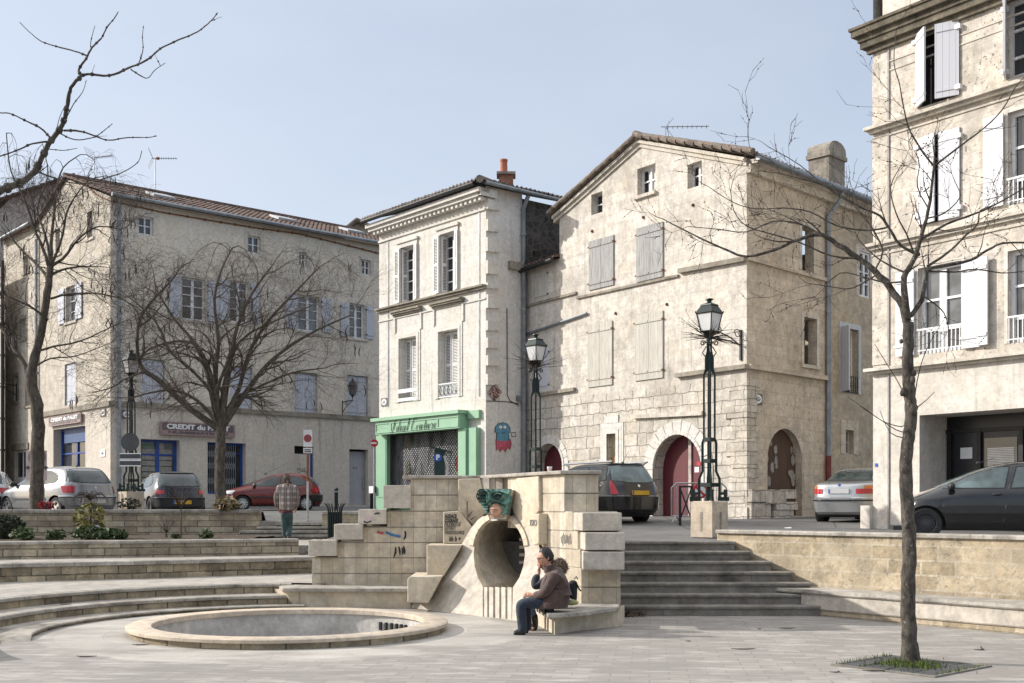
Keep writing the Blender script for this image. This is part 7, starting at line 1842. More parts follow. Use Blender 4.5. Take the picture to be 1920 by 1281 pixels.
sedan = dict(hatch); sedan.update(r=.31, axles=(1.45, -1.28), levels=[(.2, -1.98, 2.0, .77), (.30, -2.09, 2.12, .84), (.5, -2.14, 2.17, .865), (.66, -2.13, 2.15, .868), (.78, -2.11, 2.0, .86), (.88, -2.10, 1.7, .845), (.94, -2.09, 1.35, .825), (.99, -2.06, 1.05, .80), (1.02, -1.92, .9, .785), (1.045, -1.5, .82, .77), (1.09, -1.34, .72, .75), (1.24, -1.02, .36, .68), (1.34, -.80, .1, .62), (1.40, -.56, -.12, .53), (1.415, -.4, -.25, .3)],
 side=[[(.8, 1.06, .79, 1.07), (.4, 1.05, .3, 1.22), (-.05, 1.05, -.05, 1.31)], [(-.15, 1.05, -.16, 1.32), (-.6, 1.06, -.6, 1.30), (-.98, 1.08, -.86, 1.2)]], rear=[(-.66, 1.09, -.54, 1.33), (-.3, 1.075, -.3, 1.355), (.3, 1.075, .3, 1.355), (.66, 1.09, .54, 1.33)], screen=[(-.68, 1.08, -.52, 1.34), (0, 1.08, 0, 1.37), (.68, 1.08, .52, 1.34)],
 tails=[(.42, -1.80, .74, .86, .0, .1, 'tail_red'), (.60, -1.84, .862, .94, .0, .08, 'tail_amber')], bump=(-1.45, .26, .66, .8), bump_strip=.58, plate_z=.80, badge_z=.955, badge_mat='sign_blue', strip=(1.0, -.9, .5), mirror=(.72, 1.05)); sedan.pop('antenna')
M['paint_silver'] = paint('paint_silver', (.25, .255, .265), .3, 1, .6); M['paint_silver2'] = paint('paint_silver_light', (.42, .43, .44), .3, 1, .6)
M['paint_navy'] = paint('paint_navy', (.010, .012, .022), .2); M['paint_red'] = paint('paint_red', (.15, .012, .010), .25, .7); M['paint_black'] = paint('paint_black', (.006, .006, .007), .2, .55, dust=.03); M['paint_char'] = paint('paint_charcoal', (.010, .010, .012), .18, .8, .1, dust=.03); M['paint_white'] = paint('paint_white', (.6, .6, .6), .25)
def at_rear(px, Y, h, rear_len):
 x = (px - CX) / F * Y; hv = V((h[0], h[1])).normalized(); c = V((x, Y)) + hv * rear_len; return (c.x, c.y, street(c.y)), (hv.x, hv.y)
l, h = at_rear(183, 32.2, (-.79, .61), 2.06); silver = car('silver three-door hatchback parked behind the planter wall at the far left', 'car', hatch, 'paint_silver', l, h, 'alloy')
l, h = at_rear(342, 34.0, (-.5, .866), 1.96); car('dark navy hatchback with yellow number plate between lamp base and tree', 'car', old_hatch, 'paint_navy', l, h, 'steel', 'plate_yellow')
rc = V(((510 - CX) / F * 43.4, 43.4)); car('red hatchback parked side-on in front of the long building, behind the walker', 'car', small, 'paint_red', (rc.x, rc.y, street(43.4)), (-.93, -.36), 'cap')
l, h = at_rear(1203, 28.2, (-.53, .848), 2.26); car('black estate car with silver roof rails parked before the red gates', 'car', estate, 'paint_black', l, h, 'alloy', 'plate_yellow')
l, h = at_rear(1572, 28.1, (.6, .8), 2.14); car('silver saloon seen from behind, half hidden by the right building', 'car', sedan, 'paint_silver2', l, h, 'alloy')
hx = V((-.97, .243)); fa = V(((1737 - CX) / F * 20.75, 20.75)); side_n = V((hx.y, -hx.x)) * -1
left = V((-hx.y, hx.x)); ctr = fa - left * .80 - hx * small5['axles'][0]
car('charcoal five-door hatchback side-on above the retaining wall at the right edge', 'car', small5, 'paint_char', (ctr.x, ctr.y, street(ctr.y) - .0), (hx.x, hx.y), 'steel')
l, h = at_rear(-42, 33.5, (-.3, .95), 2.0); car('white car of which only the rounded edge shows at the extreme left', 'car', small, 'paint_white', l, h, 'cap')
# ---------- lattice street lamps (one built, two copies)
def make_lamp(loc):
 t = thing('street_lamp', 'green lattice street lamp', 'street lamp', loc)
 B = lambda b, n, m, par=t, sm=False: b.build(n, M[m], par, local=True, smooth=sm)
 b = MB(); s = .355
 q = [V((s * math.cos(PI / 2 * k), s * math.sin(PI / 2 * k), 0)) for k in range(4)]; b.prism(q, V((0, 0, .68)))
 blk = bevel(B(b, 'stone_base', 'basin_rim'), .012, 1)
 b = MB()
 for (ax, ay) in ((-.5, -.5), (.5, -.5)):
  w = Wall((0, 0), (1, 0))
  mid = V((ax * s, ay * s, 0)); tng = V((-ay, ax, 0)).normalized(); nn = V((ax, ay, 0)).normalized()
  if tng.x < 0: tng = -tng
  for zz0, zz1, hw in ((.12, .34, .022), (.34, .48, .03)):
   b.hexa([mid + tng * a * hw + nn * o + V((0, 0, z)) for z in (zz0, zz1) for a, o in ((-1, -.02), (1, -.02), (1, .004), (-1, .004))])
 B(b, 'carved_groove', 'trim_dirty', blk)
 outer = [(.215, .69), (.215, 1.10), (.150, 1.24), (.150, 1.78), (.118, 1.86), (.118, 3.05), (.085, 3.16), (.085, 3.36), (.05, 3.5), (.05, 3.66)]
 inner = [(.168, .69), (.168, 1.07), (.106, 1.21), (.106, 1.75), (.086, 1.83), (.086, 3.03), (.0, 3.12), (.0, 3.36), (.0, 3.5), (.0, 3.66)]
 for k in range(4):
  a = PI / 2 * k; d = V((math.cos(a), math.sin(a), 0)); tn = V((-d.y, d.x, 0)) * .015; b = MB()
  for j in range(len(outer) - 1):
   (r0, z0), (r1, z1) = outer[j], outer[j + 1]; (i0, _), (i1, _) = inner[j], inner[j + 1]
   b.hexa([d * i0 + V((0, 0, z0)) - tn, d * r0 + V((0, 0, z0)) - tn, d * r0 + V((0, 0, z0)) + tn, d * i0 + V((0, 0, z0)) + tn, d * i1 + V((0, 0, z1)) - tn, d * r1 + V((0, 0, z1)) - tn, d * r1 + V((0, 0, z1)) + tn, d * i1 + V((0, 0, z1)) + tn])
  b.hexa([d * rr + tn * s_ + V((0, 0, z)) for z in (.685, .76) for rr, s_ in ((.16, -1.4), (.37, -1.4), (.37, 1.4), (.16, 1.4))]); b.hexa([d * rr + tn * s_ + V((0, 0, z)) for z in (.76, .90) for rr, s_ in ((.27, -1), (.33, -1), (.33, 1), (.27, 1))]); b.hexa([d * rr + tn * s_ + V((0, 0, z)) for z in (.80, .85) for rr, s_ in ((.2, -.9), (.28, -.9), (.28, .9), (.2, .9))])
  B(b, 'lattice_post', 'green_dark')
 b = MB()
 for z, r in ((.95, .17), (1.40, .11), (1.80, .10)):
  for k in range(4):
   a = PI / 2 * k; p = V((math.cos(a), math.sin(a), 0)) * r; q = V((math.cos(a + PI / 2), math.sin(a + PI / 2), 0)) * r; n = (p + q).normalized() * .02
   b.hexa([x + o + V((0, 0, zz)) for zz in (z, z + .07) for x, o in ((p, -n), (q, -n), (q, n), (p, n))])
 b.tube([V((0, 0, .69)), V((0, 0, 3.7))], .022, 6); B(b, 'cross_ties', 'green_dark')
 b = MB()
 for k in range(4):
  a = PI / 2 * k; d = V((math.cos(a), math.sin(a), 0)); up = V((0, 0, 1))
  b.tube(scroll(d * .12 + up * 3.64, .055, 1.3, d1=-d, d2=up, n=14), .012, 4); b.tube([d * .05 + up * 3.36, d * .13 + up * 3.46, d * .06 + up * 3.58], .011, 4)
 B(b, 'scrolls', 'iron_black')
 b = MB(); b.lathe([(.03, 3.6), (.06, 3.66), (.05, 3.72), (.07, 3.78), (.14, 3.85), (.16, 3.86)], (0, 0, 0), 'z', 12); B(b, 'collar', 'green_dark', sm=40)
 ln = MB(); h0, h1 = 3.86, 4.20
 def sq(r, z): return [V((r * math.cos(PI / 2 * k), r * math.sin(PI / 2 * k), z)) for k in range(4)]
 ln.grid([sq(.155, h0), sq(.235, h1)], closed=True); lg = B(ln, 'lantern_glass', 'lamp_glass')
 b = MB()
 for p, q in zip(sq(.16, h0), sq(.24, h1)): b.tube([p, q], .012, 4)
 for r, z in ((.165, h0), (.25, h1)):
  s_ = sq(r, z)
  for k in range(4): b.tube([s_[k], s_[(k + 1) % 4]], .014, 4)
 B(b, 'lantern_frame', 'iron_black', lg)
 b = MB(); b.grid([sq(.262, h1), sq(.262, h1 + .015), sq(.165, h1 + .14), sq(.178, h1 + .145), sq(.17, h1 + .165), sq(.06, h1 + .20)], closed=True)
 for p in sq(.262, h1): b.blob(p + V((0, 0, .03)), (.012, .012, .02), 0, 6, 4)
 cap = B(b, 'lantern_cap', 'green_dark'); b = MB(); b.lathe([(.06, h1 + .19), (.04, h1 + .215), (.045, h1 + .24), (.075, h1 + .255), (.07, h1 + .275), (.0, h1 + .285)], (0, 0, 0), 'z', 12); B(b, 'finial', 'green_dark', cap, 40)
 b = MB(); b.tube([V((0, 0, h0 + .02)), V((0, 0, h0 + .17))], .03, 8); b.blob((0, 0, h0 + .2), (.045, .045, .07), 0, 8, 6); B(b, 'bulb', 'frame_white', lg)
 return t
l1 = (3.70, 21.5, 1.15); lamp = make_lamp(l1); lamp['label'] = 'tall green lattice street lamp on a carved stone base at the head of the stairs'; lamp['group'] = 'lattice street lamps'
c2 = copy_tree(lamp); c2.location = ((1004.5 - CX) / F * 26.4, 26.4, street(26.4) - .02); c2['label'] = 'green lattice street lamp rising behind the fountain by the white side wall'
c3 = copy_tree(lamp); c3.location = ((246 - CX) / F * 30.8, 30.8, 1.44); c3['label'] = 'green lattice street lamp carrying road signs between the two left cars'
def spray(loc, lab, seed):
 rg = random.Random(seed); b = MB()
 for k in range(46):
  a = rg.random() * 2 * PI; e = rg.uniform(-.15, .75); L = rg.uniform(.35, .85); d = V((math.cos(a) * math.cos(e), math.sin(a) * math.cos(e), math.sin(e)))
  p = V(loc) + V((0, 0, 3.74)); q = [p]
  for j in range(4): d = (d + V((rg.gauss(0, .14), rg.gauss(0, .14), rg.gauss(0, .12) - .03))).normalized(); q.append(q[-1] + d * L / 4)
  b.tube(q, [.009, .007, .006, .004, .003], 4, cap=False)
 tag(b.build('twig_bundle', M['twig'], loc=(loc[0], loc[1], loc[2] + 3.7)), lab, 'twigs')
spray(l1, 'spray of bare twigs under the lantern at the head of the stairs', 1); spray(c2.location, 'spray of bare twigs under the lantern behind the fountain', 2)
def wall_lantern(w, px, py, s, lab, arm):
 c = w.px(px, py, arm); t = thing('wall_lantern', lab, 'wall lantern', c)
 B = lambda b, n, m, par=t: b.build(n, M[m], par, local=True)
 def hx(r, z): return [V((r * math.cos(PI / 3 * k), r * math.sin(PI / 3 * k), z)) for k in range(6)]
 b = MB(); b.grid([hx(.12 * s, 0), hx(.21 * s, .42 * s)], closed=True); g = B(b, 'lantern_glass', 'glass_mid')
 b = MB()
 for p, q in zip(hx(.125 * s, 0), hx(.215 * s, .42 * s)): b.tube([p, q], .014 * s, 4)
 B(b, 'lantern_frame', 'iron_black', g)
 b = MB(); b.grid([hx(.24 * s, .42 * s), hx(.14 * s, .56 * s), hx(.15 * s, .58 * s), hx(.05 * s, .66 * s), hx(.05 * s, .72 * s), hx(.01, .76 * s)], closed=True); B(b, 'lantern_cap', 'iron_black')
 b = MB(); b.grid([hx(.02, -.12 * s), hx(.06 * s, -.06 * s), hx(.13 * s, 0)], closed=True); n3 = -w.n3() * arm
 b.tube([V((0, 0, -.1 * s)), V((0, 0, -.26 * s)), n3 * .5 + V((0, 0, -.24 * s)), n3 + V((0, 0, -.3 * s))], .022 * s, 5); b.tube([V((0, 0, -.26 * s)), n3 * .55 + V((0, 0, -.48 * s)), n3 + V((0, 0, -.75 * s))], .018 * s, 5)
 b.tube([n3 + V((0, 0, -.2 * s)), n3 + V((0, 0, -1.0 * s))], .025 * s, 5); b.tube([p for p in scroll(n3 * .6 + V((0, 0, -.36 * s)), .11 * s, 1.3, d1=w.n3(), n=14)], .014 * s, 4); B(b, 'bracket', 'iron_black')
wall_lantern(WL, 31, 711, 1.05, 'old iron wall lantern on the neighbour house behind the far left tree', 1.0); wall_lantern(WM, 642, 743, 1.0, 'old iron wall lantern between two shutters on the long building', .85)
# ---------- road signs
t = thing('road_sign', 'round road sign and two direction plates seen from behind on the left lamp', 'road sign', (c3.location.x, c3.location.y - .2, 2.0))
def disc(px, py, Y, r, dy, name, mat, par, n=24):
 c = P(px, py, Y); b = MB(); b.lathe([(0.0005, c.y - dy), (r, c.y - dy), (r, c.y), (.0005, c.y)], (c.x, 0, c.z), 'y', n); return b.build(name, M[mat], par)
YY = 30.55; disc(244, 829, YY, .245, .02, 'sign_disc', 'sign_back', t)
for y0, y1 in ((850, 862.5), (863, 875)):
 a, c = P(225.5, y0, YY), P(263, y1, YY); b = MB(); b.box((a.x, YY - .02, c.z + .02), (c.x, YY + .02, a.z - .01)); pl = b.build('direction_plate', M['sign_back'], t)
 b = MB()
 for z in (c.z + .02, a.z - .01): b.box((a.x - .01, YY - .03, z - .012), (c.x + .01, YY + .03, z + .012))
 b.build('rim', M['chrome'], pl)
t = thing('road_sign', 'no-parking sign with white plates on a rusty grey post beside the walker', 'road sign', P(577, 978, 31.2))
YY = 31.0; a = P(577, 978, YY); b = MB(); b.tube([V((a.x, YY, street(31) - .05)), V((a.x, YY, 2.4))], .03, 8); b.tube([V((a.x, YY, street(31))), V((a.x, YY, street(31) + .02))], .12, 10); b.build('post', M['steel'], t); b = MB(); b.tube([V((a.x, YY, 2.4)), P(577, 812, YY)], .031, 8); b.build('rusty_post', M['rust'], t)
def plate(px0, py0, px1, py1, Y, nm, mat, par, th=.02):
 a, c = P(px0, py0, Y), P(px1, py1, Y); b = MB(); b.box((a.x, Y - th, c.z), (c.x, Y, a.z)); return b.build(nm, M[mat], par)
p_ = plate(569, 806, 585.5, 838, 30.95, 'plate', 'sign_white', t); disc(577, 822, 30.925, .105, .004, 'red_ring', 'sign_red', p_); disc(577, 822, 30.92, .075, .004, 'dark_disc', plain('sign_dark_blue', (.05, .05, .12), .5) and 'sign_dark', p_)
c = P(577, 822, 30.912); b = MB(); b.prism([c + V((dx, 0, dz)) for dx, dz in ((-.075, .06), (-.055, .08), (.075, -.06), (.055, -.08))], V((0, -.003, 0))); b.build('red_bar', M['sign_red'], p_)
p_ = plate(569, 840, 585.5, 850, 30.95, 'plate', 'sign_white', t); b = MB()
for k in range(2): cc = P(577, 843.5 + 3.5 * k, 30.925); b.box((cc.x - .09, 30.92, cc.z - .012), (cc.x + .09, 30.93, cc.z + .012))
b.build('lettering', M['ink'], p_)
t = thing('road_sign', 'red no-entry sign half hidden behind the green shop front', 'road sign', P(701, 950, 42)); disc(702, 831, 42, .14, .02, 'sign_disc', 'sign_red', t); b = MB(); c = P(701, 831, 41.97); b.box((c.x - .11, 41.965, c.z - .03), (c.x + .095, 41.975, c.z + .03)); b.build('white_bar', M['sign_white'], t); b = MB(); b.tube([V((c.x, 42.05, street(42))), V((c.x, 42.05, c.z + .15))], .03, 8); b.build('post', M['steel'], t)
t = thing('notice_board', 'faded temporary no-parking board with pink ring tied behind the far left tree', 'notice board', P(68, 955, 31.0)); p_ = plate(49, 845, 88, 901, 31.0, 'board', 'sign_pink', t); disc(69, 857, 30.97, .235, .004, 'pink_ring', plain('faded_red', (.5, .27, .28), .7) and 'sign_mauve', p_); disc(69, 857, 30.965, .165, .004, 'blue_disc', plain('faded_blue', (.33, .36, .48), .7).name and 'sign_back', p_)
for s in (-1, 1):
 c = P(69 + 14 * s, 877, 30.968); b = MB(); b.prism([c + V((s * dx, 0, dz)) for dx, dz in ((-.1, .02), (.02, .02), (.02, .06), (.12, 0), (.02, -.06), (.02, -.02), (-.1, -.02))], V((0, -.003, 0))); b.build('arrow', M['sign_back'], p_)
b = MB(); b.tube([P(58, 960, 31.1), P(58, 850, 31.1)], .025, 6); b.tube([P(82, 960, 31.1), P(82, 850, 31.1)], .025, 6); b.build('leg', M['steel'], t)
# ---------- parking meter
YY = 29.0; t = thing('parking_meter', 'dark green parking ticket machine with slanted top and round blue P disc', 'parking meter', (((824 - CX) / F) * YY, YY, street(YY)))
z0 = street(YY); zt = P(822, 842, YY).z; x0, x1 = P(814, 0, YY).x, P(834, 0, YY).x
M['meter'] = plain('meter_green', (.010, .030, .028), .4, .1, .2, 3)
b = MB(); b.box((x0, YY, z0), (x1, YY + .3, zt)); bevel(b.build('cabinet', M['meter'], t), .02, 2)
b = MB(); p, q = P(806, 837, YY - .08), P(846, 848, YY - .08); b.hexa([V((p.x, p.y, p.z - .03)), V((q.x, q.y, q.z - .02)), V((q.x, q.y + .45, q.z - .02)), V((p.x, p.y + .45, p.z - .03)), V((p.x, p.y, p.z + .02)), V((q.x, q.y, q.z + .02)), V((q.x, q.y + .45, q.z + .02)), V((p.x, p.y + .45, p.z + .02))]); b.build('slanted_top', M['meter'], t)
d = disc(821, 858, YY - .015, .1, .01, 'blue_disc', 'sign_blue', t); lettering(YW(YY - .028), 'P', P(821, 858, YY).x, P(821, 858, YY).z, .17, .0, 'sign_white', t, None, 0, .01)
b = MB(); p, q = P(833, 862, YY - .03), P(838, 893, YY - .03); b.tube([p + V((.0, 0, .1)), (p + q) / 2 + V((.05, 0, 0)), q], .035, 6); b.build('coin_chute', M['steel'], t)
# ---------- crowd barrier and black trestle
YY = 28.9; t = thing('crowd_barrier', 'galvanised crowd barrier with a round no-parking board in front of the red gate', 'barrier', P(1312, 983, YY)); zg = street(YY)
b = MB(); xa, xb = P(1259, 0, YY).x, P(1366, 0, YY).x; zt = P(1300, 906, YY).z
fr = [V((xa, YY, zg + .2)), V((xa, YY, zt - .12)), V((xa + .12, YY, zt)), V((xb - .12, YY + .25, zt)), V((xb, YY + .28, zt - .12)), V((xb, YY + .28, zg + .2))]; b.tube(fr, .021, 6); b.tube([fr[0], fr[-1]], .018, 6)
for k in range(1, 11): s = k / 11; p = fr[0].lerp(fr[-1], s); b.tube([p, V((p.x, p.y, zt))], .009, 5)
b.build('frame', M['steel'], t)
for x, y in ((xa + .12, YY + .02), (xb - .12, YY + .26)):
 b = MB(); b.tube([V((x - .18, y - .3, zg)), V((x, y, zg + .2)), V((x + .18, y + .3, zg))], .02, 6); b.build('leg', M['steel'], t)
d = disc(1313, 921, YY - .03, .19, .01, 'red_ring', 'sign_red', t); disc(1313, 921, YY - .045, .135, .008, 'white_disc', 'sign_white', d); c = P(1313, 921, YY - .06); b = MB(); b.prism([c + V((dx, 0, dz)) for dx, dz in ((-.13, .09), (-.09, .13), (.13, -.09), (.09, -.13))], V((0, -.003, 0))); b.build('red_bar', M['sign_red'], d)
YY = 27.6; t = thing('trestle', 'black iron trestle with crossed braces beside the lamp base', 'trestle', P(1286, 985, YY)); zg = street(YY); b = MB()
xa, xb = P(1275, 0, YY).x, P(1298, 0, YY).x; zt = P(0, 911, YY).z
b.box((xa - .03, YY - .03, zg), (xa + .03, YY + .03, zt)); b.box((xb - .025, YY + .1, zg), (xb + .025, YY + .15, zt)); b.box((xa, YY - .02, zt - .04), (xb, YY + .14, zt)); b.build('frame', M['iron_black'], t)
b = MB(); b.tube([V((xa, YY, zt - .05)), V((xb, YY + .1, zg + .15))], .018, 5); b.tube([V((xb, YY + .1, zt - .05)), V((xa, YY, zg + .15))], .018, 5); b.build('cross_brace', M['iron_black'], t)
for (a, c, d_, e, m_, lb) in ((1306, 876, 1314, 886, 'sign_white', 'small white notice on the right edge of the big red gate'), (1310, 866, 1317, 873, 'sign_red', 'small red notice above the white one on the big red gate')): t = thing('notice_sheet', lb, 'notice', SF.px(a, e)); r = SF.rect(a, c, d_, e); b = MB(); wbox(b, SF, r[0], r[1], r[2], r[3], .07, .08); b.build('sheet', M[m_], t)
# ---------- bollards, bin, small wall, box, cup
def bollard(px, Y, lab):
 x = (px - CX) / F * Y; z = street(Y); t = thing('bollard', lab, 'bollard', (x, Y, z)); b = MB(); b.lathe([(.07, 0), (.07, .78), (.085, .79), (.085, .82), (.06, .86), (.0005, .89)], (0, 0, 0), 'z', 12); b.build('post', M['iron_black'], t, local=True, smooth=40); b = MB(); b.lathe([(.074, .70), (.078, .71), (.078, .73), (.074, .74)], (0, 0, 0), 'z', 12); b.build('band', M['steel'], t, local=True); t['group'] = 'black bollards'
bollard(630.5, 43.5, 'black bollard rising right behind the litter bin'); bollard(697, 45.5, 'black bollard beside the grey door and green shop front')
YY = 28.6; x = (628 - CX) / F * YY; t = thing('litter_bin', 'dark green slatted litter bin with flared top beside the steps', 'litter bin', (x, YY, .885)); b = MB(); b.lathe([(.15, .02), (.155, .68), (.16, .70), (.13, .70), (.12, .05)], (0, 0, 0), 'z', 16); b.build('liner', M['iron_black'], t, local=True)
b = MB()
for k in range(18):
 a = 2 * PI * k / 18; d = V((math.cos(a), math.sin(a), 0)); b.tube([d * .165 + V((0, 0, .0)), d * .17 + V((0, 0, .72)), d * .19 + V((0, 0, .82)), d * .24 + V((0, 0, .90)), d * .28 + V((0, 0, .91))], [.016, .016, .013, .012, .01], 5)
b.build('slats', M['green_dark'], t, local=True)
strip_wall('low_wall', 'short yellow stone wall stub behind the litter bin', [V((-4.95, 29.9, 0)), V((-3.2, 29.9, 0))], .88, 1.60, .25, M['wall_yellow'], .07, .03)
r = WF.rect(705, 912, 713, 925); t = thing('meter_box', 'small white notice box on the left pilaster of the green shop', 'box', WF.px(709, 925)); b = MB(); wbox(b, WF, r[0], r[1], r[2], r[3], .2, .32); b.build('box', M['sign_white'], t); b = MB(); wbox(b, WF, r[0], r[0] + .1, r[2], r[3], .19, .3); b.build('side', M['sign_back'], t)
c = P(1030.5, 885, 18.2); t = thing('paper_cup', 'crumpled white paper cup left on the fountain coping', 'cup', (c.x, c.y, 2.28)); b = MB(); b.lathe([(.028, 0), (.042, .085), (.045, .088), (.04, .088), (.026, .006)], (0, 0, 0), 'z', 12); b.build('cup', M['sign_white'], t, local=True); b = MB(); b.lathe([(.0315, .02), (.039, .06)], (0, 0, 0), 'z', 12); b.build('band', M['sign_pink'], t, local=True)
# ---------- TV aerials
def aerial(base, top, boomdir, L, lab, reflector=True, orange=False):
 t = thing('tv_aerial', lab, 'aerial', base); b = MB(); b.tube([base, top], .024, 6); b.build('mast', M['steel'], t)
 d = V(boomdir).normalized(); s = d.cross(V((0, 0, 1))).normalized(); b = MB(); b.tube([top - d * .15, top + d * L], .016, 5)
 for k in range(9):
  p = top + d * L * (k + .5) / 9; b.tube([p - s * .16, p + s * .16], .008, 4); b.tube([p - V((0, 0, .07)), p + V((0, 0, .07))], .008, 4)
 b.build('boom', M['zinc'], t)
 if reflector:
  b = MB()
  for e in (.9, -.9):
   u = (V((0, 0, 1)) * math.copysign(1, e) * .8 - d * .35).normalized()
   for k in range(5): b.tube([top - d * .1 + u * .11 * k - s * .3, top - d * .1 + u * .11 * k + s * .3], .007, 4)
   for k in (-.3, 0, .3): b.tube([top - d * .1 + s * k, top - d * .1 + u * .45 + s * k], .007, 4)
  b.build('reflector', M['zinc'], t)
 if orange: b = MB(); b.blob(top + d * .12, (.09, .07, .07), 0, 8, 6); b.build('balun', M['terracotta'], t)
rt = rid0.lerp(rid1, .06) ; Y1 = 47.5
b0 = P(176, 328, 49.6); aerial(b0, P(176, 296, 49.6), (.9, -.3, 0), .95, 'leftmost grid-backed TV aerial on the long tiled roof')
b0 = P(291, 352, 51.6); aerial(b0, P(291, 297, 51.6), (.95, .2, .05), .95, 'TV aerial with orange box on the long tiled roof', orange=True)
b0 = P(1248, 272, 37.5); aerial(b0, P(1248, 238, 37.5), (.98, -.1, -.02), 1.4, 'long thin TV aerial on the ridge of the stone house', False)
t = bpy.data.objects['tv_aerial.002']; b = MB(); top = P(1248, 238, 37.5)
for s in (-1, 1): b.tube([top + V((.0, 0, 0)), top + V((.28, .1, .33 * s))], .008, 4); b.tube([top + V((.05, 0, 0)), top + V((.16, .3, .3 * s))], .008, 4)
for zz in (-.32, -.42): b.tube([top + V((-.18, 0, zz)), top + V((.25, 0, zz))], .008, 4)
b.build('reflector', M['zinc'], t)
# ---------- tree grate with grass, litter on the ground
gc = G(1708, 1249); t = thing('tree_grate', 'square slotted tree grate around the foot of the slender tree', 'tree grate', (gc.x, gc.y, 0))
ga_ = .72; u1 = V((math.cos(ga_), math.sin(ga_), 0)); u2 = V((-u1.y, u1.x, 0)); S = .56
b = MB()
def qd(b, a0, a1, c0, c1, z0, z1): b.hexa([gc + u1 * a + u2 * c + V((0, 0, z)) for z in (z0, z1) for a, c in ((a0, c0), (a1, c0), (a1, c1), (a0, c1))])
for (a0, a1, c0, c1) in ((-S - .05, S + .05, -S - .05, -S), (-S - .05, S + .05, S, S + .05), (-S - .05, -S, -S, S), (S, S + .05, -S, S)): qd(b, a0, a1, c0, c1, .0, .016)
b.build('frame', M['step'], t)
b = MB()
for k in range(30):
 a = -S + 2 * S * (k + .5) / 30
 for c0, c1 in ((-S + .02, -.32), (-.30, -.02), (.02, .30), (.32, S - .02)):
  if abs(a) < .17 and abs((c0 + c1) / 2) < .2: continue
  qd(b, a - .011, a + .011, c0, c1, .002, .013)
b.build('grille', M['sign_back'], t)
b = MB(); qd(b, -S, S, -S, S, -.001, .003); b.build('soil_bed', M['soil'], t)
M['grass'] = plain('grass', (.07, .10, .02), .9, 0, .5, 12); rg = random.Random(2); b = MB()
for k in range(1300):
 r = abs(rg.gauss(0, .19)) + .08; a = rg.random() * 2 * PI; p = gc + V((r * math.cos(a), r * math.sin(a), 0))
 if rg.random() < .25: p = gc + u1 * rg.uniform(-S, S) + u2 * (S + .03 * rg.random()) * rg.choice((1, -1, .5))
 h = .025 + .05 * rg.random() * (1 if r < .4 else .5); d = V((rg.gauss(0, .4), rg.gauss(0, .4), 1)) * h; s = V((rg.gauss(0, 1), rg.gauss(0, 1), 0)).normalized() * .006; b.face([p - s, p + s, p + d])
tag(b.build('grass', M['grass'], loc=tuple(gc)), 'green tufts of grass and moss growing in the tree grate', 'grass', kind='stuff')
pods = [(1478, 1178, .16, .1), (1395, 1217, .2, .0), (1842, 1218, .12, .5), (1571, 1260, .1, .6), (1645, 1258, .2, .05), (1425, 1179, .03, 0), (1292, 1202, .04, .3), (262, 1209, .14, .1), (158, 1231, .16, -.1), (120, 1133, .12, 0)]
labs = ['curved dark seed pod lying before the stairs', 'long thin dark twig lying on the paving centre right', 'forked dark pod lying on the paving at far right', 'dark pod lying left of the tree grate front corner', 'thin twig lying along the front edge of the grate', 'tiny dark pod crumb on the paving below the stairs', 'small dark leaf scrap on the paving in the fan of arcs', 'dark pod lying left of the basin wall', 'dark pod lying on the paving at lower left', 'dark pod lying on the curved stone tread at left']
for (px, py, L, an), lab in zip(pods, labs):
 z = .012 if py != 1133 else .22; c = G(px, py, z); d = V((math.cos(an), math.sin(an), 0)); n = V((-d.y, d.x, 0)); b = MB(); L *= .75; b.tube([c - d * L + n * .05, c - d * L * .4, c + d * L * .3, c + d * L + n * .06], [.003, .007, .007, .003], 5)
 if 'forked' in lab: b.tube([c, c + d * L * .5 + n * .06 + V((0, 0, .03))], [.01, .006], 5)
 tag(b.build('fallen_pod', M['pod']), lab, 'seed pod', 'fallen pods and twigs on the ground')
rg = random.Random(7); b = MB()
for k in range(160):
 c = G(1172 + 45 * rg.random() ** 1.6, 1150 + 8 * rg.random(), 0); a = rg.random() * 6; s = .02 + .03 * rg.random(); d = V((math.cos(a), math.sin(a), rg.gauss(0, .3))) * s; n = V((-math.sin(a), math.cos(a), rg.gauss(0, .3))) * s * .6; c.z = .01 + .06 * rg.random(); b.face([c - d, c - n, c + d, c + n])
tag(b.build('dead_leaves', plain('dead_leaf', (.09, .05, .03), .9, 0, .5, 20)), 'drift of brown dead leaves at the foot of the stairs', 'leaves', kind='stuff')
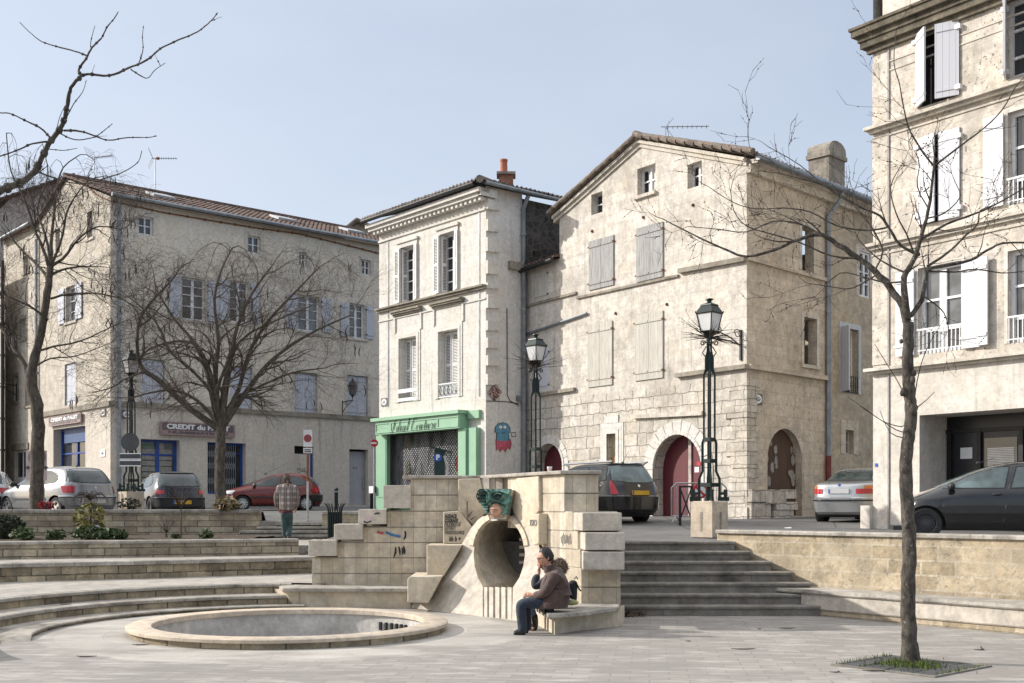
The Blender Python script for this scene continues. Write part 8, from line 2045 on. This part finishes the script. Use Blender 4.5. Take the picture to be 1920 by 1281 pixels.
# ---------- plants in the bed
def leafy(name, lab, c, r, n, leaf, col, seed, stems=6, shape=1.0, base=None, cat='plant', group=None, flowers=None):
 rg = random.Random(seed); c = V(c); t = thing(name, lab, cat, base or (c.x, c.y, c.z - r[2]), 0, group); b = MB()
 for k in range(n):
  while True:
   v = V((rg.uniform(-1, 1), rg.uniform(-1, 1), rg.uniform(-1, 1)))
   if .15 < v.length < 1 and rg.random() < .35 + .65 * v.length: break
  p = c + V((v.x * r[0], v.y * r[1], v.z * r[2])); s = leaf * (.5 + rg.random()); d = V((rg.gauss(0, 1), rg.gauss(0, 1), rg.gauss(0, .7))).normalized() * s; q = d.orthogonal().normalized(); q = Quaternion(d.normalized(), rg.random() * 6) @ q * s * .45; b.face([p - d, p + q, p + d, p - q])
 b.build('foliage', col, t); s = MB(); g = V(t.location)
 for k in range(stems):
  a = rg.random() * 2 * PI; e = c + V((math.cos(a) * r[0] * .7 * rg.random(), math.sin(a) * r[1] * .7 * rg.random(), r[2] * rg.uniform(-.2, .9))); m_ = (g + e) / 2 + V((rg.gauss(0, .05), rg.gauss(0, .05), .05)); s.tube([g, m_, e], [.012, .008, .004], 4, cap=False)
 s.build('stems', M['twig'], t)
 if flowers:
  f = MB()
  for k in range(flowers[0]): v = V((rg.uniform(-1, 1), rg.uniform(-1, 1), rg.uniform(-.4, 1))); f.blob(c + V((v.x * r[0], v.y * r[1], v.z * r[2])), flowers[2], 0, 6, 4)
  f.build('flowers', flowers[1], t)
 return t
def leafmat(name, c, v=.5): return plain(name, c, .75, 0, v, 14)
gD = leafmat('leaf_dark', (.022, .03, .012)); gM = leafmat('leaf_mid', (.045, .07, .022)); gY = leafmat('leaf_yellow', (.17, .155, .035)); gR = leafmat('leaf_red', (.25, .02, .03)); gB = leafmat('leaf_brown', (.09, .05, .03)); gS = leafmat('leaf_sage', (.075, .10, .038))
YP = 25.8
def bedp(px, py, Y=YP): return P(px, py, Y)
leafy('round_bush', 'dark clipped round bush at the left end of the flower bed', bedp(13, 994), (.44, .44, .34), 1500, .05, gD, 1, cat='bush')
leafy('leafy_plant', 'pale green leafy clump just right of the round bush', bedp(42, 1003, 25.2), (.26, .22, .17), 300, .06, gS, 2)
leafy('leafy_plant', 'low green plant between round bush and yellow shrub', bedp(105, 1003, 25.2), (.22, .2, .13), 240, .055, gM, 3)
t = leafy('yellow_shrub', 'yellow-leaved shrub in the flower bed below the silver car', bedp(168, 975), (.36, .32, .42), 420, .06, gY, 4, 10, cat='shrub', base=tuple(bedp(170, 1008)))
leafy('leafy_plant', 'mixed green plant at the foot of the yellow shrub', bedp(172, 1000, 25.3), (.46, .3, .16), 420, .06, gS, 5, flowers=(5, leafmat('petal', (.25, .2, .5)), .022))
leafy('grassy_plant', 'bright green grassy clump right of the yellow shrub', bedp(214, 1003, 25.2), (.26, .2, .13), 300, .08, gM, 6)
leafy('leafy_plant', 'small green tuft near the right end of the flower bed', bedp(386, 1003, 25.6), (.16, .15, .13), 160, .05, gS, 7)
leafy('leafy_plant', 'tiny weed tuft in the flower bed between sedum and twiggy sapling', bedp(330, 1006, 25.4), (.12, .12, .06), 80, .04, gM, 8)
leafy('red_plant', 'small crimson-flowered plant on the wall top by the far left tree', P(86, 948, 29.8), (.25, .15, .11), 240, .04, gR, 9)
leafy('ivy', 'ivy clinging to the stone base of the left lamp', P(243, 945, 30.2), (.34, .12, .16), 170, .045, gD, 10)
leafy('dry_tuft', 'dry straw-coloured tuft at the foot of the bushy tree', P(425, 945, 30.0), (.34, .2, .18), 150, .11, leafmat('straw', (.25, .19, .11)), 11)
def twiggy(lab, px, pyt, pyb, Y, seed, wide, weep=0, name='twiggy_shrub', n=26, stemh=.55):
 rg = random.Random(seed); g = P(px, pyb, Y); top = P(px, pyt, Y); hgt = top.z - g.z; t = thing(name, lab, 'shrub', g); b = MB(); k0 = g + V((0, 0, hgt * stemh)); b.tube([g, k0], [.028, .02], 6); b.build('stem', M['twig_brown'], t); b = MB()
 for k in range(n):
  a = rg.random() * 2 * PI; d = V((math.cos(a) * wide, math.sin(a) * wide, 1)).normalized(); q = [k0]; L = hgt * (1 - stemh) * (1.1 if not weep else 1.7)
  for j in range(5): d = (d + V((rg.gauss(0, .15), rg.gauss(0, .15), -weep * j * .28))).normalized(); q.append(q[-1] + d * L / 5)
  b.tube(q, [.012, .010, .008, .006, .004, .003], 4, cap=False)
  if rg.random() < .5: b.blob(q[-1], .012, 0, 5, 3)
 b.build('twigs', M['twig'], t)
twiggy('weeping twiggy shrub rising above the yellow shrub by the silver car', 170, 913, 1005, 25.9, 3, .8, 1.0, n=44, stemh=.72); twiggy('leafless standard sapling with a small twiggy head before the navy car', 339, 912, 1008, 25.9, 5, .55, 0, n=26, stemh=.55)
t = twiggy('dried brown sedum heads standing in the flower bed', 312, 975, 1008, 25.4, 7, .7, 0, 'dried_flowers', 9, .25)
for lab, p in (('white scrap of paper on the walker\'s stone steps', P(551, 998.5, 29.15)), ('white scrap of paper lying on the retaining wall coping', P(1478, 992, 19.6))):
 b = MB(); rg = random.Random(len(lab)); n = 7; b.prism([p + V((math.cos(2 * PI * k / n) * .07 * (.7 + .6 * rg.random()), math.sin(2 * PI * k / n) * .05, .02 * rg.random())) for k in range(n)], V((0, 0, .012))); tag(b.build('paper_scrap', M['sign_white']), lab, 'litter')
def skin_mesh(name, nodes, edges, mat, parent, sub=2, root=0, local_off=None):
 ks = list(nodes); off = rootloc(parent)
 me = bpy.data.meshes.new('sk'); me.from_pydata([tuple(V(nodes[k][0]) - off) for k in ks], [(ks.index(a), ks.index(b)) for a, b in edges], [])
 o = bpy.data.objects.new('sk', me); COL.objects.link(o); o.modifiers.new('s', 'SKIN')
 sv = me.skin_vertices[0].data
 for i, k in enumerate(ks):
  r = nodes[k][1]; sv[i].radius = (r, r) if not hasattr(r, '__len__') else r; sv[i].use_root = (i == root)
 m = o.modifiers.new('d', 'SUBSURF'); m.levels = sub; m.render_levels = sub
 n = mesh_from(o, name, mat, parent)
 for p in n.data.polygons: p.use_smooth = True
 return n
def chain(keys): return list(zip(keys[:-1], keys[1:]))
def hand_nodes(nodes, edges, tag_, wrist, palm_dir, curl_dir, spread, key0, s=1.0):
 """palm plus four curled fingers and a thumb"""
 pd = V(palm_dir).normalized(); cd = V(curl_dir).normalized(); sp = V(spread).normalized(); w = V(wrist)
 pk = tag_ + 'palm'; nodes[pk] = (w + pd * .055 * s, .026 * s); edges.append((key0, pk))
 for j, (ln, o) in enumerate(((.075, -.028), (.085, -.010), (.080, .010), (.062, .027))):
  a, b, c = tag_ + 'k%d' % j, tag_ + 'm%d' % j, tag_ + 't%d' % j
  nodes[a] = (w + pd * .088 * s + sp * o * s, .0105 * s); nodes[b] = (w + pd * (.088 + ln * .45) * s + cd * .012 * s + sp * o * 1.05 * s, .0090 * s); nodes[c] = (w + pd * (.088 + ln * .75) * s + cd * .045 * s + sp * o * s, .0075 * s)
  edges += [(pk, a), (a, b), (b, c)]
 a, b = tag_ + 'th1', tag_ + 'th2'; nodes[a] = (w + pd * .06 * s - sp * .042 * s + cd * .012 * s, .0115 * s); nodes[b] = (w + pd * .10 * s - sp * .050 * s + cd * .03 * s, .009 * s); edges += [(pk, a), (a, b)]
def head_mesh(c, fwd, up, parent, matskin, mathair, hair=.016, s=1.0, long_=0.0, beard=False, name='hair', glasses=False, body=None):
 """face with brow, nose, mouth, chin, ears in head space: x forward, y left, z up"""
 c = V(c); f = V(fwd).normalized(); u = (V(up) - f * V(up).dot(f)).normalized(); l = u.cross(f)
 def T(x, y, z): return c + (f * x + l * y + u * z) * s
 b = MB(); nu, nv = 26, 20; rows = []
 def surf(th, ph, k=1.0):
  x, y, z = math.sin(th) * math.cos(ph), math.sin(th) * math.sin(ph), math.cos(th)
  rx, ry, rz = .098, .076, .122
  px, py, pz = x * rx, y * ry, z * rz
  if pz < 0: t = -pz / rz; py *= 1 - .30 * t; px *= 1 - (.08 if px > 0 else .38) * t
  if x > 0:
   g = lambda yy, zz, sy, sz: math.exp(-((py - yy) / sy) ** 2 - ((pz - zz) / sz) ** 2)
   px += .024 * g(0, -.022, .012, .020) + .010 * g(0, .012, .011, .022) + .007 * g(0, .034, .045, .010) - .010 * (g(.031, .012, .014, .010) + g(-.031, .012, .014, .010)) + .007 * g(0, -.060, .020, .007) - .004 * g(0, -.066, .02, .003) + .007 * g(0, -.098, .02, .014)
  return px * k, py * k, pz * k
 for a in range(nv + 1): rows.append([T(*surf(PI * a / nv, 2 * PI * k / nu)) for k in range(nu)])
 b.grid(rows, closed=True)
 for sg in (1, -1): b.blob(T(-.008, sg * .078, -.008), (.016, .013, .030), 0, 8, 6)
 hd = b.build('head', matskin, body or parent, smooth=True)
 e = MB()
 for sg in (1, -1): e.blob(T(.083, sg * .031, .012), .0085 * s, 0, 8, 6)
 e.build('eyes', M['ink'], hd)
 e = MB(); e.tube([T(.0945, -.02, -.066), T(.098, 0, -.065), T(.0945, .02, -.066)], .004 * s, 5); e.build('lips', plain('lips', (.35, .14, .11), .6), hd)
 h = MB(); rg = random.Random(4); hr = []
 for a in range(nv + 1):
  row = []
  for k in range(nu):
   th, ph = PI * a / nv, 2 * PI * k / nu; x, y, z = surf(th, ph); fr = math.cos(ph)
   lim = .074 - (.139 + long_) * min(1, max(0, ((1 - fr) / 2 - .14) / .4))
   kk = 1 + hair / .09 * (1 + .35 * (rg.random() - .5) * (0 < a < nv))
   t_ = min(1, max(0, (z - lim) / .035)); kk = .95 + (kk - .95) * t_ * t_ * (3 - 2 * t_)
   row.append(T(x * kk - .002, y * kk, z * kk))
  hr.append(row)
 h.grid(hr, closed=True); h.build(name, mathair, parent, smooth=True)
 if glasses:
  g = MB()
  for sg in (1, -1):
   cc = [T(.104, sg * .031 + .022 * math.cos(2 * PI * k / 12), .010 + .017 * math.sin(2 * PI * k / 12)) for k in range(13)]; g.tube(cc, .003, 4); g.tube([T(.10, sg * .053, .014), T(-.005, sg * .082, .010)], .003, 4)
  g.tube([T(.106, .009, .012), T(.106, -.009, .012)], .003, 4); g.build('glasses', M['iron_black'], parent)
 return hd
M['skin'] = plain('skin', (.44, .23, .155), .55, 0, .1, 20); M['hair_black'] = plain('hair_black', (.012, .010, .009), .55, 0, .4, 40); M['hair_brown'] = plain('hair_brown', (.07, .04, .025), .6, 0, .5, 40)
def cloth(name, c, rough=.85, fold=9, amt=.5):
 m, nt, b = _mat(name); pos = N(nt, 'ShaderNodeNewGeometry').outputs['Position']; n = nz(nt, pos, fold, 4, .6); f = nz(nt, pos, 90, 3)
 col = mixc(nt, ramp(nt, n.outputs[0], .3, .7), tuple(x * .75 for x in c), tuple(min(1, x * 1.2) for x in c)); nt.links.new(col, b.inputs['Base Color']); setin(b, Roughness=rough); b.inputs['Sheen Weight'].default_value = .15
 n1 = bump(nt, b, n.outputs[0], amt, .04); bump(nt, b, f.outputs[0], .15, .003, n1); return m
M['jacket_brown'] = cloth('jacket_brown', (.072, .043, .036), amt=.9); M['jeans'] = cloth('jeans', (.017, .026, .044), amt=.8); M['navy_coat'] = cloth('navy_coat', (.016, .018, .028)); M['jeans_pale'] = cloth('jeans_pale', (.09, .11, .17)); M['leather'] = plain('black_leather', (.010, .010, .010), .22, 0, .2, 6); M['fur'] = plain('fur', (.16, .11, .08), .95, 0, .5, 40); M['green_jeans'] = cloth('green_jeans', (.03, .062, .06))
# ---------- seated man, in profile to the left
YM = 15.62; seat = .305
def q(px, py, dy=0.0): return P(px, py, YM + dy)
man = thing('person', 'seated man in brown jacket, blue jeans and black shoes with hands clasped on the bench', 'person', G(985, 1186))
nd = {'pel': (q(1040, 1119), .05), 'sp1': (q(1041, 1108), .07), 'sp2': (q(1040, 1094), .075), 'ch': (q(1038, 1082), .065), 'nk': (q(1031, 1067), .052), 'hd': (q(1024, 1053), .05)}
eg = chain(['pel', 'sp1', 'sp2', 'ch', 'nk', 'hd'])
for s, dy in (('L', -.17), ('R', .17)):
 nd.update({s + 'sh': (q(1038, 1082, dy), .045), s + 'el': (q(1022, 1113, dy * 1.2), .038), s + 'wr': (q(1001, 1116, dy * .5), .03)}); eg += [('ch', s + 'sh'), (s + 'sh', s + 'el'), (s + 'el', s + 'wr')]
 hand_nodes(nd, eg, s, nd[s + 'wr'][0], (-1, -dy * 1.2, .12), (0, -dy, -.7), (0, .5, .6), s + 'wr')
 kx = 976 if s == 'L' else 984
 nd.update({s + 'hp': (q(1030, 1129, dy * .55), .04), s + 'kn': (q(kx, 1129, dy * .62), .058), s + 'an': (q(kx + 4, 1179 - (3 if s == 'R' else 0), dy * .6), .028), s + 'to': (q(kx - 9, 1189 - (3 if s == 'R' else 0), dy * .6), .03)}); eg += [('pel', s + 'hp'), (s + 'hp', s + 'kn'), (s + 'kn', s + 'an'), (s + 'an', s + 'to')]
body = skin_mesh('body', nd, eg, M['skin'], man)
jk = {'hem': (q(1043, 1128), (.17, .20)), 'a': (q(1041, 1117), (.20, .225)), 'b': (q(1040, 1100), (.205, .23)), 'c': (q(1038, 1085), (.18, .215)), 'd': (q(1037, 1072), (.10, .13)), 'e': (q(1031, 1066), (.066, .07)), 'fl': (q(1022, 1127), (.125, .18)), 'fl2': (q(1008, 1126), (.10, .16))}
je = chain(['hem', 'a', 'b', 'c', 'd', 'e']) + [('hem', 'fl'), ('fl', 'fl2')]
for s, dy in (('L', -.19), ('R', .19)):
 jk.update({s + '1': (q(1038, 1082, dy), .085), s + '2': (q(1030, 1098, dy * 1.2), .078), s + '3': (q(1022, 1113, dy * 1.2), .072), s + '4': (q(1008, 1116, dy * .8), .058), s + '5': (q(1001, 1116, dy * .55), .05)}); je += [('c', s + '1')] + chain([s + k for k in '12345'])
jo = skin_mesh('jacket', jk, je, M['jacket_brown'], man)
b = MB(); rows = []
for py, cx, rx, ry in ((1104, 1041, .190, .215), (1113, 1040, .205, .225), (1122, 1038, .22, .23), (1131, 1034, .235, .23), (1139, 1031, .24, .225), (1139.5, 1031, .20, .19)):
 c = q(cx, py); rows.append([c + V((rx * math.cos(2 * PI * k / 24) * (1 + .03 * math.sin(5 * k)), ry * math.sin(2 * PI * k / 24), .012 * math.sin(3 * k))) for k in range(24)])
b.grid(rows, closed=True); b.face(rows[-1]); b.build('jacket_skirt', M['jacket_brown'], jo, smooth=True)
b = MB(); c = q(1030, 1065); rows = []
for rr, h in ((.082, -.05), (.080, .0), (.084, .035), (.074, .035), (.068, .0)): rows.append([c + V((rr * math.cos(2 * PI * k / 16) + .25 * (-h), rr * .95 * math.sin(2 * PI * k / 16), h + .02 * math.cos(2 * PI * k / 16))) for k in range(16)])
b.grid(rows, closed=True); b.build('collar', M['jacket_brown'], jo, smooth=True)
tr_ = {'p': (q(1041, 1129), (.10, .15))}; te = []
for s, dy in (('L', -.10), ('R', .105)):
 kx = 976 if s == 'L' else 985
 tr_.update({s + '1': (q(1026, 1130, dy), .10), s + '2': (q(1002, 1130, dy), .095), s + '3': (q(kx + 2, 1131, dy), .085), s + '3b': (q(kx, 1138, dy), .082), s + '4': (q(kx + 2, 1158, dy), .072), s + '5': (q(kx + 4, 1188 - (3 if s == 'R' else 0), dy), .066)}); te += [('p', s + '1')] + chain([s + k for k in ('1', '2', '3', '3b', '4', '5')])
skin_mesh('trousers', tr_, te, M['jeans'], man)
for s, dy, kx, ky in (('L', -.10, 980, 1187), ('R', .105, 985, 1184)):
 sh_n = {'h': (q(kx + 7, ky - 2, dy), .056), 'm': (q(kx - 4, ky - 1, dy), .05), 't': (q(kx - 18, ky + .8, dy), (.046, .034))}; skin_mesh('shoe', sh_n, chain(['h', 'm', 't']), M['leather'], man)
head_mesh(q(1023, 1046), (-.94, -.28, -.22), (-.2, 0, 1), man, M['skin'], M['hair_black'], .018, 1.02, glasses=True, body=body)
# ---------- second seated person behind him
YM2 = YM + .52
def q2(px, py, dy=0.0): return P(px, py, YM2 + dy)
wo = thing('person', 'seated person in dark coat with fur-trimmed hood, hand to face, hidden behind the man', 'person', P(1000, 1184, YM2))
nd = {'pel': (q2(1042, 1120), .07), 'sp1': (q2(1044, 1106), .10), 'ch': (q2(1036, 1084), .09), 'nk': (q2(1028, 1070), .05), 'hd': (q2(1020, 1057), .05)}; eg = chain(['pel', 'sp1', 'ch', 'nk', 'hd'])
for s, dy in (('L', -.15), ('R', .15)):
 nd.update({s + 'sh': (q2(1032, 1084, dy), .05), s + 'el': (q2(1003, 1101, dy), .04), s + 'wr': (q2(1010, 1074, dy * .4), .028)}); eg += [('ch', s + 'sh'), (s + 'sh', s + 'el'), (s + 'el', s + 'wr')]; hand_nodes(nd, eg, s, nd[s + 'wr'][0], (.1, -dy * .5, 1), (.6, 0, .1), (.3, .8, 0), s + 'wr')
 nd.update({s + 'hp': (q2(1030, 1127, dy * .6), .04), s + 'kn': (q2(988, 1124, dy * .7), .055), s + 'an': (q2(1003, 1178, dy * .7), .036), s + 'to': (q2(990, 1182, dy * .7), .03)}); eg += [('pel', s + 'hp'), (s + 'hp', s + 'kn'), (s + 'kn', s + 'an'), (s + 'an', s + 'to')]
body = skin_mesh('body', nd, eg, M['skin'], wo)
jk = {'hem': (q2(1045, 1128), (.15, .18)), 'a': (q2(1047, 1110), (.15, .19)), 'b': (q2(1043, 1092), (.14, .19)), 'c': (q2(1034, 1078), (.11, .15)), 'd': (q2(1028, 1070), .07)}; je = chain(['hem', 'a', 'b', 'c', 'd'])
for s, dy in (('L', -.17), ('R', .17)): jk.update({s + '1': (q2(1030, 1086, dy), .08), s + '2': (q2(1014, 1096, dy), .074), s + '3': (q2(1002, 1101, dy), .068), s + '4': (q2(1004, 1085, dy * .7), .058), s + '5': (q2(1010, 1078, dy * .45), .048)}); je += [('b', s + '1')] + chain([s + k for k in '12345'])
skin_mesh('coat', jk, je, M['navy_coat'], wo)
tr_ = {'p': (q2(1042, 1128), (.12, .16))}; te = []
for s, dy in (('L', -.09), ('R', .1)): tr_.update({s + '1': (q2(1024, 1128, dy), .095), s + '2': (q2(990, 1126, dy), .078), s + '3': (q2(992, 1135, dy), .072), s + '4': (q2(1001, 1160, dy), .064)}); te += [('p', s + '1')] + chain([s + k for k in '1234'])
skin_mesh('trousers', tr_, te, M['jeans_pale'], wo)
for s, dy in (('L', -.09), ('R', .1)): skin_mesh('boot', {'a': (q2(999, 1148, dy), .072), 'b': (q2(1003, 1174, dy), .058), 'c': (q2(1001, 1181, dy), .046), 'd': (q2(987, 1183, dy), (.042, .03))}, chain(['a', 'b', 'c', 'd']), M['leather'], wo)
head_mesh(q2(1022, 1054), (-.95, -.1, -.25), (-.2, 0, 1), wo, M['skin'], M['hair_brown'], .022, 1.0, .05, body=body)
b = MB(); rg = random.Random(1)
b.blob(q2(1049, 1064), (.10, .15, .11), 0, 10, 7)
for k in range(1100):
 v = V([rg.gauss(0, 1) for _ in range(3)]).normalized(); c = q2(1049, 1064) + V((.11 * v.x, .16 * v.y, .12 * v.z)); d = V([rg.gauss(0, 1) for _ in range(3)]).normalized() * (.03 + .03 * rg.random()); s_ = d.orthogonal().normalized() * .006; b.face([c - s_, c + s_, c + d])
b.build('fur_hood', M['fur'], wo)
# ---------- walker seen from behind
YWk = 28.75; zf = .886
def qw(px, py, dy=0.0): return P(px, py, YWk + dy)
wk = thing('person', 'walking person seen from behind in a checked brown jacket and green jeans on the steps', 'person', P(538, 1012, YWk))
def plaid():
 m, nt, b = _mat('plaid'); tc = N(nt, 'ShaderNodeNewGeometry').outputs['Position']; sx = N(nt, 'ShaderNodeSeparateXYZ', {0: tc})
 def band(s, per, lo, hi): return ramp(nt, mth(nt, 'ABSOLUTE', mth(nt, 'SUBTRACT', mth(nt, 'FRACT', mth(nt, 'DIVIDE', s, per)), .5)), lo, hi)
 v = band(sx.outputs[0], .145, .14, .26); h = band(sx.outputs[2], .145, .14, .26); v2 = band(sx.outputs[0], .0725, .1, .2); h2 = band(sx.outputs[2], .0725, .1, .2)
 c = mixc(nt, mth(nt, 'MULTIPLY', v, .75), (.44, .385, .35), (.06, .038, .032)); c = mixc(nt, mth(nt, 'MULTIPLY', h, .65), c, (.07, .045, .04)); c = mixc(nt, mth(nt, 'MULTIPLY', v2, .25), c, (.42, .37, .34))
 nt.links.new(c, b.inputs['Base Color']); setin(b, Roughness=.95); f = nz(nt, tc, 7, 4); bump(nt, b, f.outputs[0], .5, .04); return m
nd = {'pel': (qw(538, 958), .09), 'sp': (qw(538, 940), .11), 'ch': (qw(538, 918), .11), 'nk': (qw(538, 907, .05), .055), 'hd': (qw(538, 899, .1), .06)}; eg = chain(['pel', 'sp', 'ch', 'nk', 'hd'])
for s, k in (('L', -1), ('R', 1)):
 nd.update({s + 'sh': (qw(538 + 13 * k, 912), .055), s + 'el': (qw(538 + 20 * k, 936, .02), .042), s + 'wr': (qw(538 + 17 * k, 953, .12), .03)}); eg += [('ch', s + 'sh'), (s + 'sh', s + 'el'), (s + 'el', s + 'wr')]; hand_nodes(nd, eg, s, nd[s + 'wr'][0], (-.2 * k, .6, -.7), (-k, 0, 0), (0, .7, .6), s + 'wr')
 nd.update({s + 'hp': (qw(538 + 4.5 * k, 966), .06), s + 'kn': (qw(538 + 3.5 * k, 985, .1 * (k > 0)), .052), s + 'an': (qw(538 + 2.5 * k, 1005, -.05 * k), .036), s + 'to': (qw(538 + 3 * k, 1009, .12 - .05 * k), .03)}); eg += [('pel', s + 'hp'), (s + 'hp', s + 'kn'), (s + 'kn', s + 'an'), (s + 'an', s + 'to')]
body = skin_mesh('body', nd, eg, M['skin'], wk)
jk = {'hem': (qw(538, 960), (.21, .165)), 'a': (qw(538, 948), (.215, .16)), 'b': (qw(538, 930), (.215, .165)), 'c': (qw(538, 916), (.20, .15)), 'd': (qw(538, 908, .03), (.12, .10)), 'e': (qw(538, 904, .05), .07)}; je = chain(['hem', 'a', 'b', 'c', 'd', 'e'])
for s, k in (('L', -1), ('R', 1)): jk.update({s + '1': (qw(538 + 14.5 * k, 915), .085), s + '2': (qw(538 + 19.5 * k, 930, .02), .078), s + '3': (qw(538 + 20 * k, 941, .05), .068), s + '4': (qw(538 + 17.5 * k, 952, .11), .055)}); je += [('c', s + '1')] + chain([s + j for j in '1234'])
skin_mesh('checked_jacket', jk, je, plaid(), wk)
hm = {'a': (qw(538, 956), (.19, .15)), 'b': (qw(538, 964.5), (.18, .145))}; skin_mesh('shirt_tail', hm, [('a', 'b')], plain('maroon', (.11, .015, .03), .9), wk)
tr_ = {'w': (qw(538, 954), (.15, .12)), 'p': (qw(538, 964), (.155, .125))}; te = [('w', 'p')]
for s, k in (('L', -1), ('R', 1)): tr_.update({s + '1': (qw(538 + 5 * k, 970), .10), s + '2': (qw(538 + 4.4 * k, 985, .09 * (k > 0)), .088), s + '3': (qw(538 + 3.4 * k, 1002, -.04 * k), .078), s + '4': (qw(538 + 3.2 * k, 1006, -.05 * k), .078)}); te += [('p', s + '1')] + chain([s + j for j in '1234'])
skin_mesh('trousers', tr_, te, M['green_jeans'], wk)
for k in (-1, 1): skin_mesh('shoe', {'a': (qw(538 + 3 * k, 1008.5, -.05 * k - .03), .045), 'b': (qw(538 + 3.4 * k, 1009.5, .08 - .05 * k), .042), 'c': (qw(538 + 4 * k, 1010, .17 - .05 * k), (.04, .03))}, chain(['a', 'b', 'c']), plain('brown_shoe', (.05, .03, .025), .5), wk)
head_mesh(qw(538, 898.5, .06), (.05, .9, -.4), (0, .35, 1), wk, M['skin'], M['hair_brown'], .02, 1.0, .06, body=body)
b = MB(); b.tube([qw(539, 901, -.02), qw(540, 907, -.09), qw(541, 913, -.1)], [.03, .028, .012], 8); b.blob(qw(539, 898, -.0), (.02, .02, .02), 0, 8, 6); b.build('ponytail', M['hair_brown'], wk, smooth=True)
# ---------- bag, bottle by the bench
YB_ = 16.35; t = thing('backpack', 'black backpack standing on the bench behind the seated man', 'bag', P(1070, 1136, YB_))
sk = {'a': (P(1071, 1133, YB_), (.10, .09)), 'b': (P(1070, 1118, YB_), (.115, .10)), 'c': (P(1073, 1100, YB_), (.10, .085)), 'd': (P(1077, 1087, YB_), (.06, .06))}; skin_mesh('bag_body', sk, chain(['a', 'b', 'c', 'd']), M['navy_coat'] if False else cloth('black_nylon', (.008, .008, .009)), t)
b = MB(); b.tube([P(1077, 1086, YB_), P(1080, 1080, YB_), P(1083, 1086, YB_)], .012, 6); b.tube([P(1080, 1092, YB_ - .06), P(1086, 1105, YB_ - .07), P(1089, 1108, YB_ - .05)], .012, 5); b.build('strap', M['leather'], t)
YO = 16.1; t = thing('food_bag', 'small crumpled pale green plastic packet lying on the bench beside the backpack', 'packet', P(1075, 1134, YO)); sk = {'a': (P(1062, 1130, YO), (.05, .05)), 'b': (P(1075, 1129, YO), (.055, .05)), 'c': (P(1085, 1131, YO), (.025, .02))}; skin_mesh('packet', sk, chain(['a', 'b', 'c']), plain('packet_green', (.32, .32, .13), .4, 0, .3, 20), t); b = MB(); b.blob(P(1069, 1124, YO - .05), (.02, .02, .012), 0, 7, 5); b.build('cap', M['sign_white'], t)
# ---- sun, sky, camera
SUN_EL, SUN_AZ = math.radians(27.0), None
sd = V((-.988, .155, 0)).normalized()
sun_dir = V((sd.x * math.cos(SUN_EL), sd.y * math.cos(SUN_EL), math.sin(SUN_EL)))
ld = bpy.data.lights.new('sun', 'SUN'); ld.energy = 3.4; ld.angle = math.radians(.55); ld.color = (1.0, .955, .89)
lo_ = bpy.data.objects.new('sun', ld); COL.objects.link(lo_); lo_.rotation_euler = sun_dir.to_track_quat('Z', 'Y').to_euler(); lo_.location = (-30, 10, 40)
wd = bpy.data.worlds.new('World'); SC.world = wd; wd.use_nodes = True
nt = wd.node_tree; bg = nt.nodes['Background']
sky = nt.nodes.new('ShaderNodeTexSky'); sky.sky_type = 'NISHITA'; sky.sun_disc = False; sky.sun_elevation = SUN_EL
sky.sun_rotation = math.atan2(sun_dir.x, sun_dir.y); sky.altitude = 80; sky.air_density = 1.0; sky.dust_density = 2.2; sky.ozone_density = 1.2
tcn = nt.nodes.new('ShaderNodeTexCoord')
mp = N(nt, 'ShaderNodeMapping', {'Vector': tcn.outputs['Generated'], 'Scale': (1.2, 1.2, 3.2), 'Rotation': (0, .2, .5)})
cn = nz(nt, mp.outputs[0], 1.3, 7, .55)
sp_ = N(nt, 'ShaderNodeVectorMath', {0: tcn.outputs['Generated'], 1: tuple(sd)}, operation='DOT_PRODUCT')
side = ramp(nt, sp_.outputs['Value'], -.75, .75, 0, 1)
veil = mth(nt, 'ADD', ramp(nt, cn.outputs[0], .3, .8, .22, .42), mth(nt, 'MULTIPLY', side, .35))
colw = mixc(nt, veil, sky.outputs[0], (4.2, 4.4, 4.85))
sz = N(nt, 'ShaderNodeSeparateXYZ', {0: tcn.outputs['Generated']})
colw = mixc(nt, ramp(nt, sz.outputs[2], .42, .85, 0, .75), colw, (8.3, 8.35, 8.5))  # bright overhead band, added out of view to fill the shaded walls
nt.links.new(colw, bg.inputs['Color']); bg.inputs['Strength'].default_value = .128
cam = bpy.data.cameras.new('camera'); cam.sensor_width = 36; cam.lens = F / 1920 * 36; cam.shift_y = (HZ - 640.5) / 1920; cam.clip_end = 3000; cam.clip_start = .1
co = bpy.data.objects.new('camera', cam); COL.objects.link(co); co.location = (0, 0, H); co.rotation_euler = (PI / 2, 0, 0); SC.camera = co
SC.view_settings.view_transform = 'Standard'; SC.view_settings.look = 'None'; SC.view_settings.gamma = 1; SC.view_settings.exposure = .60
SC.render.engine = 'CYCLES'
SC.cycles.max_bounces = 6; SC.cycles.diffuse_bounces = 3; SC.cycles.glossy_bounces = 3; SC.cycles.transmission_bounces = 3
